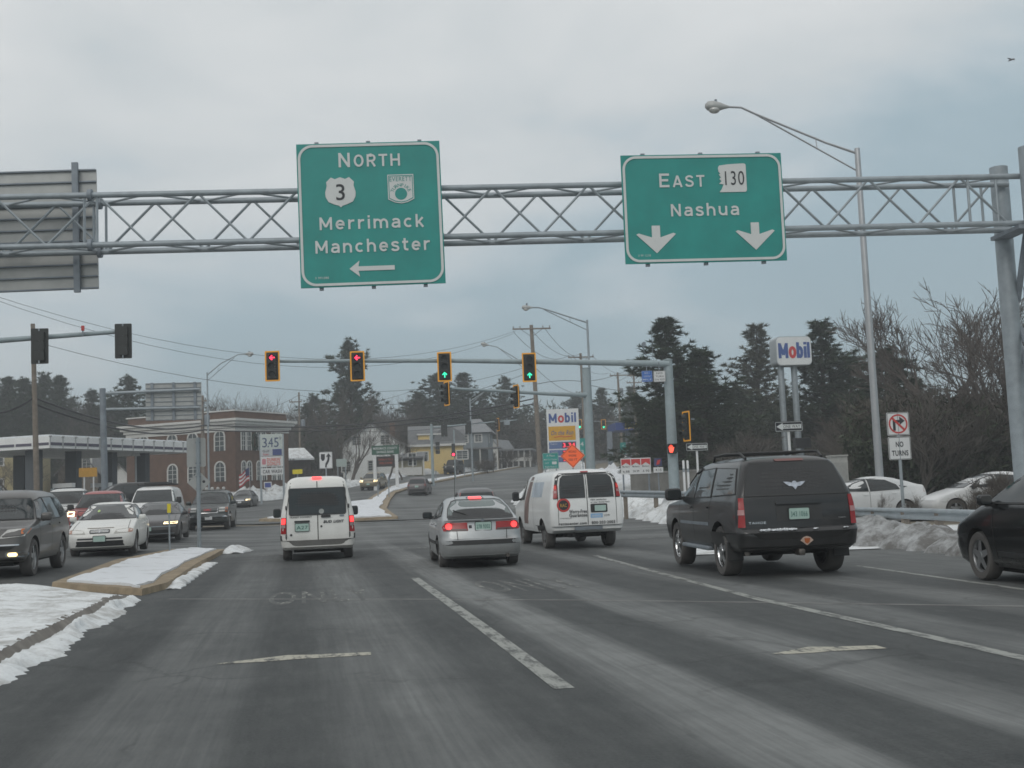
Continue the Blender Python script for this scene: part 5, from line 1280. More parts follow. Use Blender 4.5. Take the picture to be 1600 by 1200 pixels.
for i in range(6): MB().box(((-22 + i * 9) * k, -.12, z0(704) / 2), (.2, .2, z0(704))).build('porch_post', M['trim'], o)
MB().box((0, -.1, z0(718)), (52 * k, .15, .5)).build('porch_rail', M['trim'], o)
D = 170; b = gd(776, D); o, k, W_, he, hr, b, rf = house('small_white_gable', 'tiny white gable just right of the grey house', 773, 168, 18, 6, 699, 686, M['trim'], mat('pale_grey_shingles', (.22, .23, .24), .9), R(-30))
# low snowy roofed house by the price sign
o, k, W_, he, hr, b, rf = house('snowy_cottage', 'dark low house with snow on its roof right of the price sign', 465, 122, 44, 9, 715, 697, mat('dark_brown_wall', (.06, .05, .045), .8), M['snowmid'], R(12), False)
window_on(o, 'A', -.8, 1.2, .9, 1.1, fw=.1)
# houses seen below the canopy at the left
o, k, W_, he, hr, b, rf = house('cream_house', 'cream house glimpsed below the filling station canopy at the far left', 22, 118, 80, 9, 700, 680, mat('cream_clapboard', (.36, .31, .17), .7), M['shingle'], R(6))
for x in (-1.5, 1.6): window_on(o, 'A', x, 1.4, .9, 1.5, fw=.15); window_on(o, 'A', x, 4.4, .9, 1.5, fw=.15)
o, k, W_, he, hr, b, rf = house('pale_gable', 'pale gabled house glimpsed between the canopy columns', 186, 122, 34, 8, 742, 724, M['clapw'], M['shingle'], R(10))
o, k, W_, he, hr, b, rf = house('brown_gable', 'brown house with a pale window glimpsed below the canopy, left of the yellow board', 122, 124, 60, 8, 735, 702, mat('grey_brown_wall', (.16, .14, .12), .8), M['shingle'], R(-4))
window_on(o, 'A', .9, 3.6, .8, 1.4, fw=.18)
# low building behind the right-hand pines
o, k, W_, he, hr, b, rf = house('station_shop', 'low tan shop building glimpsed behind the pines under the raised fuel sign', 1180, 108, 130, 9, 684, 677, mat('tan_wall', (.17, .145, .115), .8), mat('dim_blue_roof', (.06, .09, .14), .7), R(-4), False)
for x in (-2, 1): window_on(o, 'A', x, 1.0, 1.4, 1.4, fw=.1)
# gull in the sky at upper right
D = 60; c_ = at(1580.5, 93.5, D); o = thing('gull', 'tiny grey gull gliding high at the right of the sky', 'bird', c_, R(20))
bd = MB()
bd.path([(0, -.20, 0), (0, -.12, .01), (0, .02, .015), (0, .14, .01), (0, .24, 0)], [.012, .042, .05, .035, .006], 10)
for sg in (-1, 1):
    pts = [(.03, .06, .02), (.16, .09, .07), (.30, .0, .045), (.02, -.06, .02)]
    up_ = [(.03, .06), (.17, .10), (.33, .02), (.30, -.01), (.16, -.01), (.03, -.07)]
    zz_ = [.02, .075, .05, .05, .065, .015]
    A_ = [bd.bm.verts.new((sg * x, y, z + .006)) for (x, y), z in zip(up_, zz_)]; B_ = [bd.bm.verts.new((sg * x, y, z - .006)) for (x, y), z in zip(up_, zz_)]
    bd.bm.faces.new(A_); bd.bm.faces.new(B_[::-1])
    for i in range(6): bd.bm.faces.new((A_[i], B_[i], B_[(i + 1) % 6], A_[(i + 1) % 6]))
bd.build('body', mat('gull_grey', (.30, .31, .33), .7), o, 40)
# ------------------------------------------------------------------ vehicles
def car_paint(name, col, dirt=.5, dz=.75, metal=0., rough=.32, dcol=GREY): return mat(name, col, rough, metal, .06, 1.5, coat=.35, dirt=(dcol, dirt, dz))
def rbox(mb, c, d, r, rz=0, seg=2):
    n0 = len(mb.bm.verts); mb.box(c, d, rz); mb.bm.verts.ensure_lookup_table()
    vs = mb.bm.verts[n0:]; es = list({e for v in vs for e in v.link_edges})
    bmesh.ops.bevel(mb.bm, geom=es, offset=r, segments=seg, affect='EDGES', profile=.5)
    return mb
WHEELS = {}
class Car:
    def __init__(s, name, label, cat, slices, paint, bow=.10, bowr=.05, barrel=.05, group=None):
        s.o = thing(name, label, cat, (0, 0, 0), 0, group)
        s.paint = paint; s.sl = slices; s.cut = []
        S = []
        for a, b in zip(slices, slices[1:]):
            n = max(1, int(round(max(abs(a[0] - b[0]) / .07, abs(a[1] - b[1]) / .22, abs(a[2] - b[2]) / .22))))
            for k in range(n): S.append([lerp(a[i], b[i], k / n) for i in range(5)])
        S.append(list(slices[-1]))
        bm = bmesh.new(); rings = []
        for z, yf, yr, hw, rc in S:
            rc = min(rc, hw * .9, (yf - yr) * .45); be = barrel * hw / .9; h2 = hw - be; P = []
            for k in range(5):
                x = (h2 - rc) * k / 4; P.append((x, yf - bow * (x / hw) ** 2))
            y0 = yf - bow * ((h2 - rc) / hw) ** 2
            for k in range(1, 6):
                a = R(90 - 18 * k); P.append((h2 - rc + rc * math.cos(a), y0 - rc + rc * math.sin(a)))
            y1 = yr + bowr * ((h2 - rc) / hw) ** 2
            for k in range(1, 18):
                t = k / 18; P.append((h2 + be * (1 - (2 * t - 1) ** 2), lerp(y0 - rc, y1 + rc, t)))
            for k in range(0, 6):
                a = R(-18 * k); P.append((h2 - rc + rc * math.cos(a), y1 + rc + rc * math.sin(a)))
            for k in range(3, -1, -1):
                x = (h2 - rc) * k / 4; P.append((x, yr + bowr * (x / hw) ** 2))
            full = P + [(-x, y) for x, y in P[-2:0:-1]]
            rings.append([bm.verts.new((x, y, z)) for x, y in full]); nh = len(P)
        n = len(rings[0])
        for a, b in zip(rings, rings[1:]):
            for k in range(n): bm.faces.new((a[k], b[k], b[(k + 1) % n], a[(k + 1) % n]))
        for rg, fl in ((rings[0], 0), (rings[-1], 1)):
            Rr = rg[:nh]; Ll = [rg[0]] + rg[:nh - 2:-1]; Ll = [rg[(-i) % n] for i in range(nh)]
            for i in range(nh - 1):
                q = [Rr[i], Rr[i + 1], Ll[i + 1], Ll[i]]; u = []
                for v in q:
                    if v not in u: u.append(v)
                if len(u) > 2: bm.faces.new(u if not fl else u[::-1])
        bmesh.ops.recalc_face_normals(bm, faces=bm.faces)
        s.bvh = BVHTree.FromBMesh(bm); s.bm = bm
        s.W = max(q[3] for q in slices)
    DIRS = dict(L=Vector((1, 0, 0)), R=Vector((-1, 0, 0)), B=Vector((0, 1, 0)), F=Vector((0, -1, 0)), T=Vector((0, 0, -1)))
    def hit(s, v, a, b):
        d = s.DIRS[v]
        o = Vector((-9, a, b)) if v == 'L' else Vector((9, a, b)) if v == 'R' else Vector((a, -9, b)) if v == 'B' else Vector((a, 9, b)) if v == 'F' else Vector((a, b, 9))
        h = s.bvh.ray_cast(o, d)
        if h[0] is None: h = s.bvh.find_nearest(o + d * 8.0)
        return h[0], (h[1] if h[1].dot(d) < 0 else -h[1])
    def patch(s, v, name, poly, m, off=.006, parent=None, grid=.06, skirt=.02, trim=None):
        if 'window' in name or 'windshield' in name: off = max(off, .016)
        if trim:
            cx = sum(p[0] for p in poly) / len(poly); cz = sum(p[1] for p in poly) / len(poly)
            wx_ = max(p[0] for p in poly) - min(p[0] for p in poly); wz = max(p[1] for p in poly) - min(p[1] for p in poly)
            s.patch(v, 'window_trim' if 'window' in name or 'windshield' in name else 'trim', [(cx + (a - cx) * (1 + 2 * trim / wx_), cz + (b - cz) * (1 + 2 * trim / wz)) for a, b in poly], M['plastic'], off * .5, parent, grid)
        mb = MB(); bm = mb.bm
        bm.faces.new([bm.verts.new((a, b, 0)) for a, b in poly])
        xs = [p[0] for p in poly]; ys = [p[1] for p in poly]
        for ax, lo, hi in ((0, min(xs), max(xs)), (1, min(ys), max(ys))):
            k = lo + grid
            while k < hi - .01:
                co = [0, 0, 0]; no = [0, 0, 0]; co[ax] = k; no[ax] = 1
                bmesh.ops.bisect_plane(bm, geom=bm.verts[:] + bm.edges[:] + bm.faces[:], plane_co=co, plane_no=no); k += grid
        ed = [e for e in bm.edges if e.is_boundary]; top = list(bm.verts)
        ex = bmesh.ops.extrude_edge_only(bm, edges=ed); low = {q for q in ex['geom'] if isinstance(q, bmesh.types.BMVert)}
        d = s.DIRS[v]
        for q in bm.verts:
            h, nrm = s.hit(v, q.co.x, q.co.y)
            q.co = h + ((nrm * .3 - d * .7) * off if q not in low else d * skirt)
        inner = [q for q in top if not any(e.is_boundary or any(u in low for u in e.verts) for e in q.link_edges)]
        for _ in range(14 if off > .01 else 4):
            if inner: bmesh.ops.smooth_vert(bm, verts=inner, factor=.5, use_axis_x=True, use_axis_y=True, use_axis_z=True)
        o = mb.build(name, m, parent or s.o, 35)
        return o
    def both(s, name, poly, m, **k):
        s.patch('L', name, poly, m, **k); s.patch('R', name, poly, m, **k)
    def pair(s, v, name, poly, m, **k):
        s.patch(v, name, poly, m, **k); s.patch(v, name, [(-a, b) for a, b in poly], m, **k)
    def seam(s, v, pts, w_=.012, m=None, name='panel_gap'):
        mb = MB()
        for (a0, b0), (a1, b1) in zip(pts, pts[1:]):
            L_ = math.hypot(a1 - a0, b1 - b0); n = max(1, int(L_ / .08)); px, pz = -(b1 - b0) / L_ * w_ / 2, (a1 - a0) / L_ * w_ / 2
            prev = None
            for k in range(n + 1):
                a, b = lerp(a0, a1, k / n), lerp(b0, b1, k / n)
                pr = []
                for sg in (-1, 1):
                    h, nr = s.hit(v, a + sg * px, b + sg * pz); pr.append(mb.bm.verts.new(h - s.DIRS[v] * .003 + nr * .002))
                if prev: mb.bm.faces.new((prev[0], prev[1], pr[1], pr[0]))
                prev = pr
        mb.build(name, m or M['seam'], s.o)
    def word(s, v, txt, h, x, z, m, off=.012, bold=.0, width=None, shear=0, name='lettering', parent=None):
        mb = MB(); sg = -1 if v in 'FR' else 1
        def fn(a, b):
            p, nr = s.hit(v, (x + (a - x) * sg), b); return p - s.DIRS[v] * off
        put_text(mb, txt, h, x, z, 0, bold, width, shear, fn); return mb.build(name, m, parent or s.o, recalc=False)
    def plate(s, v, x, z, txt='', off=.02, w_=.31, h_=.16, m=None):
        p, nr = s.hit(v, x, z); d = s.DIRS[v]; mb = MB(); sg = 1 if v == 'B' else -1
        y = p.y - d.y * off
        mb.prism(rrect(w_, h_, .02, 3, x, z), y, y + d.y * .012); o = mb.build('licence_plate', m or M['plate'], s.o)
        MB().ring(rrect(w_ + .02, h_ + .02, .025, 3, x, z), rrect(w_, h_, .02, 3, x, z), y - d.y * .006, y + d.y * .02).build('plate_frame', M['plastic'], o)
        if txt: 
            mb = MB(); put_text(mb, txt, h_ * .45, x, z - .005, 0, .015, w_ * .82, 0, lambda a, b: (x + (a - x) * sg, y - d.y * .003, b)); mb.build('plate_lettering', M['platetext'], o, recalc=False)
        return o
    def wheels(s, yf, yr, r, tw=.21, track=None, arch=1.17, rim='alloy', spokes=5):
        s.wz = (yf, yr, r)
        key = (r, tw, rim, spokes)
        hw = track or s.W
        for y in (yf, yr):
            for sg in (-1, 1): s.cut.append((sg, y, r, r * arch, hw))
        base = None
        for y in (yf, yr):
            for sg in (-1, 1):
                mb = MB(); w2 = tw / 2
                mb.lathe([(r * .66, -w2 * .9), (r * .80, -w2), (r * .93, -w2 * .98), (r * .99, -w2 * .72), (r, -w2 * .3), (r, w2 * .3), (r * .99, w2 * .72), (r * .93, w2 * .98), (r * .80, w2), (r * .66, w2 * .9)], 28, 'X')
                wh = mb.build('wheel', M['rubber'], s.o, 40)
                wh.location = (sg * (hw - w2 - .02), y, r); 
                rm = MB(); f = sg * w2
                rm.lathe([(r * .70, -f * .9), (r * .70, f * .82), (r * .64, f * .80), (r * .60, f * .45), (r * .60, -f * .9)], 28, 'X')
                for k in range(spokes):
                    a = 2 * PI * k / spokes + .3; ca, sa = math.cos(a), math.sin(a); wd = r * (.13 if spokes < 8 else .07)
                    q = []
                    for rr_, ww, xx in ((.10, wd * 1.2, f * .86), (.66, wd * .8, f * .74)):
                        for e in (-1, 1): q.append(rm.bm.verts.new((xx, rr_ * r * ca - e * ww * sa, rr_ * r * sa + e * ww * ca)))
                    rm.bm.faces.new((q[0], q[1], q[3], q[2]))
                rm.lathe([(r * .17, f * .80), (r * .17, f * .93), (r * .001, f * .97)], 12, 'X')
                rm.build('rim', M[{'alloy': 'rim', 'steel': 'steelrim', 'dark': 'darkrim', 'chrome': 'chrome'}[rim]], wh, 40)
                dk = MB(); dk.lathe([(r * .62, f * .30), (.001, f * .30)], 20, 'X'); dk.build('brake_disc', M['under'], wh)
    def mirrors(s, y, z, d=(.24, .12, .17), gap=.03, m=None):
        for v, sg in (('L', -1), ('R', 1)):
            h, _ = s.hit(v, y, z); mb = MB()
            rbox(mb, (h.x + sg * (gap + d[0] / 2), y, z + .02), d, min(d) * .36, 0, 3)
            mb.box((h.x + sg * (gap * .5), y + .01, z - d[2] * .25), (gap * 2 + .10, .06, .06))
            o = mb.build('wing_mirror', m or M['plastic'], s.o, 40)
            mm = MB(); mm.prism(rrect(d[0] * .78, d[2] * .74, .03, 3, h.x + sg * (gap + d[0] / 2), z + .02), y - d[1] / 2 - .004, y - d[1] / 2 + .002); mm.build('mirror_glass', M['glass'], o)
    def handle(s, v, a, b, m=None, w_=.16):
        s.patch(v, 'door_handle', rrect(w_, .035, .012, 3, a, b), m or s.paint, off=.03)
    def finish(s, loc, rz=0, parts_under=True):
        me = bpy.data.meshes.new('body')
        for f in s.bm.faces: f.smooth = True
        s.bm.to_mesh(me); s.bm.free(); me.materials.append(s.paint); me.materials.append(M['under'])
        o = bpy.data.objects.new('body', me); COL.objects.link(o)
        if s.cut:
            mb = MB()
            for sg, y, z, ra, hw in s.cut:
                n = 26; a = [mb.bm.verts.new((sg * (hw - .34), y + ra * math.cos(2 * PI * k / n), z + ra * math.sin(2 * PI * k / n))) for k in range(n)]
                b = [mb.bm.verts.new((sg * (hw + .3), q.co.y, q.co.z)) for q in a]
                for k in range(n): mb.bm.faces.new((a[k], a[(k + 1) % n], b[(k + 1) % n], b[k]))
                mb.bm.faces.new(a); mb.bm.faces.new(b)
            bmesh.ops.recalc_face_normals(mb.bm, faces=mb.bm.faces)
            for f in mb.bm.faces: f.material_index = 1
            cm = bpy.data.meshes.new('cut'); mb.bm.to_mesh(cm); mb.bm.free(); cm.materials.append(s.paint); cm.materials.append(M['under'])
            co = bpy.data.objects.new('cut', cm); COL.objects.link(co)
            md = o.modifiers.new('arches', 'BOOLEAN'); md.operation = 'DIFFERENCE'; md.object = co; md.solver = 'EXACT'
            dg = bpy.context.evaluated_depsgraph_get(); dg.update()
            nm = bpy.data.meshes.new_from_object(o.evaluated_get(dg)); o.modifiers.clear(); o.data = nm; nm.name = 'body'
            bpy.data.objects.remove(co); bpy.data.meshes.remove(cm)
        bm = bmesh.new(); bm.from_mesh(o.data)
        for f in bm.faces: f.smooth = True
        for e in bm.edges:
            e.smooth = not (len(e.link_faces) == 2 and (e.calc_face_angle(0) > R(38) or e.link_faces[0].material_index != e.link_faces[1].material_index))
        bm.to_mesh(o.data); bm.free()
        o.parent = s.o
        if parts_under:
            z0 = s.sl[0][0]; mb = MB(); yf, yr, r = s.wz
            mb.box((0, (yf + yr) / 2, z0 - .03), (s.W * 1.3, abs(yf - yr) + .8, .10))
            for y in (yf, yr): mb.tube((-s.W * .8, y, r * .9), (s.W * .8, y, r * .9), .06, n=8)
            mb.build('chassis', M['under'], s.o)
        s.o.location = loc; s.o.rotation_euler = (0, 0, rz)
        return s.o
def place_rear(px, d, Lh, rz=0, dx=0):           # origin so that the middle of the tail stands at this photo column and distance
    p = gd(px, d); h = Vector((-math.sin(rz), math.cos(rz), 0)); q = p + h * Lh; q.z = (terr(q.x + 0, q.y) + terr(p.x, p.y)) / 2
    return q
def place_front(px, d, Lh, rz): return place_rear(px, d, -Lh, rz)

# ---- small white panel van
c = Car('cargo_van', 'small white high-roof panel van stopped in the left lane with brake lights lit', 'van',
        [(.27, 2.15, -2.15, .82, .10), (.34, 2.25, -2.26, .88, .16), (.55, 2.29, -2.28, .905, .16), (.80, 2.29, -2.275, .905, .14), (.98, 2.22, -2.27, .90, .12), (1.05, 2.0, -2.265, .89, .12),
         (1.16, 1.40, -2.26, .87, .11), (1.5, .98, -2.24, .80, .11), (1.80, .62, -2.21, .735, .11), (1.90, .45, -2.17, .70, .14), (1.965, .25, -2.08, .62, .2), (2.0, .0, -1.9, .5, .25), (2.01, -.2, -1.6, .3, .2)],
        car_paint('white_van_paint', (.74, .74, .71), .40, .75), bow=.16, bowr=.02, barrel=.03)
c.wheels(1.45, -1.30, .325, .21, .86)
c.patch('B', 'rear_window', rrect(1.30, .60, .05, 4, 0, 1.405), M['glass'], trim=.025)
c.seam('B', [(0, .50), (0, 1.95)], .02); c.seam('B', [(-.74, .52), (-.735, 1.1), (-.62, 1.86)], .014); c.seam('B', [(.74, .52), (.735, 1.1), (.62, 1.86)], .014)
for sg in (-1, 1):
    t = c.patch('B', 'tail_light', [(sg * .865, .66), (sg * .745, .66), (sg * .74, 1.04), (sg * .845, 1.04)], M['tail'], off=.02)
    c.patch('B', 'brake_lens', [(sg * .845, .89), (sg * .76, .89), (sg * .755, 1.02), (sg * .832, 1.02)], M['taillit'], off=.03, parent=t)
    c.patch('B', 'reversing_lens', [(sg * .85, .80), (sg * .76, .80), (sg * .76, .87), (sg * .845, .87)], mat('pale_lens', (.35, .27, .27), .3), off=.026, parent=t)
c.patch('B', 'high_brake_light', rrect(.23, .05, .015, 3, 0, 1.955), M['taillit'], off=.05)
c.patch('B', 'bumper', [(-.90, .31), (.90, .31), (.90, .50), (-.90, .50)], mat('grey_bumper', (.13, .13, .125), .75, 0, .25, 3, dirt=(GREY, .5, .7)), off=.03)
c.patch('B', 'plate_lamp', rrect(.36, .045, .01, 2, -.37, .94), M['plastic'], off=.035)
c.plate('B', -.37, .805, 'A27', .03, .32, .18)
c.word('B', 'BUD', .06, .23, .915, M['blackmark'], .014, .08, .20, .25); c.word('B', 'LIGHT', .06, .49, .915, M['blackmark'], .014, .08, .25, .25)
c.word('B', 'TRANSIT CONNECT', .038, -.40, 1.045, M['plastic'], .014, .05, .52)
c.patch('B', 'door_handle', rrect(.23, .06, .025, 4, .19, 1.045), M['plastic'], off=.035)
c.patch('B', 'badge', rrect(.11, .045, .02, 4, .57, 1.045), M['galvdk'], off=.012)
c.patch('B', 'sticker', circ(.06, 18, .09, 1.165), mat('pale_sticker', (.36, .38, .37), .5), off=.030); c.patch('B', 'lock', circ(.025, 12, .08, .81), M['plastic'], off=.01)
c.patch('B', 'lock', circ(.028, 12, -.63, .63), M['plastic'], off=.01)
for sg in (-1, 1): c.patch('B', 'hinge', rrect(.03, .10, .008, 2, sg * .735, 1.27), M['plastic'], off=.02); c.patch('B', 'hinge', rrect(.03, .10, .008, 2, sg * .745, .60), M['plastic'], off=.02)
c.both('side_window', [(1.25, 1.18), (.30, 1.12), (.28, 1.66), (.78, 1.62)], M['glass'], trim=.02)
c.patch('F', 'windshield', [(-.78, 1.2), (.78, 1.2), (.66, 1.78), (-.66, 1.78)], M['glass'], trim=.02)
c.pair('F', 'headlight', [(.50, .74), (.86, .80), (.86, 1.0), (.60, .92)], M['lamp'], off=.015)
c.mirrors(1.05, 1.10, (.20, .14, .24), .05)
c.seam('L', [(.20, .45), (.20, 1.1)]); c.seam('R', [(.20, .45), (.20, 1.1)])
c.both('side_moulding', [(2.0, .50), (-2.2, .50), (-2.2, .62), (2.0, .62)], M['plastic'], off=.012)
c.finish(place_rear(498, 28.6, 2.30, 0)); c.o.scale = (1.035, 1.035, 1.035)
VAN_RZ = 0
# ---- silver hatchback
c = Car('hatchback', 'silver five-door hatchback with brake lights lit in the middle lane', 'car',
        [(.20, 2.10, -2.10, .78, .2), (.26, 2.22, -2.24, .83, .26), (.42, 2.30, -2.31, .855, .28), (.56, 2.31, -2.31, .86, .28), (.60, 2.30, -2.26, .858, .26), (.74, 2.24, -2.23, .853, .24), (.84, 2.02, -2.20, .84, .22),
         (.93, 1.60, -2.19, .82, .2), (.965, 1.3, -2.21, .805, .2), (.985, 1.15, -2.17, .795, .2), (1.02, 1.05, -2.02, .785, .22), (1.2, .70, -1.62, .71, .26), (1.33, .36, -1.27, .63, .3), (1.39, .12, -1.05, .56, .3), (1.425, -.08, -.80, .42, .25), (1.435, -.2, -.6, .25, .2)],
        car_paint('silver_paint', (.42, .44, .45), .50, .75, .55, .34), bow=.22, bowr=.12, barrel=.05)
c.wheels(1.33, -1.28, .31, .205, .83)
c.patch('B', 'rear_window', [(-.65, 1.04), (.65, 1.04), (.60, 1.20), (.50, 1.325), (.40, 1.355), (-.40, 1.355), (-.50, 1.325), (-.60, 1.20)], mat('sky_toned_rear_glass', (.085, .115, .112), .12, 0, .25, 1.2), trim=.022)  # reflected sky painted into the glass as a paler green-grey base colour
for sg in (-1, 1):
    t = c.patch('B', 'tail_light', [(sg * .76, .755), (sg * .28, .755), (sg * .29, .915), (sg * .72, .92), (sg * .78, .84)], M['tail'], off=.015)
    c.patch('B', 'brake_lens', circ(.062, 16, sg * .655, .845), M['taillit'], off=.03, parent=t)
    c.patch('B', 'reversing_lens', [(sg * .70, .758), (sg * .30, .758), (sg * .30, .79), (sg * .70, .80)], mat('smoked_lens', (.10, .06, .06), .3), off=.022, parent=t)
c.patch('B', 'high_brake_light', rrect(.27, .045, .02, 4, 0, 1.393), M['taillit'], off=.03)
c.patch('B', 'brake_light_shroud', rrect(.36, .05, .02, 4, 0, 1.390), M['plastic'], off=.012)
c.patch('B', 'bumper_strip', [(-.90, .475), (.90, .475), (.90, .565), (-.90, .565)], M['plastic'], off=.012)
c.patch('B', 'lower_valance', [(-.72, .19), (.72, .19), (.78, .30), (-.78, .30)], M['plastic'], off=.01)
c.plate('B', .03, .835, '278 9302', .02, .32, .165)
c.patch('B', 'spoiler_edge', [(-.66, .985), (.66, .985), (.66, 1.01), (-.66, 1.01)], M['plastic'], off=.016)
c.patch('B', 'badge', circ(.035, 14, .02, .945), M['galvdk'], off=.01); c.patch('B', 'sticker', rrect(.06, .06, .01, 2, -.23, .83), M['blackmark'], off=.006)
c.seam('B', [(-.62, .93), (-.50, .755), (-.49, .575)]); c.seam('B', [(.62, .93), (.50, .755), (.49, .575)]); c.seam('B', [(-.6, .935), (.6, .935)])
mb = MB(); h0, _ = c.hit('B', -.42, 1.05); h1, _ = c.hit('B', -.20, 1.08); h2, _ = c.hit('B', -.52, 1.16)
mb.path([h0 + Vector((.18, -.05, -.01)), h1 + Vector((-.1, -.045, .0)), h2 + Vector((0, -.03, 0))], .010, 6); mb.build('wiper', M['plastic'], c.o)
c.both('side_window', [(.98, 1.00), (.42, 1.29), (-.05, 1.345), (-.06, .985)], M['glass'], trim=.018)
c.both('side_window', [(-.14, .985), (-.13, 1.345), (-.75, 1.29), (-.98, 1.02)], M['glass'], trim=.018)
c.both('side_window', [(-1.06, 1.03), (-.85, 1.26), (-1.15, 1.20), (-1.45, 1.06)], M['glass'], trim=.018)
c.patch('F', 'windshield', [(-.68, 1.02), (.68, 1.02), (.52, 1.35), (-.52, 1.35)], M['glass'], trim=.02)
for v in 'LR':
    c.seam(v, [(-.10, .30), (-.10, .98)]); c.seam(v, [(1.0, .30), (1.05, .95)]); c.seam(v, [(-1.0, .62), (-1.02, 1.0)])
    c.handle(v, .02, .86); c.handle(v, -.92, .87)
c.both('side_moulding', [(1.0, .46), (-.95, .46), (-.95, .53), (1.0, .53)], M['plastic'], off=.012)
c.mirrors(.80, 1.02, (.22, .13, .15), .05)
c.pair('F', 'headlight', [(.35, .62), (.80, .66), (.82, .78), (.40, .74)], M['lamp'], off=.012)
mb = MB(); mb.tube((-.42, -1.05, 1.38), (-.42, -1.22, 2.15), .006, .003, 5); mb.build('aerial', M['plastic'], c.o)
mb = MB(); mb.tube((.5, -2.25, .24), (.5, -1.9, .26), .04, n=10); mb.build('exhaust', M['exhaust'], c.o)
c.finish(place_rear(756, 23.1, 2.30, R(-2.5)), R(-2.5))
# ---- white full-size cargo van
VANS = [(.42, 2.55, -2.66, .93, .1), (.50, 2.75, -2.80, .97, .14), (.75, 2.80, -2.82, 1.0, .12), (1.0, 2.76, -2.82, 1.0, .11), (1.12, 2.65, -2.81, .995, .11), (1.22, 2.2, -2.80, .985, .11), (1.30, 1.92, -2.79, .97, .11),
        (1.6, 1.58, -2.75, .905, .13), (1.80, 1.32, -2.70, .855, .17), (1.92, 1.12, -2.64, .80, .24), (1.99, .85, -2.52, .70, .30), (2.03, .5, -2.3, .55, .3), (2.05, .2, -2.0, .35, .25)]
wp = car_paint('white_fleet_paint', (.76, .77, .76), .28, .7)
c = Car('cargo_van', 'large white cargo van with a round red and black logo on its rear door', 'van', VANS, wp, bow=.14, bowr=.03, barrel=.03)
c.wheels(1.75, -1.62, .37, .25, .95, rim='steel')
c.patch('B', 'rear_trim', [(-.87, 1.29), (-.745, 1.29), (-.745, 1.66), (-.70, 1.84), (-.61, 1.905), (.61, 1.905), (.70, 1.84), (.745, 1.66), (.745, 1.29), (.87, 1.29), (.85, 1.5), (.775, 1.84), (.66, 1.945), (-.66, 1.945), (-.775, 1.84), (-.85, 1.5)], M['plastic'], off=.012)
for sg in (-1, 1):
    c.patch('B', 'rear_window', [(sg * .06, 1.32), (sg * .70, 1.32), (sg * .69, 1.62), (sg * .66, 1.80), (sg * .58, 1.875), (sg * .06, 1.885)], M['glass'], trim=.015)
    t = c.patch('B', 'tail_light', [(sg * .88, 1.31), (sg * .775, 1.31), (sg * .765, 1.66), (sg * .82, 1.66)], M['tail'], off=.03)
    c.patch('B', 'reversing_lens', [(sg * .865, 1.44), (sg * .785, 1.44), (sg * .783, 1.50), (sg * .86, 1.50)], mat('pink_lens', (.42, .22, .22), .3), off=.036, parent=t)
    c.patch('B', 'brake_lens', [(sg * .845, 1.54), (sg * .785, 1.54), (sg * .78, 1.63), (sg * .825, 1.63)], mat('bright_red_lens', (.55, .04, .03), .3, emit=.35), off=.036, parent=t)
c.seam('B', [(0, .62), (0, 1.92)], .018); c.seam('B', [(-.76, .63), (-.76, 1.3)], .012); c.seam('B', [(.76, .63), (.76, 1.3)], .012)
c.patch('B', 'high_brake_light', rrect(.20, .035, .01, 3, 0, 1.965), M['tail'], off=.03)
c.patch('B', 'bumper', [(-.98, .40), (.98, .40), (.98, .60), (-.98, .60)], M['plastic'], off=.06)
c.patch('B', 'bumper_step', [(-.36, .50), (.36, .50), (.36, .58), (-.36, .58)], M['galvdk'], off=.07)
lg = c.patch('B', 'logo_ring', circ(.175, 28, -.62, 1.135), M['redmark'], off=.006)
c.patch('B', 'logo_disc', circ(.125, 24, -.62, 1.135), M['blackmark'], off=.010, parent=lg)
c.word('B', 'RAC', .085, -.62, 1.13, mat('gold_mark', (.55, .32, .05), .5), .014, .02, .17, 0, 'logo_lettering', lg)
c.word('B', 'Worry-Free', .085, -.255, .965, M['blackmark'], .014, .05, .46); c.word('B', 'Guarantee', .085, -.255, .87, M['blackmark'], .014, .05, .46)
c.word('B', 'CHEVROLET', .028, -.57, .80, M['plastic'], .008, .01, .30); c.word('B', 'rentacenter.com', .065, -.40, .665, M['blackmark'], .014, .05, .72)
c.word('B', '800·203·2003', .07, .40, .665, M['blackmark'], .014, .05, .62)
c.word('B', '100% satisfaction', .04, .30, 1.245, M['plastic'], .012, .03, .42); c.word('B', 'or your money back', .04, .34, 1.185, M['plastic'], .012, .03, .50)
rc_ = c.patch('B', 'plate_recess', rrect(.44, .22, .03, 3, .30, 1.03), M['plastic'], off=.008)
c.plate('B', .33, 1.03, '', .025, .30, .15)
lp_ = c.patch('B', 'slogan_panel', rrect(.32, .11, .01, 2, .23, .84), mat('light_blue_decal', (.28, .45, .66), .5), off=.006)
c.word('B', 'worry', .06, .23, .84, M['white'], .010, .01, .24, .2, 'slogan_lettering', lp_); c.word('B', 'LOW', .055, .50, .84, M['plastic'], .008, .006, .15)
c.both('side_graphic', [(.95, .62), (.35, .62), (.15, 1.0), (.05, 1.9), (.45, 1.92), (.75, 1.4)], mat('brown_photo_decal', (.20, .13, .115), .5, 0, .55, 2.2), off=.004)
c.both('side_decal', [(-.15, 1.35), (-1.6, 1.35), (-1.6, 1.75), (-.15, 1.75)], mat('pale_blue_decal', (.42, .48, .54), .5, 0, .25, 2.0), off=.004)
c.both('side_window', [(1.80, 1.32), (.98, 1.30), (1.0, 1.80), (1.36, 1.78)], M['glass'], trim=.02)
c.patch('F', 'windshield', [(-.86, 1.34), (.86, 1.34), (.74, 1.84), (-.74, 1.84)], M['glass'], trim=.02)
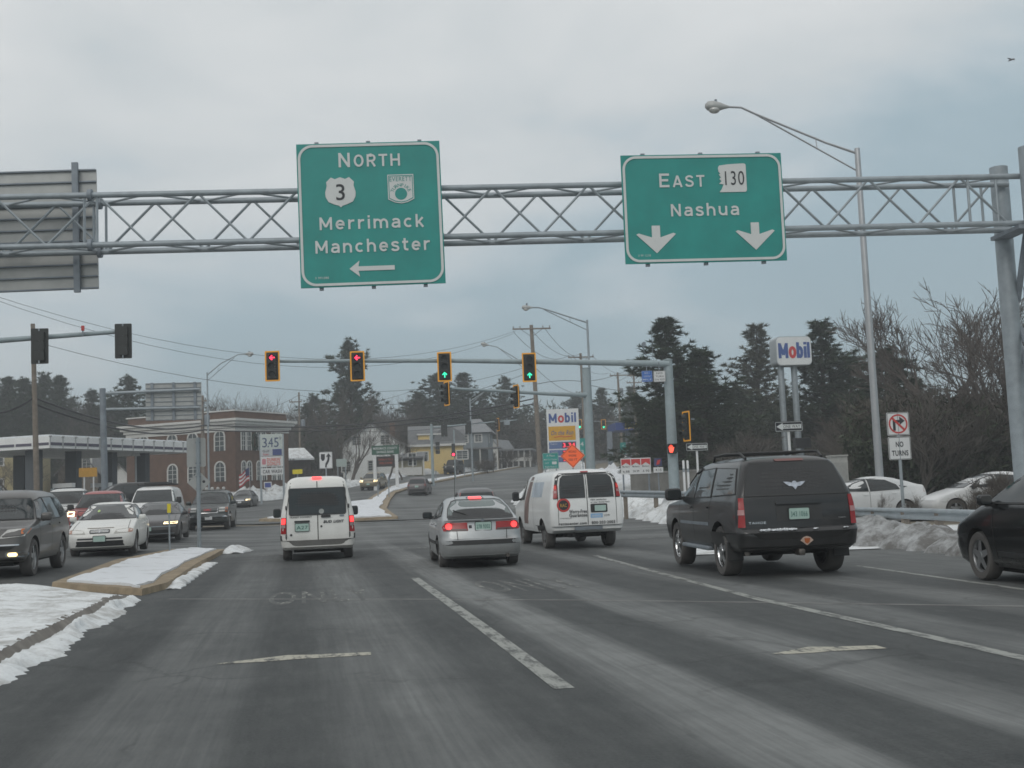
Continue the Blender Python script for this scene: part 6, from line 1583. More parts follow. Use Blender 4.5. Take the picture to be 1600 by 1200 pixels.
c.pair('F', 'headlight', rrect(.28, .20, .03, 3, .72, .98), M['lamp'], off=.015); c.patch('F', 'grille', rrect(1.1, .24, .03, 3, 0, .98), M['plastic'], off=.01)
c.mirrors(1.55, 1.36, (.20, .16, .27), .09)
for v in 'LR': c.seam(v, [(.95, .5), (.95, 1.9)]); c.seam(v, [(-.5, .5), (-.5, 1.9)])
mb = MB(); mb.tube((-.35, -2.7, .40), (-.35, -2.2, .42), .035, n=8); rbox(mb, (-.05, -2.2, .40), (.9, .7, .2), .05); mb.build('exhaust', M['under'], c.o)
c.finish(place_rear(921, 29.6, 2.82, R(-1)), R(-1))
# ---- black sport utility
SUVB = [(.42, 2.35, -2.40, .92, .15), (.50, 2.50, -2.55, .98, .2), (.70, 2.56, -2.58, 1.0, .17), (.74, 2.56, -2.56, 1.0, .14), (.78, 2.56, -2.50, 1.0, .12), (1.0, 2.50, -2.48, 1.0, .11), (1.12, 2.30, -2.46, .995, .11), (1.20, 1.55, -2.45, .98, .11),
        (1.26, 1.22, -2.44, .96, .11), (1.5, .92, -2.36, .88, .13), (1.72, .58, -2.26, .795, .16), (1.80, .40, -2.20, .75, .2), (1.855, .15, -2.10, .65, .25), (1.885, -.1, -1.9, .5, .25), (1.90, -.3, -1.6, .3, .2)]
bp_ = car_paint('black_dirty_paint', (.010, .011, .012), .20, .85, 0, .28, (.12, .115, .11))
c = Car('sport_utility_vehicle', 'big black sport utility vehicle with roof rails and a pale plate in the right lane', 'car', SUVB, bp_, bow=.12, bowr=.05, barrel=.04)
c.wheels(1.52, -1.43, .405, .27, .985, rim='chrome', arch=1.18)
c.patch('B', 'rear_window', [(-.80, 1.29), (.80, 1.29), (.745, 1.52), (.68, 1.72), (.62, 1.775), (-.62, 1.775), (-.68, 1.72), (-.745, 1.52)], mat('smoky_rear_glass', (.022, .024, .025), .16, 0, .25, 1.2), trim=.02)
for sg in (-1, 1):
    t = c.patch('B', 'tail_light', [(sg * .935, .80), (sg * .835, .80), (sg * .83, 1.25), (sg * .90, 1.25)], M['tail'], off=.015)
    c.patch('B', 'reversing_lens', [(sg * .93, .99), (sg * .84, .99), (sg * .838, 1.07), (sg * .92, 1.07)], mat('pink_lens', (.42, .22, .22), .3), off=.022, parent=t)
c.patch('B', 'high_brake_light', rrect(.46, .035, .012, 3, 0, 1.815), mat('dull_red_lens', (.14, .05, .045), .4), off=.03)
c.seam('B', [(-.82, 1.285), (.82, 1.285)], .012); c.seam('B', [(-.83, .77), (-.84, 1.28)]); c.seam('B', [(.83, .77), (.84, 1.28)])
c.patch('B', 'plate_recess', [(-.34, .88), (.38, .88), (.38, 1.15), (-.34, 1.15)], M['plastic'], off=.004)
c.patch('B', 'tailgate_handle', rrect(.72, .045, .015, 3, .02, 1.155), bp_, off=.035)
c.plate('B', .01, .985, '343 1066', .02, .32, .17)
c.word('B', 'TAHOE', .034, -.65, .865, M['chrome'], .012, .03, .27, 0, 'badge_lettering'); c.word('B', 'FLEXFUEL', .02, .70, .90, M['chrome'], .012, .01, .12, 0, 'badge_lettering')
c.patch('B', 'bumper', [(-1.02, .46), (1.02, .46), (1.02, .71), (-1.02, .71)], mat('black_bumper', (.012, .0125, .013), .45, 0, .2, 3, dirt=((.12, .115, .11), .25, .8)), off=.02)
wg = MB(); WP = [(0, -.07), (.04, -.02), (.09, -.015), (.14, .02), (.175, .055), (.10, .05), (.04, .035), (.02, .06), (0, .065), (-.02, .06), (-.04, .035), (-.10, .05), (-.175, .055), (-.14, .02), (-.09, -.015), (-.04, -.02)]
c.patch('B', 'winged_sticker', shift(WP, .0, 1.42), mat('pale_blue_sticker', (.42, .46, .52), .5, 0, .3, 20), off=.030)
em = c.patch('B', 'shield_sticker', shift([(-.10, 0), (-.05, .05), (0, .065), (.05, .05), (.10, 0), (.05, -.035), (0, -.075), (-.05, -.035)], .08, .575), mat('orange_white_sticker', (.55, .42, .35), .5), off=.028)
c.patch('B', 'shield_core', shift([(-.045, .03), (.045, .03), (.035, -.03), (0, -.055), (-.035, -.03)], .08, .58), mat('dark_orange_mark', (.45, .12, .03), .5), off=.034, parent=em)
mb = MB(); rnd = random.Random(4)
for k in range(16):
    x = -.62 + k * .036 + .01 * rnd.random(); h, _ = c.hit('B', x, .725); mb.blob((x, h.y - .005, .752), (.06, .05, .035 + .03 * rnd.random()), k, 1, .5)
for x in (.22, .25, .70, .74): h, _ = c.hit('B', x, .725); mb.blob((x, h.y, .75), (.06, .05, .03), int(x * 90), 1, .5)
mb.build('snow_on_bumper', M['snow'], c.o, 60)
sg_ = mat('side_glass_reflecting', (.035, .042, .045), .07, 0, .15, 1.5, spec=.8)
c.both('side_window', [(1.05, 1.28), (.62, 1.66), (.14, 1.71), (.10, 1.27)], sg_, trim=.02)
c.both('side_window', [(.0, 1.27), (.03, 1.71), (-.85, 1.73), (-1.0, 1.28)], sg_, trim=.02)
c.both('side_window', [(-1.12, 1.29), (-.97, 1.73), (-1.98, 1.70), (-2.25, 1.32)], sg_, trim=.015)
c.patch('F', 'windshield', [(-.84, 1.30), (.84, 1.30), (.70, 1.74), (-.70, 1.74)], M['glass'], trim=.02)
for v in 'LR':
    c.seam(v, [(.05, .55), (.05, 1.26)]); c.seam(v, [(1.12, .55), (1.12, 1.22)]); c.seam(v, [(-.95, .90), (-1.05, 1.26)])
    c.handle(v, .25, 1.10, M['chrome'] if False else bp_); c.handle(v, -.82, 1.10)
    c.patch(v, 'rain_guard', [(.90, 1.50), (.58, 1.72), (.10, 1.76), (.10, 1.71), (.55, 1.66), (.86, 1.46)], M['plastic'], off=.04)
    c.patch(v, 'side_moulding', [(1.02, .80), (-.88, .80), (-.88, .85), (1.02, .85)], M['galvdk'], off=.012)
c.mirrors(.98, 1.30, (.30, .18, .22), .07)
for sg in (-1, 1):
    mb = MB(); mb.path([(sg * .62, -.1, 1.86), (sg * .64, -.25, 1.95), (sg * .65, -1.0, 1.965), (sg * .64, -1.75, 1.945), (sg * .62, -1.95, 1.86)], .022, 8); mb.build('roof_rail', M['plastic'], c.o, 50)
    mb = MB(); rbox(mb, (sg * .95, .05, .42), (.14, 1.75, .07), .025); mb.build('running_board', M['galvdk'], c.o, 40)
    mb = MB(); rbox(mb, (sg * .86, -1.92, .42), (.26, .03, .30), .01); mb.build('mud_flap', M['plastic'], c.o)
for y in (-.55, -1.55): MB().tube((-.65, y, 1.955), (.65, y, 1.955), .020, n=8).build('roof_crossbar', M['plastic'], c.o)
mb = MB(); mb.path([(-.62, -1.3, .45), (-.64, -2.0, .42), (-.80, -2.35, .40)], .04, 10); rbox(mb, (0, -2.45, .40), (.10, .25, .10), .02); mb.tube((-.5, -1.43, .40), (.5, -1.43, .40), .09, n=10); mb.build('exhaust', M['exhaust'], c.o, 40)
c.pair('F', 'headlight', rrect(.34, .28, .04, 3, .75, .95), M['lamp'], off=.015)
c.finish(place_rear(1256, 17.75, 2.56, R(-5.0)), R(-5.0))
# ---- generic bodies
def scale_sl(sl, L0, W0, H0, L_, W_, H_): return [(z * H_ / H0, a * L_ / L0, b * L_ / L0, h * W_ / W0, r * W_ / W0) for z, a, b, h, r in sl]
SED = [(.19, 2.10, -2.10, .78, .22), (.25, 2.22, -2.22, .84, .28), (.42, 2.27, -2.26, .87, .28), (.58, 2.26, -2.27, .88, .26), (.68, 2.18, -2.26, .88, .24), (.76, 1.98, -2.25, .875, .22), (.85, 1.60, -2.22, .865, .2), (.92, 1.22, -2.17, .85, .2),
       (.96, 1.02, -2.05, .835, .2), (1.0, .92, -1.78, .815, .2), (1.04, .82, -1.58, .795, .2), (1.2, .45, -1.32, .715, .24), (1.33, .15, -1.05, .64, .28), (1.40, -.05, -.85, .55, .28), (1.435, -.25, -.62, .40, .2), (1.445, -.32, -.5, .22, .12)]
SUVS = [(.30, 2.05, -2.10, .86, .2), (.38, 2.22, -2.26, .91, .25), (.60, 2.28, -2.30, .93, .24), (.80, 2.24, -2.29, .935, .2), (.92, 2.05, -2.27, .93, .18), (1.0, 1.55, -2.25, .915, .17), (1.07, 1.15, -2.23, .90, .17), (1.3, .80, -2.12, .82, .2),
        (1.5, .46, -1.98, .735, .24), (1.60, .22, -1.85, .66, .28), (1.66, -.05, -1.65, .50, .25), (1.68, -.3, -1.3, .3, .2)]
PICK = [(.45, 2.60, -2.65, .90, .1), (.55, 2.72, -2.72, .95, .15), (.80, 2.74, -2.74, .97, .12), (1.0, 2.70, -2.74, .965, .1), (1.10, 2.55, -2.74, .955, .1), (1.14, 1.9, -2.73, .95, .1), (1.17, 1.35, -2.72, .94, .1), (1.185, 1.25, -.95, .93, .1), (1.2, 1.22, -.92, .925, .1),
        (1.5, .82, -.85, .82, .12), (1.72, .50, -.78, .735, .16), (1.79, .32, -.70, .66, .2), (1.84, .1, -.55, .5, .2), (1.85, -.05, -.4, .3, .15)]
SEDC = [(z, a + .40 * min(1, max(0, (z - .80) / .16)), b, h, r) for z, a, b, h, r in SED]
def sedan(name, label, L_, W_, H_, paint, wheel=(1.36, -1.27, .315), rim='alloy', group=None, mir=None, fwd=0.):
    s = scale_sl(SEDC if fwd else SED, 4.54, 1.76, 1.445, L_, W_, H_); c = Car(name, label, 'car', s, paint, bow=.20, bowr=.14, group=group)
    k, kw, kh = L_ / 4.54, W_ / 1.76, H_ / 1.445
    c.wheels(wheel[0] * k, wheel[1] * k, wheel[2], .205, W_ / 2 - .02, rim=rim)
    q = lambda pts: [(a * k, b * kh) for a, b in pts]; f = lambda pts: [(a * kw, b * kh) for a, b in pts]
    c.both('side_window', q([(.72 + fwd, .97), (.25 + fwd * .9, 1.25), (-.08 + fwd * .6, 1.335), (-.36, 1.345), (-.38, .97)]), M['glass'], trim=.018)
    c.both('side_window', q([(-.46, .97), (-.44, 1.345), (-.80, 1.31), (-1.14, 1.17), (-1.24, 1.0)]), M['glass'], trim=.018)
    c.patch('F', 'windshield', f([(-.76, .98), (.76, .98), (.74, 1.02), (.60, 1.32), (.50, 1.365), (-.50, 1.365), (-.60, 1.32), (-.74, 1.02)]), M['glass'], trim=.015)
    c.patch('B', 'rear_window', f([(-.68, 1.07), (.68, 1.07), (.54, 1.33), (-.54, 1.33)]), M['glass'], trim=.015)
    for v in 'LR':
        c.seam(v, q([(-.42, .28), (-.42, .95)])); c.seam(v, q([(.85, .28), (.92, .90)])); c.seam(v, q([(-1.1, .62), (-1.25, .96)]))
        c.handle(v, -.22 * k, .82 * kh); c.handle(v, -1.10 * k, .84 * kh)
    c.seam('T', [(.70 * kw, 2.0 * k), (.66 * kw, 1.1 * k)]); c.seam('T', [(-.70 * kw, 2.0 * k), (-.66 * kw, 1.1 * k)])
    if 'oncoming' in label or 'maroon' in label or 'slate' in label or 'rolling' in label: c.pair('B', 'tail_light', f([(.50, .80), (.74, .78), (.76, .92), (.54, .93)]), M['tail'], off=.015)
    c.mirrors((.62 + fwd) * k, .98 * kh, (.19, .12, .135), .04, mir or paint)
    c.patch('F', 'lower_grille', f([(-.62, .27), (.62, .27), (.58, .36), (-.58, .36)]), M['plastic'], off=.006)
    return c, k, kw, kh
def suv(name, label, L_, W_, H_, paint, r=.35, rim='alloy', group=None, mir=None):
    s = scale_sl(SUVS, 4.58, 1.87, 1.68, L_, W_, H_); c = Car(name, label, 'car', s, paint, bow=.16, bowr=.08, group=group)
    k, kw, kh = L_ / 4.58, W_ / 1.87, H_ / 1.68
    c.wheels(1.40 * k, -1.25 * k, r, .23, W_ / 2 - .015, rim=rim)
    q = lambda pts: [(a * k, b * kh) for a, b in pts]; f = lambda pts: [(a * kw, b * kh) for a, b in pts]
    c.both('side_window', q([(.92, 1.10), (.42, 1.44), (.05, 1.50), (.02, 1.08)]), M['glass'], trim=.018)
    c.both('side_window', q([(-.06, 1.08), (-.03, 1.50), (-.78, 1.51), (-.95, 1.09)]), M['glass'], trim=.018)
    c.both('side_window', q([(-1.05, 1.10), (-.90, 1.51), (-1.55, 1.47), (-1.95, 1.16)]), M['glass'], trim=.018)
    c.patch('F', 'windshield', f([(-.79, 1.10), (.79, 1.10), (.68, 1.40), (.60, 1.485), (-.60, 1.485), (-.68, 1.40)]), M['glass'], trim=.015)
    c.patch('B', 'rear_window', f([(-.70, 1.12), (.70, 1.12), (.60, 1.48), (-.60, 1.48)]), M['glass'], trim=.015)
    for v in 'LR':
        c.seam(v, q([(-.02, .42), (-.02, 1.06)])); c.seam(v, q([(1.0, .42), (1.0, 1.0)])); c.handle(v, .12 * k, .96 * kh); c.handle(v, -.85 * k, .97 * kh)
    c.mirrors(.80 * k, 1.10 * kh, (.22, .14, .17), .05, mir or paint)
    return c, k, kw, kh
def pickup(name, label, paint, L_=5.5, W_=1.94, H_=1.85):
    s = scale_sl(PICK, 5.48, 1.94, 1.85, L_, W_, H_); c = Car(name, label, 'pickup truck', s, paint, bow=.14, bowr=.02)
    c.wheels(1.65, -1.75, .37, .25, W_ / 2 - .02, rim='alloy')
    c.both('side_window', [(1.05, 1.21), (.62, 1.64), (.15, 1.71), (.12, 1.20)], M['glass'], trim=.02); c.both('side_window', [(.02, 1.20), (.05, 1.71), (-.62, 1.66), (-.74, 1.22)], M['glass'], trim=.02)
    c.patch('F', 'windshield', [(-.82, 1.21), (.82, 1.21), (.66, 1.70), (-.66, 1.70)], M['glass'], trim=.02)
    c.patch('F', 'grille', rrect(1.0, .24, .03, 3, 0, .96), M['plastic'], off=.012); c.patch('F', 'bumper', [(-.95, .55), (.95, .55), (.95, .74), (-.95, .74)], M['chrome'], off=.05)
    c.patch('B', 'rear_window', [(-.66, 1.25), (.66, 1.25), (.58, 1.62), (-.58, 1.62)], M['glass'])
    c.mirrors(1.0, 1.22, (.24, .15, .22), .07)
    for v in 'LR': c.seam(v, [(.06, .6), (.06, 1.16)]); c.seam(v, [(1.12, .6), (1.12, 1.1)]); c.seam(v, [(-.86, .6), (-.86, 1.1)])
    mb = MB(); mb.box((0, -1.85, 1.165), (1.62, 1.65, .03)); mb.build('bed_cover', M['plastic'], c.o)
    return c
# ---- black sedan at the right edge
c, k, kw, kh = sedan('sedan', 'black sedan cut off by the right edge of the photo', 4.54, 1.76, 1.50, car_paint('black_sedan_paint', (.008, .009, .010), .16, .60, 0, .18, (.12, .115, .11)), rim='alloy', mir=mat('black_mirror_paint', (.012, .013, .014), .2), fwd=.34)
c.patch('F', 'grille', rrect(.9, .14, .03, 3, 0, .60), M['plastic'], off=.01); c.pair('F', 'headlight', [(.40, .60), (.70, .62), (.72, .74), (.50, .70)], M['lamp'], off=.012)
c.both('side_moulding', [(.82, .34), (-1.0, .34), (-1.0, .40), (.82, .40)], M['plastic'], off=.01)
c.pair('B', 'tail_light', [(.50, .80), (.74, .78), (.76, .92), (.54, .93)], M['tail'], off=.015); c.plate('B', 0, .72, '', .02)
p = gd(1517, 15.9); c.finish(Vector((p.x + .98, p.y - 1.28, terr(p.x, p.y))), -R(5)); c.o.scale = (1.0, 1.02, 1.07)
# ---- oncoming: grey sport utility at the left edge
gp_ = car_paint('grey_brown_paint', (.085, .083, .08), .40, .95, .2, .35)
c, k, kw, kh = suv('sport_utility_vehicle', 'dark grey sport utility vehicle with a lit fog lamp at the left edge', 4.84, 1.99, 1.76, gp_, .375)
c.patch('F', 'grille', [(-.50, .72), (.50, .72), (.42, .96), (0, 1.0), (-.42, .96)], M['chrome'], off=.015); c.patch('F', 'grille_mesh', [(-.40, .74), (.40, .74), (.33, .92), (-.33, .92)], M['plastic'], off=.02)
for sg in (-1, 1):
    hl = c.patch('F', 'headlight', [(sg * .48, .78), (sg * .92, .82), (sg * .95, .97), (sg * .60, .95)], M['lamp'], off=.012)
    c.patch('F', 'indicator', [(sg * .86, .86), (sg * .94, .86), (sg * .945, .96), (sg * .84, .955)], M['amber'], off=.018, parent=hl)
    c.patch('F', 'fog_lamp', rrect(.16, .07, .03, 4, sg * .72, .47), M['foglit'], off=.03)
    c.patch('F', 'fog_lamp_surround', rrect(.34, .10, .03, 4, sg * .76, .47), M['galvdk'], off=.016)
c.patch('F', 'lower_grille', [(-.68, .56), (.68, .56), (.80, .64), (-.80, .64)], M['plastic'], off=.012); c.patch('F', 'chrome_strip', [(-.84, .64), (.84, .64), (.84, .67), (-.84, .67)], M['chrome'], off=.02)
c.patch('F', 'skid_plate', [(-.86, .35), (.86, .35), (.88, .42), (-.88, .42)], M['plastic'], off=.01)
q = gp(66, 899); c.finish(Vector((q.x - 1.10, q.y + 1.48, terr(q.x, q.y))), PI)
# ---- white sedan
c, k, kw, kh = sedan('sedan', 'white sedan with chipped bonnet edge waiting in the oncoming lane', 4.80, 1.785, 1.45, car_paint('white_sedan_paint', (.74, .74, .71), .25, .5), rim='alloy')
c.patch('F', 'grille', rrect(.52, .10, .03, 3, 0, .665), M['plastic'], off=.012); mb = None
for z in (.645, .685): c.patch('F', 'grille_bar', rrect(.48, .015, .006, 2, 0, z), M['chrome'], off=.018)
c.patch('F', 'badge', circ(.035, 14, 0, .665), M['chrome'], off=.025)
for sg in (-1, 1):
    hl = c.patch('F', 'headlight', [(sg * .36, .60), (sg * .80, .615), (sg * .82, .70), (sg * .74, .735), (sg * .42, .70)], mat('cloudy_headlamp', (.42, .41, .38), .3, 0, .15, 9), off=.012)
    c.patch('F', 'indicator', [(sg * .72, .62), (sg * .82, .625), (sg * .83, .70), (sg * .72, .715)], mat('pale_amber_lens', (.45, .26, .20), .3), off=.017, parent=hl)
c.patch('F', 'bumper_slot', rrect(1.15, .045, .02, 3, 0, .475), M['plastic'], off=.008); c.patch('F', 'bumper_slot', rrect(1.20, .06, .02, 3, 0, .39), M['plastic'], off=.008)
c.patch('F', 'rusty_bonnet_edge', [(-.34, .745), (.34, .745), (.34, .76), (-.34, .76)], mat('rust', (.10, .06, .035), .8), off=.008)
c.plate('F', 0, .475, '', .03, .31, .15)
c.patch('F', 'inspection_sticker', circ(.035, 12, .26, 1.20), mat('bright_green_sticker', (.45, .62, .22), .5), off=.030)
D = 31.0; q = gd(155, D); c.finish(Vector((q.x - .05, q.y + 2.35, q.z)), PI + R(1.5))
# ---- dark old sedan
c, k, kw, kh = sedan('sedan', 'dark maroon-grey old sedan with one lamp lit, behind the yellow reflector post', 5.0, 1.88, 1.43, car_paint('dark_sedan_paint', (.045, .040, .042), .35, .6), rim='steel')
for sg in (-1, 1):
    c.patch('F', 'headlight', [(sg * .38, .62), (sg * .84, .63), (sg * .85, .70), (sg * .40, .69)], M['lamplit'] if sg < 0 else M['lamp'], off=.012)
c.patch('F', 'bumper_strip', rrect(1.6, .03, .01, 2, 0, .535), M['galv'], off=.012); c.plate('F', .18, .46, '', .02, .30, .15)
c.patch('F', 'bumper_slot', rrect(1.3, .09, .02, 3, 0, .37), M['plastic'], off=.008); c.patch('F', 'chrome_strip', rrect(1.5, .02, .008, 2, 0, .285), M['galv'], off=.012)
D = 41.5; q = gd(238, D); c.finish(Vector((q.x, q.y + 2.5, q.z)), PI)
# ---- dark green old sport utility with roof lights
c, k, kw, kh = suv('sport_utility_vehicle', 'dark green boxy sport utility vehicle with a row of lamps on its roof', 4.7, 1.80, 1.76, car_paint('dark_green_paint', (.022, .032, .032), .30, .75), .37, 'alloy')
c.patch('F', 'grille', rrect(.80, .22, .03, 3, 0, .87), M['plastic'], off=.015); c.patch('F', 'grille_surround', rrect(.86, .28, .04, 3, 0, .87), M['chrome'], off=.008)
c.word('F', 'GMC', .09, 0, .87, mat('red_badge', (.45, .03, .03), .4), .03, .03, .32, 0, 'badge_lettering')
for sg in (-1, 1):
    for z in (.93, .82): c.patch('F', 'headlight', rrect(.24, .07, .01, 2, sg * .60, z), M['lamp'], off=.015)
    c.patch('F', 'indicator', rrect(.08, .20, .01, 2, sg * .78, .87), M['amber'] if sg < 0 else mat('dim_amber', (.30, .06, .04), .3), off=.012)
c.patch('F', 'bumper', [(-.92, .56), (.92, .56), (.92, .68), (-.92, .68)], M['chrome'], off=.05); c.plate('F', -.05, .52, '', .06, .31, .15, M['signwhite'])
for k_ in range(5): mb = MB(); mb.lathe([(.001, -.10), (.06, -.08), (.075, 0), (.001, .012)], 12, 'Y', (-.5 + k_ * .25, .28, 1.80)); mb.build('roof_lamp', M['lamp'], c.o, 50)
mb = MB(); mb.tube((-.62, .22, 1.72), (.62, .22, 1.72), .02, n=6); mb.build('roof_bar', M['plastic'], c.o)
D = 56; q = gd(328, D); c.finish(Vector((q.x, q.y + 2.3, q.z)), PI - R(2)); c.o.scale = (1.12, 1.1, 1.12)
# ---- grey sedan approaching
c, k, kw, kh = sedan('sedan', 'dark grey sedan with lit headlamps rolling up behind the green sport utility', 4.6, 1.76, 1.46, car_paint('slate_paint', (.07, .075, .078), .4, .6, .2), rim='alloy')
c.pair('F', 'headlight', [(.44, .60), (.80, .63), (.82, .73), (.54, .70)], M['lamplit'], off=.012); c.patch('F', 'grille', rrect(.7, .10, .03, 3, 0, .62), M['chrome'], off=.01); c.plate('F', 0, .46, '', .02, .3, .15, M['signwhite'])
D = 93; q = gd(380, D); c.finish(Vector((q.x, q.y + 2.3, q.z)), PI - R(7))
# ---- white van facing us
c = Car('cargo_van', 'white cargo van facing us with a dark roof rack among the queued oncoming traffic', 'van', scale_sl(VANS, 5.6, 2.0, 2.05, 5.5, 1.96, 2.05), wp, bow=.14, bowr=.03, barrel=.03)
c.wheels(1.70, -1.60, .36, .24, .94, rim='steel')
c.both('side_window', [(1.75, 1.32), (.98, 1.30), (1.0, 1.80), (1.34, 1.78)], M['glass'], trim=.02); c.patch('F', 'windshield', [(-.84, 1.34), (.84, 1.34), (.72, 1.84), (-.72, 1.84)], M['glass'], trim=.02)
c.pair('F', 'headlight', rrect(.28, .20, .03, 3, .72, .98), M['lamp'], off=.015); c.patch('F', 'grille', rrect(1.1, .24, .03, 3, 0, .98), M['plastic'], off=.01); c.patch('F', 'bumper', [(-.95, .5), (.95, .5), (.95, .68), (-.95, .68)], M['plastic'], off=.04)
c.patch('B', 'rear_window', [(-.66, 1.3), (.66, 1.3), (.6, 1.8), (-.6, 1.8)], M['glass'])
c.mirrors(1.55, 1.36, (.22, .16, .28), .09)
mb = MB()
for y in (.8, 0, -.8, -1.6): mb.tube((-.75, y, 2.12), (.75, y, 2.12), .025, n=6)
for x in (-.72, .72): mb.tube((x, .9, 2.14), (x, -1.9, 2.14), .03, n=6)
rbox(mb, (0, -.4, 2.18), (1.0, 1.8, .09), .02); mb.build('roof_rack', M['plastic'], c.o)
D = 50; q = gd(234, D); c.finish(Vector((q.x, q.y + 2.8, q.z + .1)), PI)
# ---- red and white pickups
c = pickup('pickup_truck', 'red pickup truck with a lit lamp behind the white sedan', car_paint('red_paint', (.30, .030, .028), .30, .8))
c.patch('F', 'headlight', rrect(.26, .18, .03, 3, .74, .98), M['lamplit'], off=.02); c.patch('F', 'headlight', rrect(.26, .18, .03, 3, -.74, .98), M['lamp'], off=.02)
D = 43.5; q = gd(143, D); c.finish(Vector((q.x, q.y + 2.7, q.z + .0)), PI)
c = pickup('pickup_truck', 'white pickup truck half hidden between the grey vehicle and the red pickup', car_paint('white_pickup_paint', (.58, .59, .58), .3, .8))
c.pair('F', 'headlight', rrect(.26, .20, .03, 3, .74, .98), M['lamp'], off=.02)
D = 47.5; q = gd(86, D); c.finish(Vector((q.x, q.y + 2.7, q.z + .05)), PI)
c, k, kw, kh = suv('sport_utility_vehicle', 'black sport utility vehicle standing by the fuel pumps under the canopy', 4.7, 1.9, 1.75, mat('plain_black_paint', (.02, .021, .022), .3), .36)
D = 66; q = gd(182, D); c.finish(Vector((q.x, q.y + 1, q.z + .55)), PI / 2 + .4)
# ---- beyond the junction
c, k, kw, kh = suv('sport_utility_vehicle', 'gold sport utility vehicle coming round the bend with both headlamps lit', 4.4, 1.80, 1.72, car_paint('gold_paint', (.24, .205, .135), .35, .7, .3), .35)
c.pair('F', 'headlight', rrect(.30, .15, .03, 3, .66, .84), M['lamplit'], off=.015); c.patch('F', 'grille', rrect(.9, .14, .02, 3, 0, .84), M['plastic'], off=.01); c.plate('F', 0, .56, '', .02)
D = 106; q = gd(586, D); c.finish(Vector((q.x, q.y + 1.8, q.z)), PI - R(17))
c, k, kw, kh = suv('estate_car', 'small dark mauve car driving away round the bend beyond the junction', 4.3, 1.75, 1.58, car_paint('mauve_grey_paint', (.09, .075, .08), .45, .8), .32)
c.pair('B', 'tail_light', [(.62, .86), (.80, .86), (.72, 1.30), (.64, 1.30)], mat('faded_tail_lens', (.25, .06, .05), .3), off=.02); c.plate('B', 0, .80, '', .02); c.patch('B', 'bumper', [(-.86, .4), (.86, .4), (.86, .58), (-.86, .58)], M['plastic'], off=.03)
D = 98; q = gd(660, D); c.finish(Vector((q.x, q.y + 1.9, q.z)), -R(13))
c = Car('off_road_vehicle', 'small boxy black off-road vehicle approaching near the yellow house', 'car', [(.45, 1.85, -1.9, .72, .05), (.55, 1.95, -1.95, .78, .08), (.95, 1.95, -1.95, .80, .06), (1.10, 1.9, -1.95, .80, .06), (1.14, .95, -1.95, .79, .06), (1.2, .80, -1.94, .76, .06), (1.68, .50, -1.88, .68, .08), (1.78, .40, -1.8, .62, .12), (1.80, .2, -1.6, .4, .1)], mat('plain_black_paint', (.02, .021, .022), .3), bow=.03, bowr=.02, barrel=.01)
c.wheels(1.30, -1.15, .37, .24, .86); c.patch('F', 'windshield', [(-.68, 1.22), (.68, 1.22), (.62, 1.64), (-.62, 1.64)], M['glass'], trim=.03); c.both('side_window', [(.7, 1.2), (-1.7, 1.2), (-1.7, 1.62), (.45, 1.62)], M['glass'])
for sg in (-1, 1):
    c.patch('F', 'headlight', circ(.095, 14, sg * .48, .92), M['lamp'], off=.02)
    mb = MB(); rbox(mb, (sg * .78, 1.35, .90), (.26, 1.1, .07), .02); mb.build('mudguard', M['plastic'], c.o)
c.patch('F', 'grille', rrect(.55, .26, .02, 2, 0, .90), M['plastic'], off=.01); c.patch('F', 'bumper', [(-.75, .5), (.75, .5), (.75, .62), (-.75, .62)], M['plastic'], off=.12); c.mirrors(.85, 1.26, (.16, .1, .2), .04)
D = 134; q = gd(713, D); c.finish(Vector((q.x, q.y + 1.9, q.z)), PI - R(22))
c, k, kw, kh = suv('sport_utility_vehicle', 'grey sport utility vehicle with tall orange-red tail lights just beyond the silver hatchback', 4.5, 1.80, 1.70, car_paint('mid_grey_paint', (.12, .125, .13), .4, .8, .3), .34)
c.pair('B', 'tail_light', [(.70, 1.00), (.86, 1.00), (.80, 1.25), (.68, 1.52), (.60, 1.52), (.68, 1.25)], mat('orange_tail_lens', (.55, .09, .04), .3, emit=.15), off=.02); c.plate('B', 0, .85, '', .02)
D = 44; q = gd(754, D); c.finish(Vector((q.x, q.y + 2.2, q.z)), -R(4))
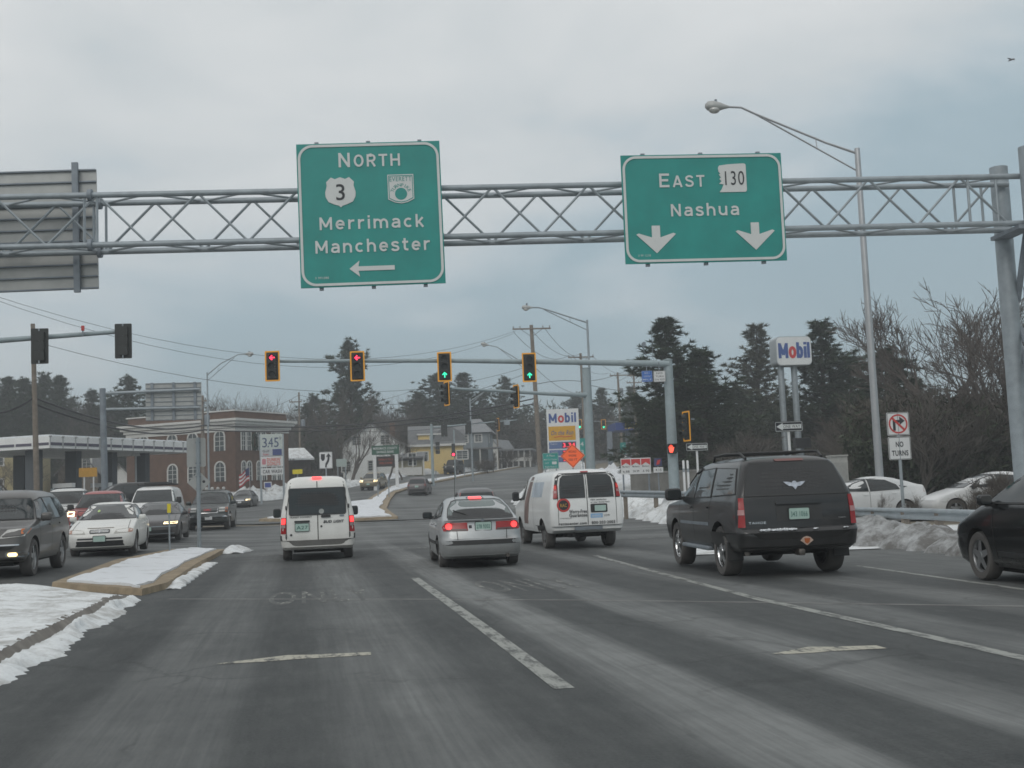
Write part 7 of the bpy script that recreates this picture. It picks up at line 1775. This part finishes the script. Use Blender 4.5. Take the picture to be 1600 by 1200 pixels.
# ---- two white cars queueing on the ramp behind the guardrail
HB = [(.18, 2.05, -2.08, .76, .2), (.25, 2.18, -2.20, .84, .26), (.45, 2.23, -2.23, .87, .26), (.62, 2.18, -2.22, .872, .24), (.74, 1.98, -2.21, .87, .2), (.86, 1.62, -2.20, .86, .18), (.96, 1.25, -2.18, .83, .17), (1.10, .95, -2.14, .79, .18), (1.14, .86, -2.10, .77, .2), (1.16, .82, -1.95, .75, .2),
      (1.28, .52, -1.62, .69, .24), (1.40, .15, -1.18, .60, .26), (1.47, -.15, -.80, .48, .25), (1.49, -.3, -.6, .3, .2)]
for px, D, rz, lb in ((1345, 41.0, 82, 'white hatchback on the ramp behind the lamp pole, its tail to the right'), (1543, 39.5, 80, 'white hatchback on the ramp behind the guardrail, right of the no turns sign')):
    c = Car('hatchback', lb, 'car', HB, car_paint('white_hatch_paint', (.66, .67, .67), .25, .5), bow=.2, bowr=.10, group='white hatchbacks on the ramp')
    c.wheels(1.35, -1.32, .31, .2, .85)
    c.both('side_window', [(.85, 1.02), (.35, 1.30), (-.02, 1.385), (-.05, .99)], M['glass'], trim=.02); c.both('side_window', [(-.13, .99), (-.10, 1.39), (-.70, 1.34), (-1.05, 1.18), (-1.15, 1.03)], M['glass'], trim=.02)
    c.both('side_window', [(-1.24, 1.05), (-1.15, 1.15), (-1.45, 1.10)], M['glass'])
    c.patch('F', 'windshield', [(-.72, 1.0), (.72, 1.0), (.56, 1.40), (-.56, 1.40)], M['glass'], trim=.015); c.patch('B', 'rear_window', [(-.62, 1.2), (.62, 1.2), (.54, 1.38), (-.54, 1.38)], M['glass'])
    for v in 'LR':
        c.seam(v, [(-.09, .3), (-.09, .97)]); c.seam(v, [(.95, .3), (1.0, .9)]); c.handle(v, .05, .86); c.handle(v, -.95, .88)
        c.patch(v, 'tail_light', [(-2.16, .88), (-2.0, .90), (-2.06, 1.08), (-2.15, 1.10)], mat('clear_tail_lens', (.42, .25, .22), .3), off=.012)
    c.mirrors(.75, 1.0, (.18, .12, .14), .04)
    q = gd(px, D); c.finish(Vector((q.x, q.y, q.z + .02)), R(rz))
# ------------------------------------------------------------------ trees
M['bark'] = mat('pine_bark', (.075, .06, .05), .95, 0, .3, 4); M['bark2'] = mat('grey_bark', (.115, .10, .09), .95, 0, .3, 4); M['twig'] = mat('grey_brown_twigs', (.098, .086, .074), .95, 0, .25, 3)
def needle_mat(name, a, b_):
    m, t, b, N, L = nodes_mat(name); co = N('ShaderNodeTexCoord').outputs['Object']
    L(mixc(t, ramp(t, noise(t, co, .9, 5, .6), [(.35, 0), (.68, 1)]), a, b_), b.inputs['Base Color']); b.inputs['Roughness'].default_value = .8
    b.inputs['Specular IOR Level'].default_value = .2
    return m
M['needles'] = needle_mat('pine_needles', (.026, .043, .024), (.066, .090, .050)); M['needles2'] = needle_mat('yellowish_pine_needles', (.040, .046, .022), (.085, .090, .046))
def pine_mesh(seed, h=14.0, spread=.30, density=1.0, start=.16, top=1.0, gap=0.):
    rnd = random.Random(seed); tb = MB(); nb = MB(); bm = nb.bm
    lean = (rnd.uniform(-.02, .02), rnd.uniform(-.02, .02))
    tp = [(lean[0] * h * t * t, lean[1] * h * t * t, h * t) for t in (0, .25, .5, .75, .99)]
    tb.path([(0, 0, -.6)] + tp, [h * .018, h * .0165, h * .013, h * .010, h * .006, h * .0015], 8)
    z = start * h
    def tuft(c, d, s):
        n = int(30 * density)
        for _ in range(n):
            v = (Vector((rnd.gauss(0, 1), rnd.gauss(0, 1), rnd.gauss(.35, .8))) + d * .9).normalized(); ln = s * rnd.uniform(.55, 1.1)
            q = Vector((rnd.gauss(0, 1), rnd.gauss(0, 1), rnd.gauss(0, 1))).cross(v)
            if q.length < .01: continue
            q = q.normalized() * ln * .12; p0 = c + v * ln * .08
            a = bm.verts.new(p0 - q); b_ = bm.verts.new(p0 + q); e = bm.verts.new(p0 + v * ln)
            bm.faces.new((a, b_, e))
    while z < h * .985:
        t = z / h; nbr = rnd.randint(3, 5)
        prof = spread * h * ((1 - t) ** .60) * 1.06 * min(1, (1 - t) / .10) ** .5 * (.50 + .50 * min(1, (t - start) / .25 + .25)) * (.86 + .22 * math.sin(t * 23 + seed) + .12 * math.sin(t * 51))
        for k in range(nbr):
            if rnd.random() < gap: continue
            a = 2 * PI * (k + rnd.random() * .8) / nbr; ln = prof * rnd.uniform(.50, 1.15)
            if ln < .25: ln = .25
            rise = lerp(.10, .95, t) + rnd.uniform(-.12, .15)
            d = Vector((math.cos(a), math.sin(a), rise)).normalized(); o = Vector((lean[0] * h * t * t, lean[1] * h * t * t, z))
            P = [o, o + d * ln * .5 + Vector((0, 0, -.02 * ln)), o + d * ln + Vector((0, 0, .10 * ln))]
            r0_ = max(.012, h * .0045 * (1 - t) + .01); tb.path(P, [r0_, r0_ * .6, r0_ * .2], 4, False)
            m_ = max(2, int(ln / .36))
            for j in range(m_):
                s_ = .28 + .72 * (j + rnd.random()) / m_
                c = P[0].lerp(P[1], s_ * 2) if s_ < .5 else P[1].lerp(P[2], s_ * 2 - 1)
                side = Vector((-d.y, d.x, 0)) * rnd.gauss(0, .20) * ln * s_ * .9
                c = c + side + Vector((0, 0, rnd.gauss(.05, .13)))
                tuft(c, d, rnd.uniform(.28, .46) * h / 14)
                if rnd.random() < .7: tuft(c + Vector((rnd.gauss(0, .25), rnd.gauss(0, .25), rnd.gauss(.1, .18))), d, rnd.uniform(.24, .40) * h / 14)
        z += h * rnd.uniform(.012, .025)
    return tb, nb
def bare_mesh(seed, h=10.0, levels=5, fork=3, up=.45, r0=.16, spread=.75, trunk_t=.22):
    rnd = random.Random(seed); tb = MB(); cb = MB()
    def grow(p, d, ln, r, lv):
        n = 3 if lv < 3 else 2; pts = [p]; q = p.copy(); dd = d.copy()
        for _ in range(n):
            dd = (dd + Vector((rnd.gauss(0, .13), rnd.gauss(0, .13), rnd.gauss(.04, .09)))).normalized(); q = q + dd * ln / n; pts.append(q.copy())
        r1 = r * (.62 if lv else .72); rs = list(np.linspace(r, r1, len(pts)))
        (tb if lv == 0 else cb).path(pts, rs, 7 if lv == 0 else 5 if lv == 1 else 3, False)
        if lv >= levels: return
        nf = fork + (1 if rnd.random() < .5 else 0) + (1 if lv == 0 else 0)
        for k in range(nf):
            s_ = 1.0 if k == 0 else rnd.uniform(.30, 1.0); i = min(len(pts) - 2, int(s_ * (len(pts) - 1))); f = s_ * (len(pts) - 1) - i
            bp_ = pts[i].lerp(pts[i + 1], f)
            a = rnd.uniform(0, 2 * PI); ax = dd.orthogonal().normalized(); ax.rotate(Matrix.Rotation(a, 3, dd))
            nd = (dd + ax * spread * rnd.uniform(.45, 1.15) + Vector((0, 0, up * .5))).normalized()
            grow(bp_, nd, ln * rnd.uniform(.58, .82), max(.009, r1 * rnd.uniform(.5, .78)), lv + 1)
    grow(Vector((0, 0, -.4)), Vector((0, 0, 1)), h * trunk_t + .4, r0, 0)
    zs = [v.co.z for v in cb.bm.verts]; mz = max(zs); s_ = h / mz
    for m_ in (tb, cb):
        for v in m_.bm.verts: v.co *= s_
    return tb, cb
PROTO = {}
def make_tree(kind, label, name, cat, loc, sc_, rz, group, sx=1.0):
    if kind not in PROTO:
        if kind[0] == 'p':
            i = int(kind[1:]); par = [dict(seed=11, spread=.27, start=.10), dict(seed=24, spread=.24, start=.14, density=.9), dict(seed=37, spread=.25, start=.22, gap=.22, density=.85), dict(seed=41, spread=.36, start=.30, gap=.15), dict(seed=53, spread=.30, start=.08, gap=.08)][i]
            a, b_ = pine_mesh(**par); mm = (M['bark'], M['needles'] if i != 2 else M['needles2'])
        else:
            i = int(kind[1:]); par = [dict(seed=5, levels=5, fork=3), dict(seed=8, levels=5, fork=3, spread=.6, up=.7), dict(seed=17, levels=5, fork=3, spread=.85, up=.35, r0=.2), dict(seed=29, levels=4, fork=4, spread=.55, up=.8, r0=.09, trunk_t=.30), dict(seed=31, levels=6, fork=3, spread=.72, up=.30, r0=.24, trunk_t=.2), dict(seed=61, levels=4, fork=5, spread=.7, up=.55, r0=.07, trunk_t=.10)][i]
            a, b_ = bare_mesh(**par); mm = (M['bark2'], M['twig'] if i != 4 else M['bark2'])
        ta = bpy.data.meshes.new('trunk'); a.bm.to_mesh(ta); a.bm.free(); ta.materials.append(mm[0]); ta.polygons.foreach_set('use_smooth', [True] * len(ta.polygons))
        tb_ = bpy.data.meshes.new('crown'); b_.bm.to_mesh(tb_); b_.bm.free(); tb_.materials.append(mm[1])
        PROTO[kind] = (ta, tb_, 14.0 if kind[0] == 'p' else 10.0)
    ta, tb_, h0 = PROTO[kind]
    o = thing(name, label, cat, loc, rz, group); s_ = sc_ / h0; o.scale = (s_ * sx, s_ * sx, s_)
    for nm, me in (('trunk', ta), ('crown', tb_)):
        c = bpy.data.objects.new(nm, me); COL.objects.link(c); c.parent = o
    return o
def tree_px(kind, px, d, top, label, group=None, sx=1.0, rz=None, name=None, lift=0):
    b = gd(px, d); b.z += lift; h = zat(px, top, d) - b.z
    return make_tree(kind, label, name or ('pine_tree' if kind[0] == 'p' else 'bare_tree'), 'tree', b, h, (px * 7 % 63) / 10 if rz is None else rz, group, sx)
# pines one can point at
tree_px('p4', 553, 152, 534, 'tall dense pine behind the second red-arrow signal', None, 1.3)
tree_px('p0', 1052, 86, 501, 'tall dense pine right behind the mast pole top', None, 1.75)
tree_px('p1', 1108, 84, 546, 'dark pine just right of the mast pole, shorter than its neighbour', None, 2.0)
tree_px('p2', 1190, 112, 507, 'thin open pine left of the raised fuel sign', None, 1.7)
tree_px('p1', 1296, 92, 503, 'tall dark pine between the raised fuel sign and the lamp pole', None, 1.9)
tree_px('p4', 1392, 80, 545, 'broad dark pine behind the no turns sign', None, 1.9)
tree_px('p0', 1340, 96, 560, 'dark pine just left of the aluminium lamp pole', None, 2.0)
tree_px('p3', 690, 172, 584, 'dark pine behind the yellow house under the green arrow signal', None, 1.9)
tree_px('p0', 728, 180, 585, 'pine behind the hipped roof of the grey house', None, 1.8)
tree_px('p4', 660, 165, 615, 'low wide evergreen behind the white porch building', None, 1.8)
tree_px('p3', 793, 186, 590, 'open-topped pine left of the big utility pole', None, 1.3)
tree_px('p1', 760, 184, 612, 'dark evergreen beyond the grey house, left of the open-topped pine', None, 1.5)
tree_px('p0', 944, 190, 608, 'dark pine behind the far utility poles', None, 1.6)
tree_px('p4', 905, 196, 615, 'dark pine behind the fuel price sign', None, 1.5)
tree_px('p1', 990, 176, 605, 'dark pine left of the mast pole, behind the fourth utility pole', None, 1.5)
tree_px('p4', 1150, 102, 606, 'low spreading pine below the thin open pine', None, 2.2)
tree_px('p0', 1075, 92, 610, 'low evergreen behind the one way sign by the mast pole', None, 2.2)
tree_px('p2', 1232, 118, 600, 'open pine seen between the two posts of the raised fuel sign', None, 1.3)
tree_px('p4', 1030, 98, 625, 'low dark evergreen behind the cigarette price board', None, 2.2)
tree_px('p3', 200, 158, 590, 'round-topped pine behind the cantilever sign', None, 1.35)
GL = 'pines in the wood at the far left'
for px, top, kd, lb in ((-30, 590, 'p4', 'far left pine at the very edge of the photo'), (12, 592, 'p0', 'dense pine behind the left end of the canopy'), (34, 594, 'p1', 'slimmer pine just left of the weathered wooden pole'), (74, 586, 'p4', 'broad pine right of the weathered wooden pole, highest of the left wood'), (92, 590, 'p0', 'pine sharing the top of the left wood with its broad neighbour'), (55, 604, 'p4', 'lower pine behind the weathered wooden pole'), (142, 612, 'p1', 'pale slim pine left of the cantilever column'), (176, 622, 'p4', 'pine behind the cantilever column')):
    tree_px(kd, px, 150 + (px * 13) % 17, top, lb, GL, 1.45)
tree_px('p4', 352 + 145, 158, 618, 'small pointed pine left of the tall dense pine', None, 1.5)
tree_px('p3', 1440, 76, 590, 'dark ragged pine right of the no turns sign', None, 1.6)
# bare trees
tree_px('b4', 1512, 60, 428, 'large bare spreading tree behind the gantry column', None, .95, 1.2)
tree_px('b4', 1615, 56, 470, 'bare tree cut by the right edge behind the gantry column', None, 1.0, 2.9)
tree_px('b2', 1450, 62, 560, 'small leaning bare tree left of the large bare tree', None, 1.1, 1.0)
tree_px('b1', 1372, 100, 520, 'thin bare treetop behind the lamp pole', None, .9)
tree_px('b0', 1345, 106, 515, 'thin bare tree between two pines, left of the lamp pole', None, .9)
tree_px('b0', 606, 118, 655, 'bare dark street tree right of the bank sign', None, .9)
tree_px('b0', 536, 116, 668, 'small bare street tree left of the bank sign', None, .7)
tree_px('b0', 629, 121, 665, 'small bare tree in front of the porch building', None, .9)
tree_px('b1', 527, 128, 600, 'slim pale birch-like tree left of the tall dense pine', None, .9)
tree_px('b1', 548, 126, 600, 'slim pale birch-like tree in front of the tall dense pine', None, .8)
tree_px('b0', 42, 104, 702, 'bare small tree in front of the cream house', None, 1.2)
tree_px('b2', 20, 100, 705, 'bare bushy tree at the far left under the canopy edge', None, 1.2)
tree_px('b2', 85, 112, 706, 'bare tree seen under the canopy right of the wooden pole', None, 1.3)
GW = 'bare trees of the wood behind the houses'
rnd = random.Random(77); kinds = ['b0', 'b1', 'b2', 'b3']
def wood(n, p0, p1, d0, d1, tops, lab, group):
    for i in range(n):
        px = lerp(p0, p1, (i + rnd.random() * .9) / n); d = rnd.uniform(d0, d1); top = np.interp(px, *tops) + rnd.uniform(-6, 14)
        tree_px(kinds[rnd.randint(0, 3)], px, d, top, lab, group, rnd.uniform(.8, 1.25))
wood(34, 330, 660, 150, 185, ([330, 385, 430, 500, 560, 660], [625, 610, 622, 630, 615, 612]), 'bare tree in the grey wood between the brick building and the yellow house', GW)
wood(16, 95, 240, 150, 180, ([95, 240], [612, 625]), 'bare tree in the wood above the filling station canopy', 'bare trees above the canopy')
wood(12, 700, 900, 190, 215, ([700, 900], [640, 632]), 'bare tree in the far wood along the bend', 'bare trees along the bend')
wood(12, -60, 100, 160, 185, ([-60, 100], [605, 605]), 'bare tree in the wood at the far left', 'bare trees at the far left')
tree_px('b2', 378, 150, 608, 'round bare tree above the right end of the brick building', None, 1.1)
tree_px('b2', 405, 152, 612, 'bare tree above the price sign', None, 1.1)
def bushes(n, p0, p1, d0, d1, t0, t1, lab, group, kinds_=('b5', 'b3'), name='bare_shrub'):
    for i in range(n):
        px = lerp(p0, p1, (i + rnd.random() * .9) / n); d = rnd.uniform(d0, d1)
        b = gd(px, d); h = max(.8, zat(px, rnd.uniform(t0, t1), d) - b.z)
        make_tree(kinds_[rnd.randint(0, len(kinds_) - 1)], lab, name, 'shrub', b, h, rnd.uniform(0, 6), group, rnd.uniform(1.1, 1.8))
bushes(26, 1330, 1640, 54, 70, 585, 680, 'bare reddish shrub in the thicket behind the white hatchbacks', 'shrubs in the right-hand thicket')
bushes(3, 1335, 1480, 37.5, 38, 765, 778, 'low bare shrub just behind the guardrail', 'low shrubs by the guardrail')
bushes(4, 1528, 1575, 36, 38, 730, 765, 'thin bare shrub between the guardrail and the gantry column', 'thin shrubs by the gantry column')
bushes(7, 770, 850, 150, 160, 698, 712, 'dark hedge-like shrub in front of the far porch', 'shrubs by the far porch')
bushes(6, 738, 775, 134, 138, 712, 722, 'low dark shrub beside the grey house', 'shrubs beside the grey house')
bushes(6, 430, 530, 118, 121, 715, 735, 'dark bare shrub near the snowy cottage', 'shrubs near the snowy cottage')
bushes(14, 1100, 1330, 78, 98, 660, 700, 'bare shrub under the pines behind the black vehicle', 'shrubs under the right-hand pines')
# undergrowth that reads as one dark mass behind the trunks
def mass(name, n, p0, p1, d0, d1, t0, t1, m, label_seed, size=.5):
    r = random.Random(label_seed); mb = MB(); bm = mb.bm
    for i in range(n):
        px = r.uniform(p0, p1); d = r.uniform(d0, d1); b = gd_fast(px, d); top = lerp(t0, t1, (px - p0) / (p1 - p0)) + r.uniform(-8, 22)
        h = max(.4, zat(px, top, d) - b.z); z = h * (r.random() ** 1.0)
        c = Vector((b.x, b.y, b.z + z))
        for _ in range(3):
            v = Vector((r.gauss(0, 1), r.gauss(0, 1), r.gauss(.6, .8))).normalized(); q = Vector((r.gauss(0, 1), r.gauss(0, 1), r.gauss(0, 1))).cross(v).normalized()
            s_ = size * r.uniform(.5, 1.3); p = c + Vector((r.gauss(0, .3), r.gauss(0, .3), r.gauss(0, .3)))
            bm.faces.new((bm.verts.new(p - q * s_ * .13), bm.verts.new(p + q * s_ * .13), bm.verts.new(p + v * s_)))
    return tag(mb.build(name, m, recalc=False), kind='stuff')
_gc = {}
def gd_fast(px, d):
    k = (round(px / 12), round(d / 4))
    if k not in _gc: _gc[k] = gd(k[0] * 12, max(4, k[1] * 4)).z
    x, y = wx(px, d); return Vector((x, y, _gc[k]))
M['brush'] = needle_mat('dead_brush', (.046, .043, .034), (.088, .080, .064)); M['brushg'] = needle_mat('evergreen_brush', (.026, .036, .022), (.058, .070, .042))
mass('undergrowth', 14000, 1330, 1760, 56, 74, 640, 600, M['brush'], 1, .5)
mass('undergrowth', 9000, 1320, 1700, 54, 72, 650, 625, M['brushg'], 2, .45)
mass('undergrowth', 9000, 1020, 1340, 96, 125, 640, 640, M['brushg'], 3, .65)
mass('far_wood', 14000, 320, 960, 178, 215, 655, 650, M['brush'], 4, .9)
mass('far_wood', 6000, -120, 330, 165, 200, 622, 640, M['brushg'], 5, .9)
mass('far_wood', 5000, 640, 1040, 195, 230, 640, 630, M['brushg'], 6, 1.0)
# ------------------------------------------------------------------ air
hm = bpy.data.materials.new('winter_haze'); hm.use_nodes = True
ht_ = hm.node_tree; ht_.nodes.clear(); ho = ht_.nodes.new('ShaderNodeOutputMaterial'); hv = ht_.nodes.new('ShaderNodeVolumePrincipled')
hv.inputs['Color'].default_value = (.90, .94, .97, 1); hv.inputs['Density'].default_value = .0016; hv.inputs['Anisotropy'].default_value = .2
ht_.links.new(hv.outputs[0], ho.inputs['Volume'])
tag(MB().box((20, 270, 20), (860, 680, 48)).build('haze', hm), kind='stuff')
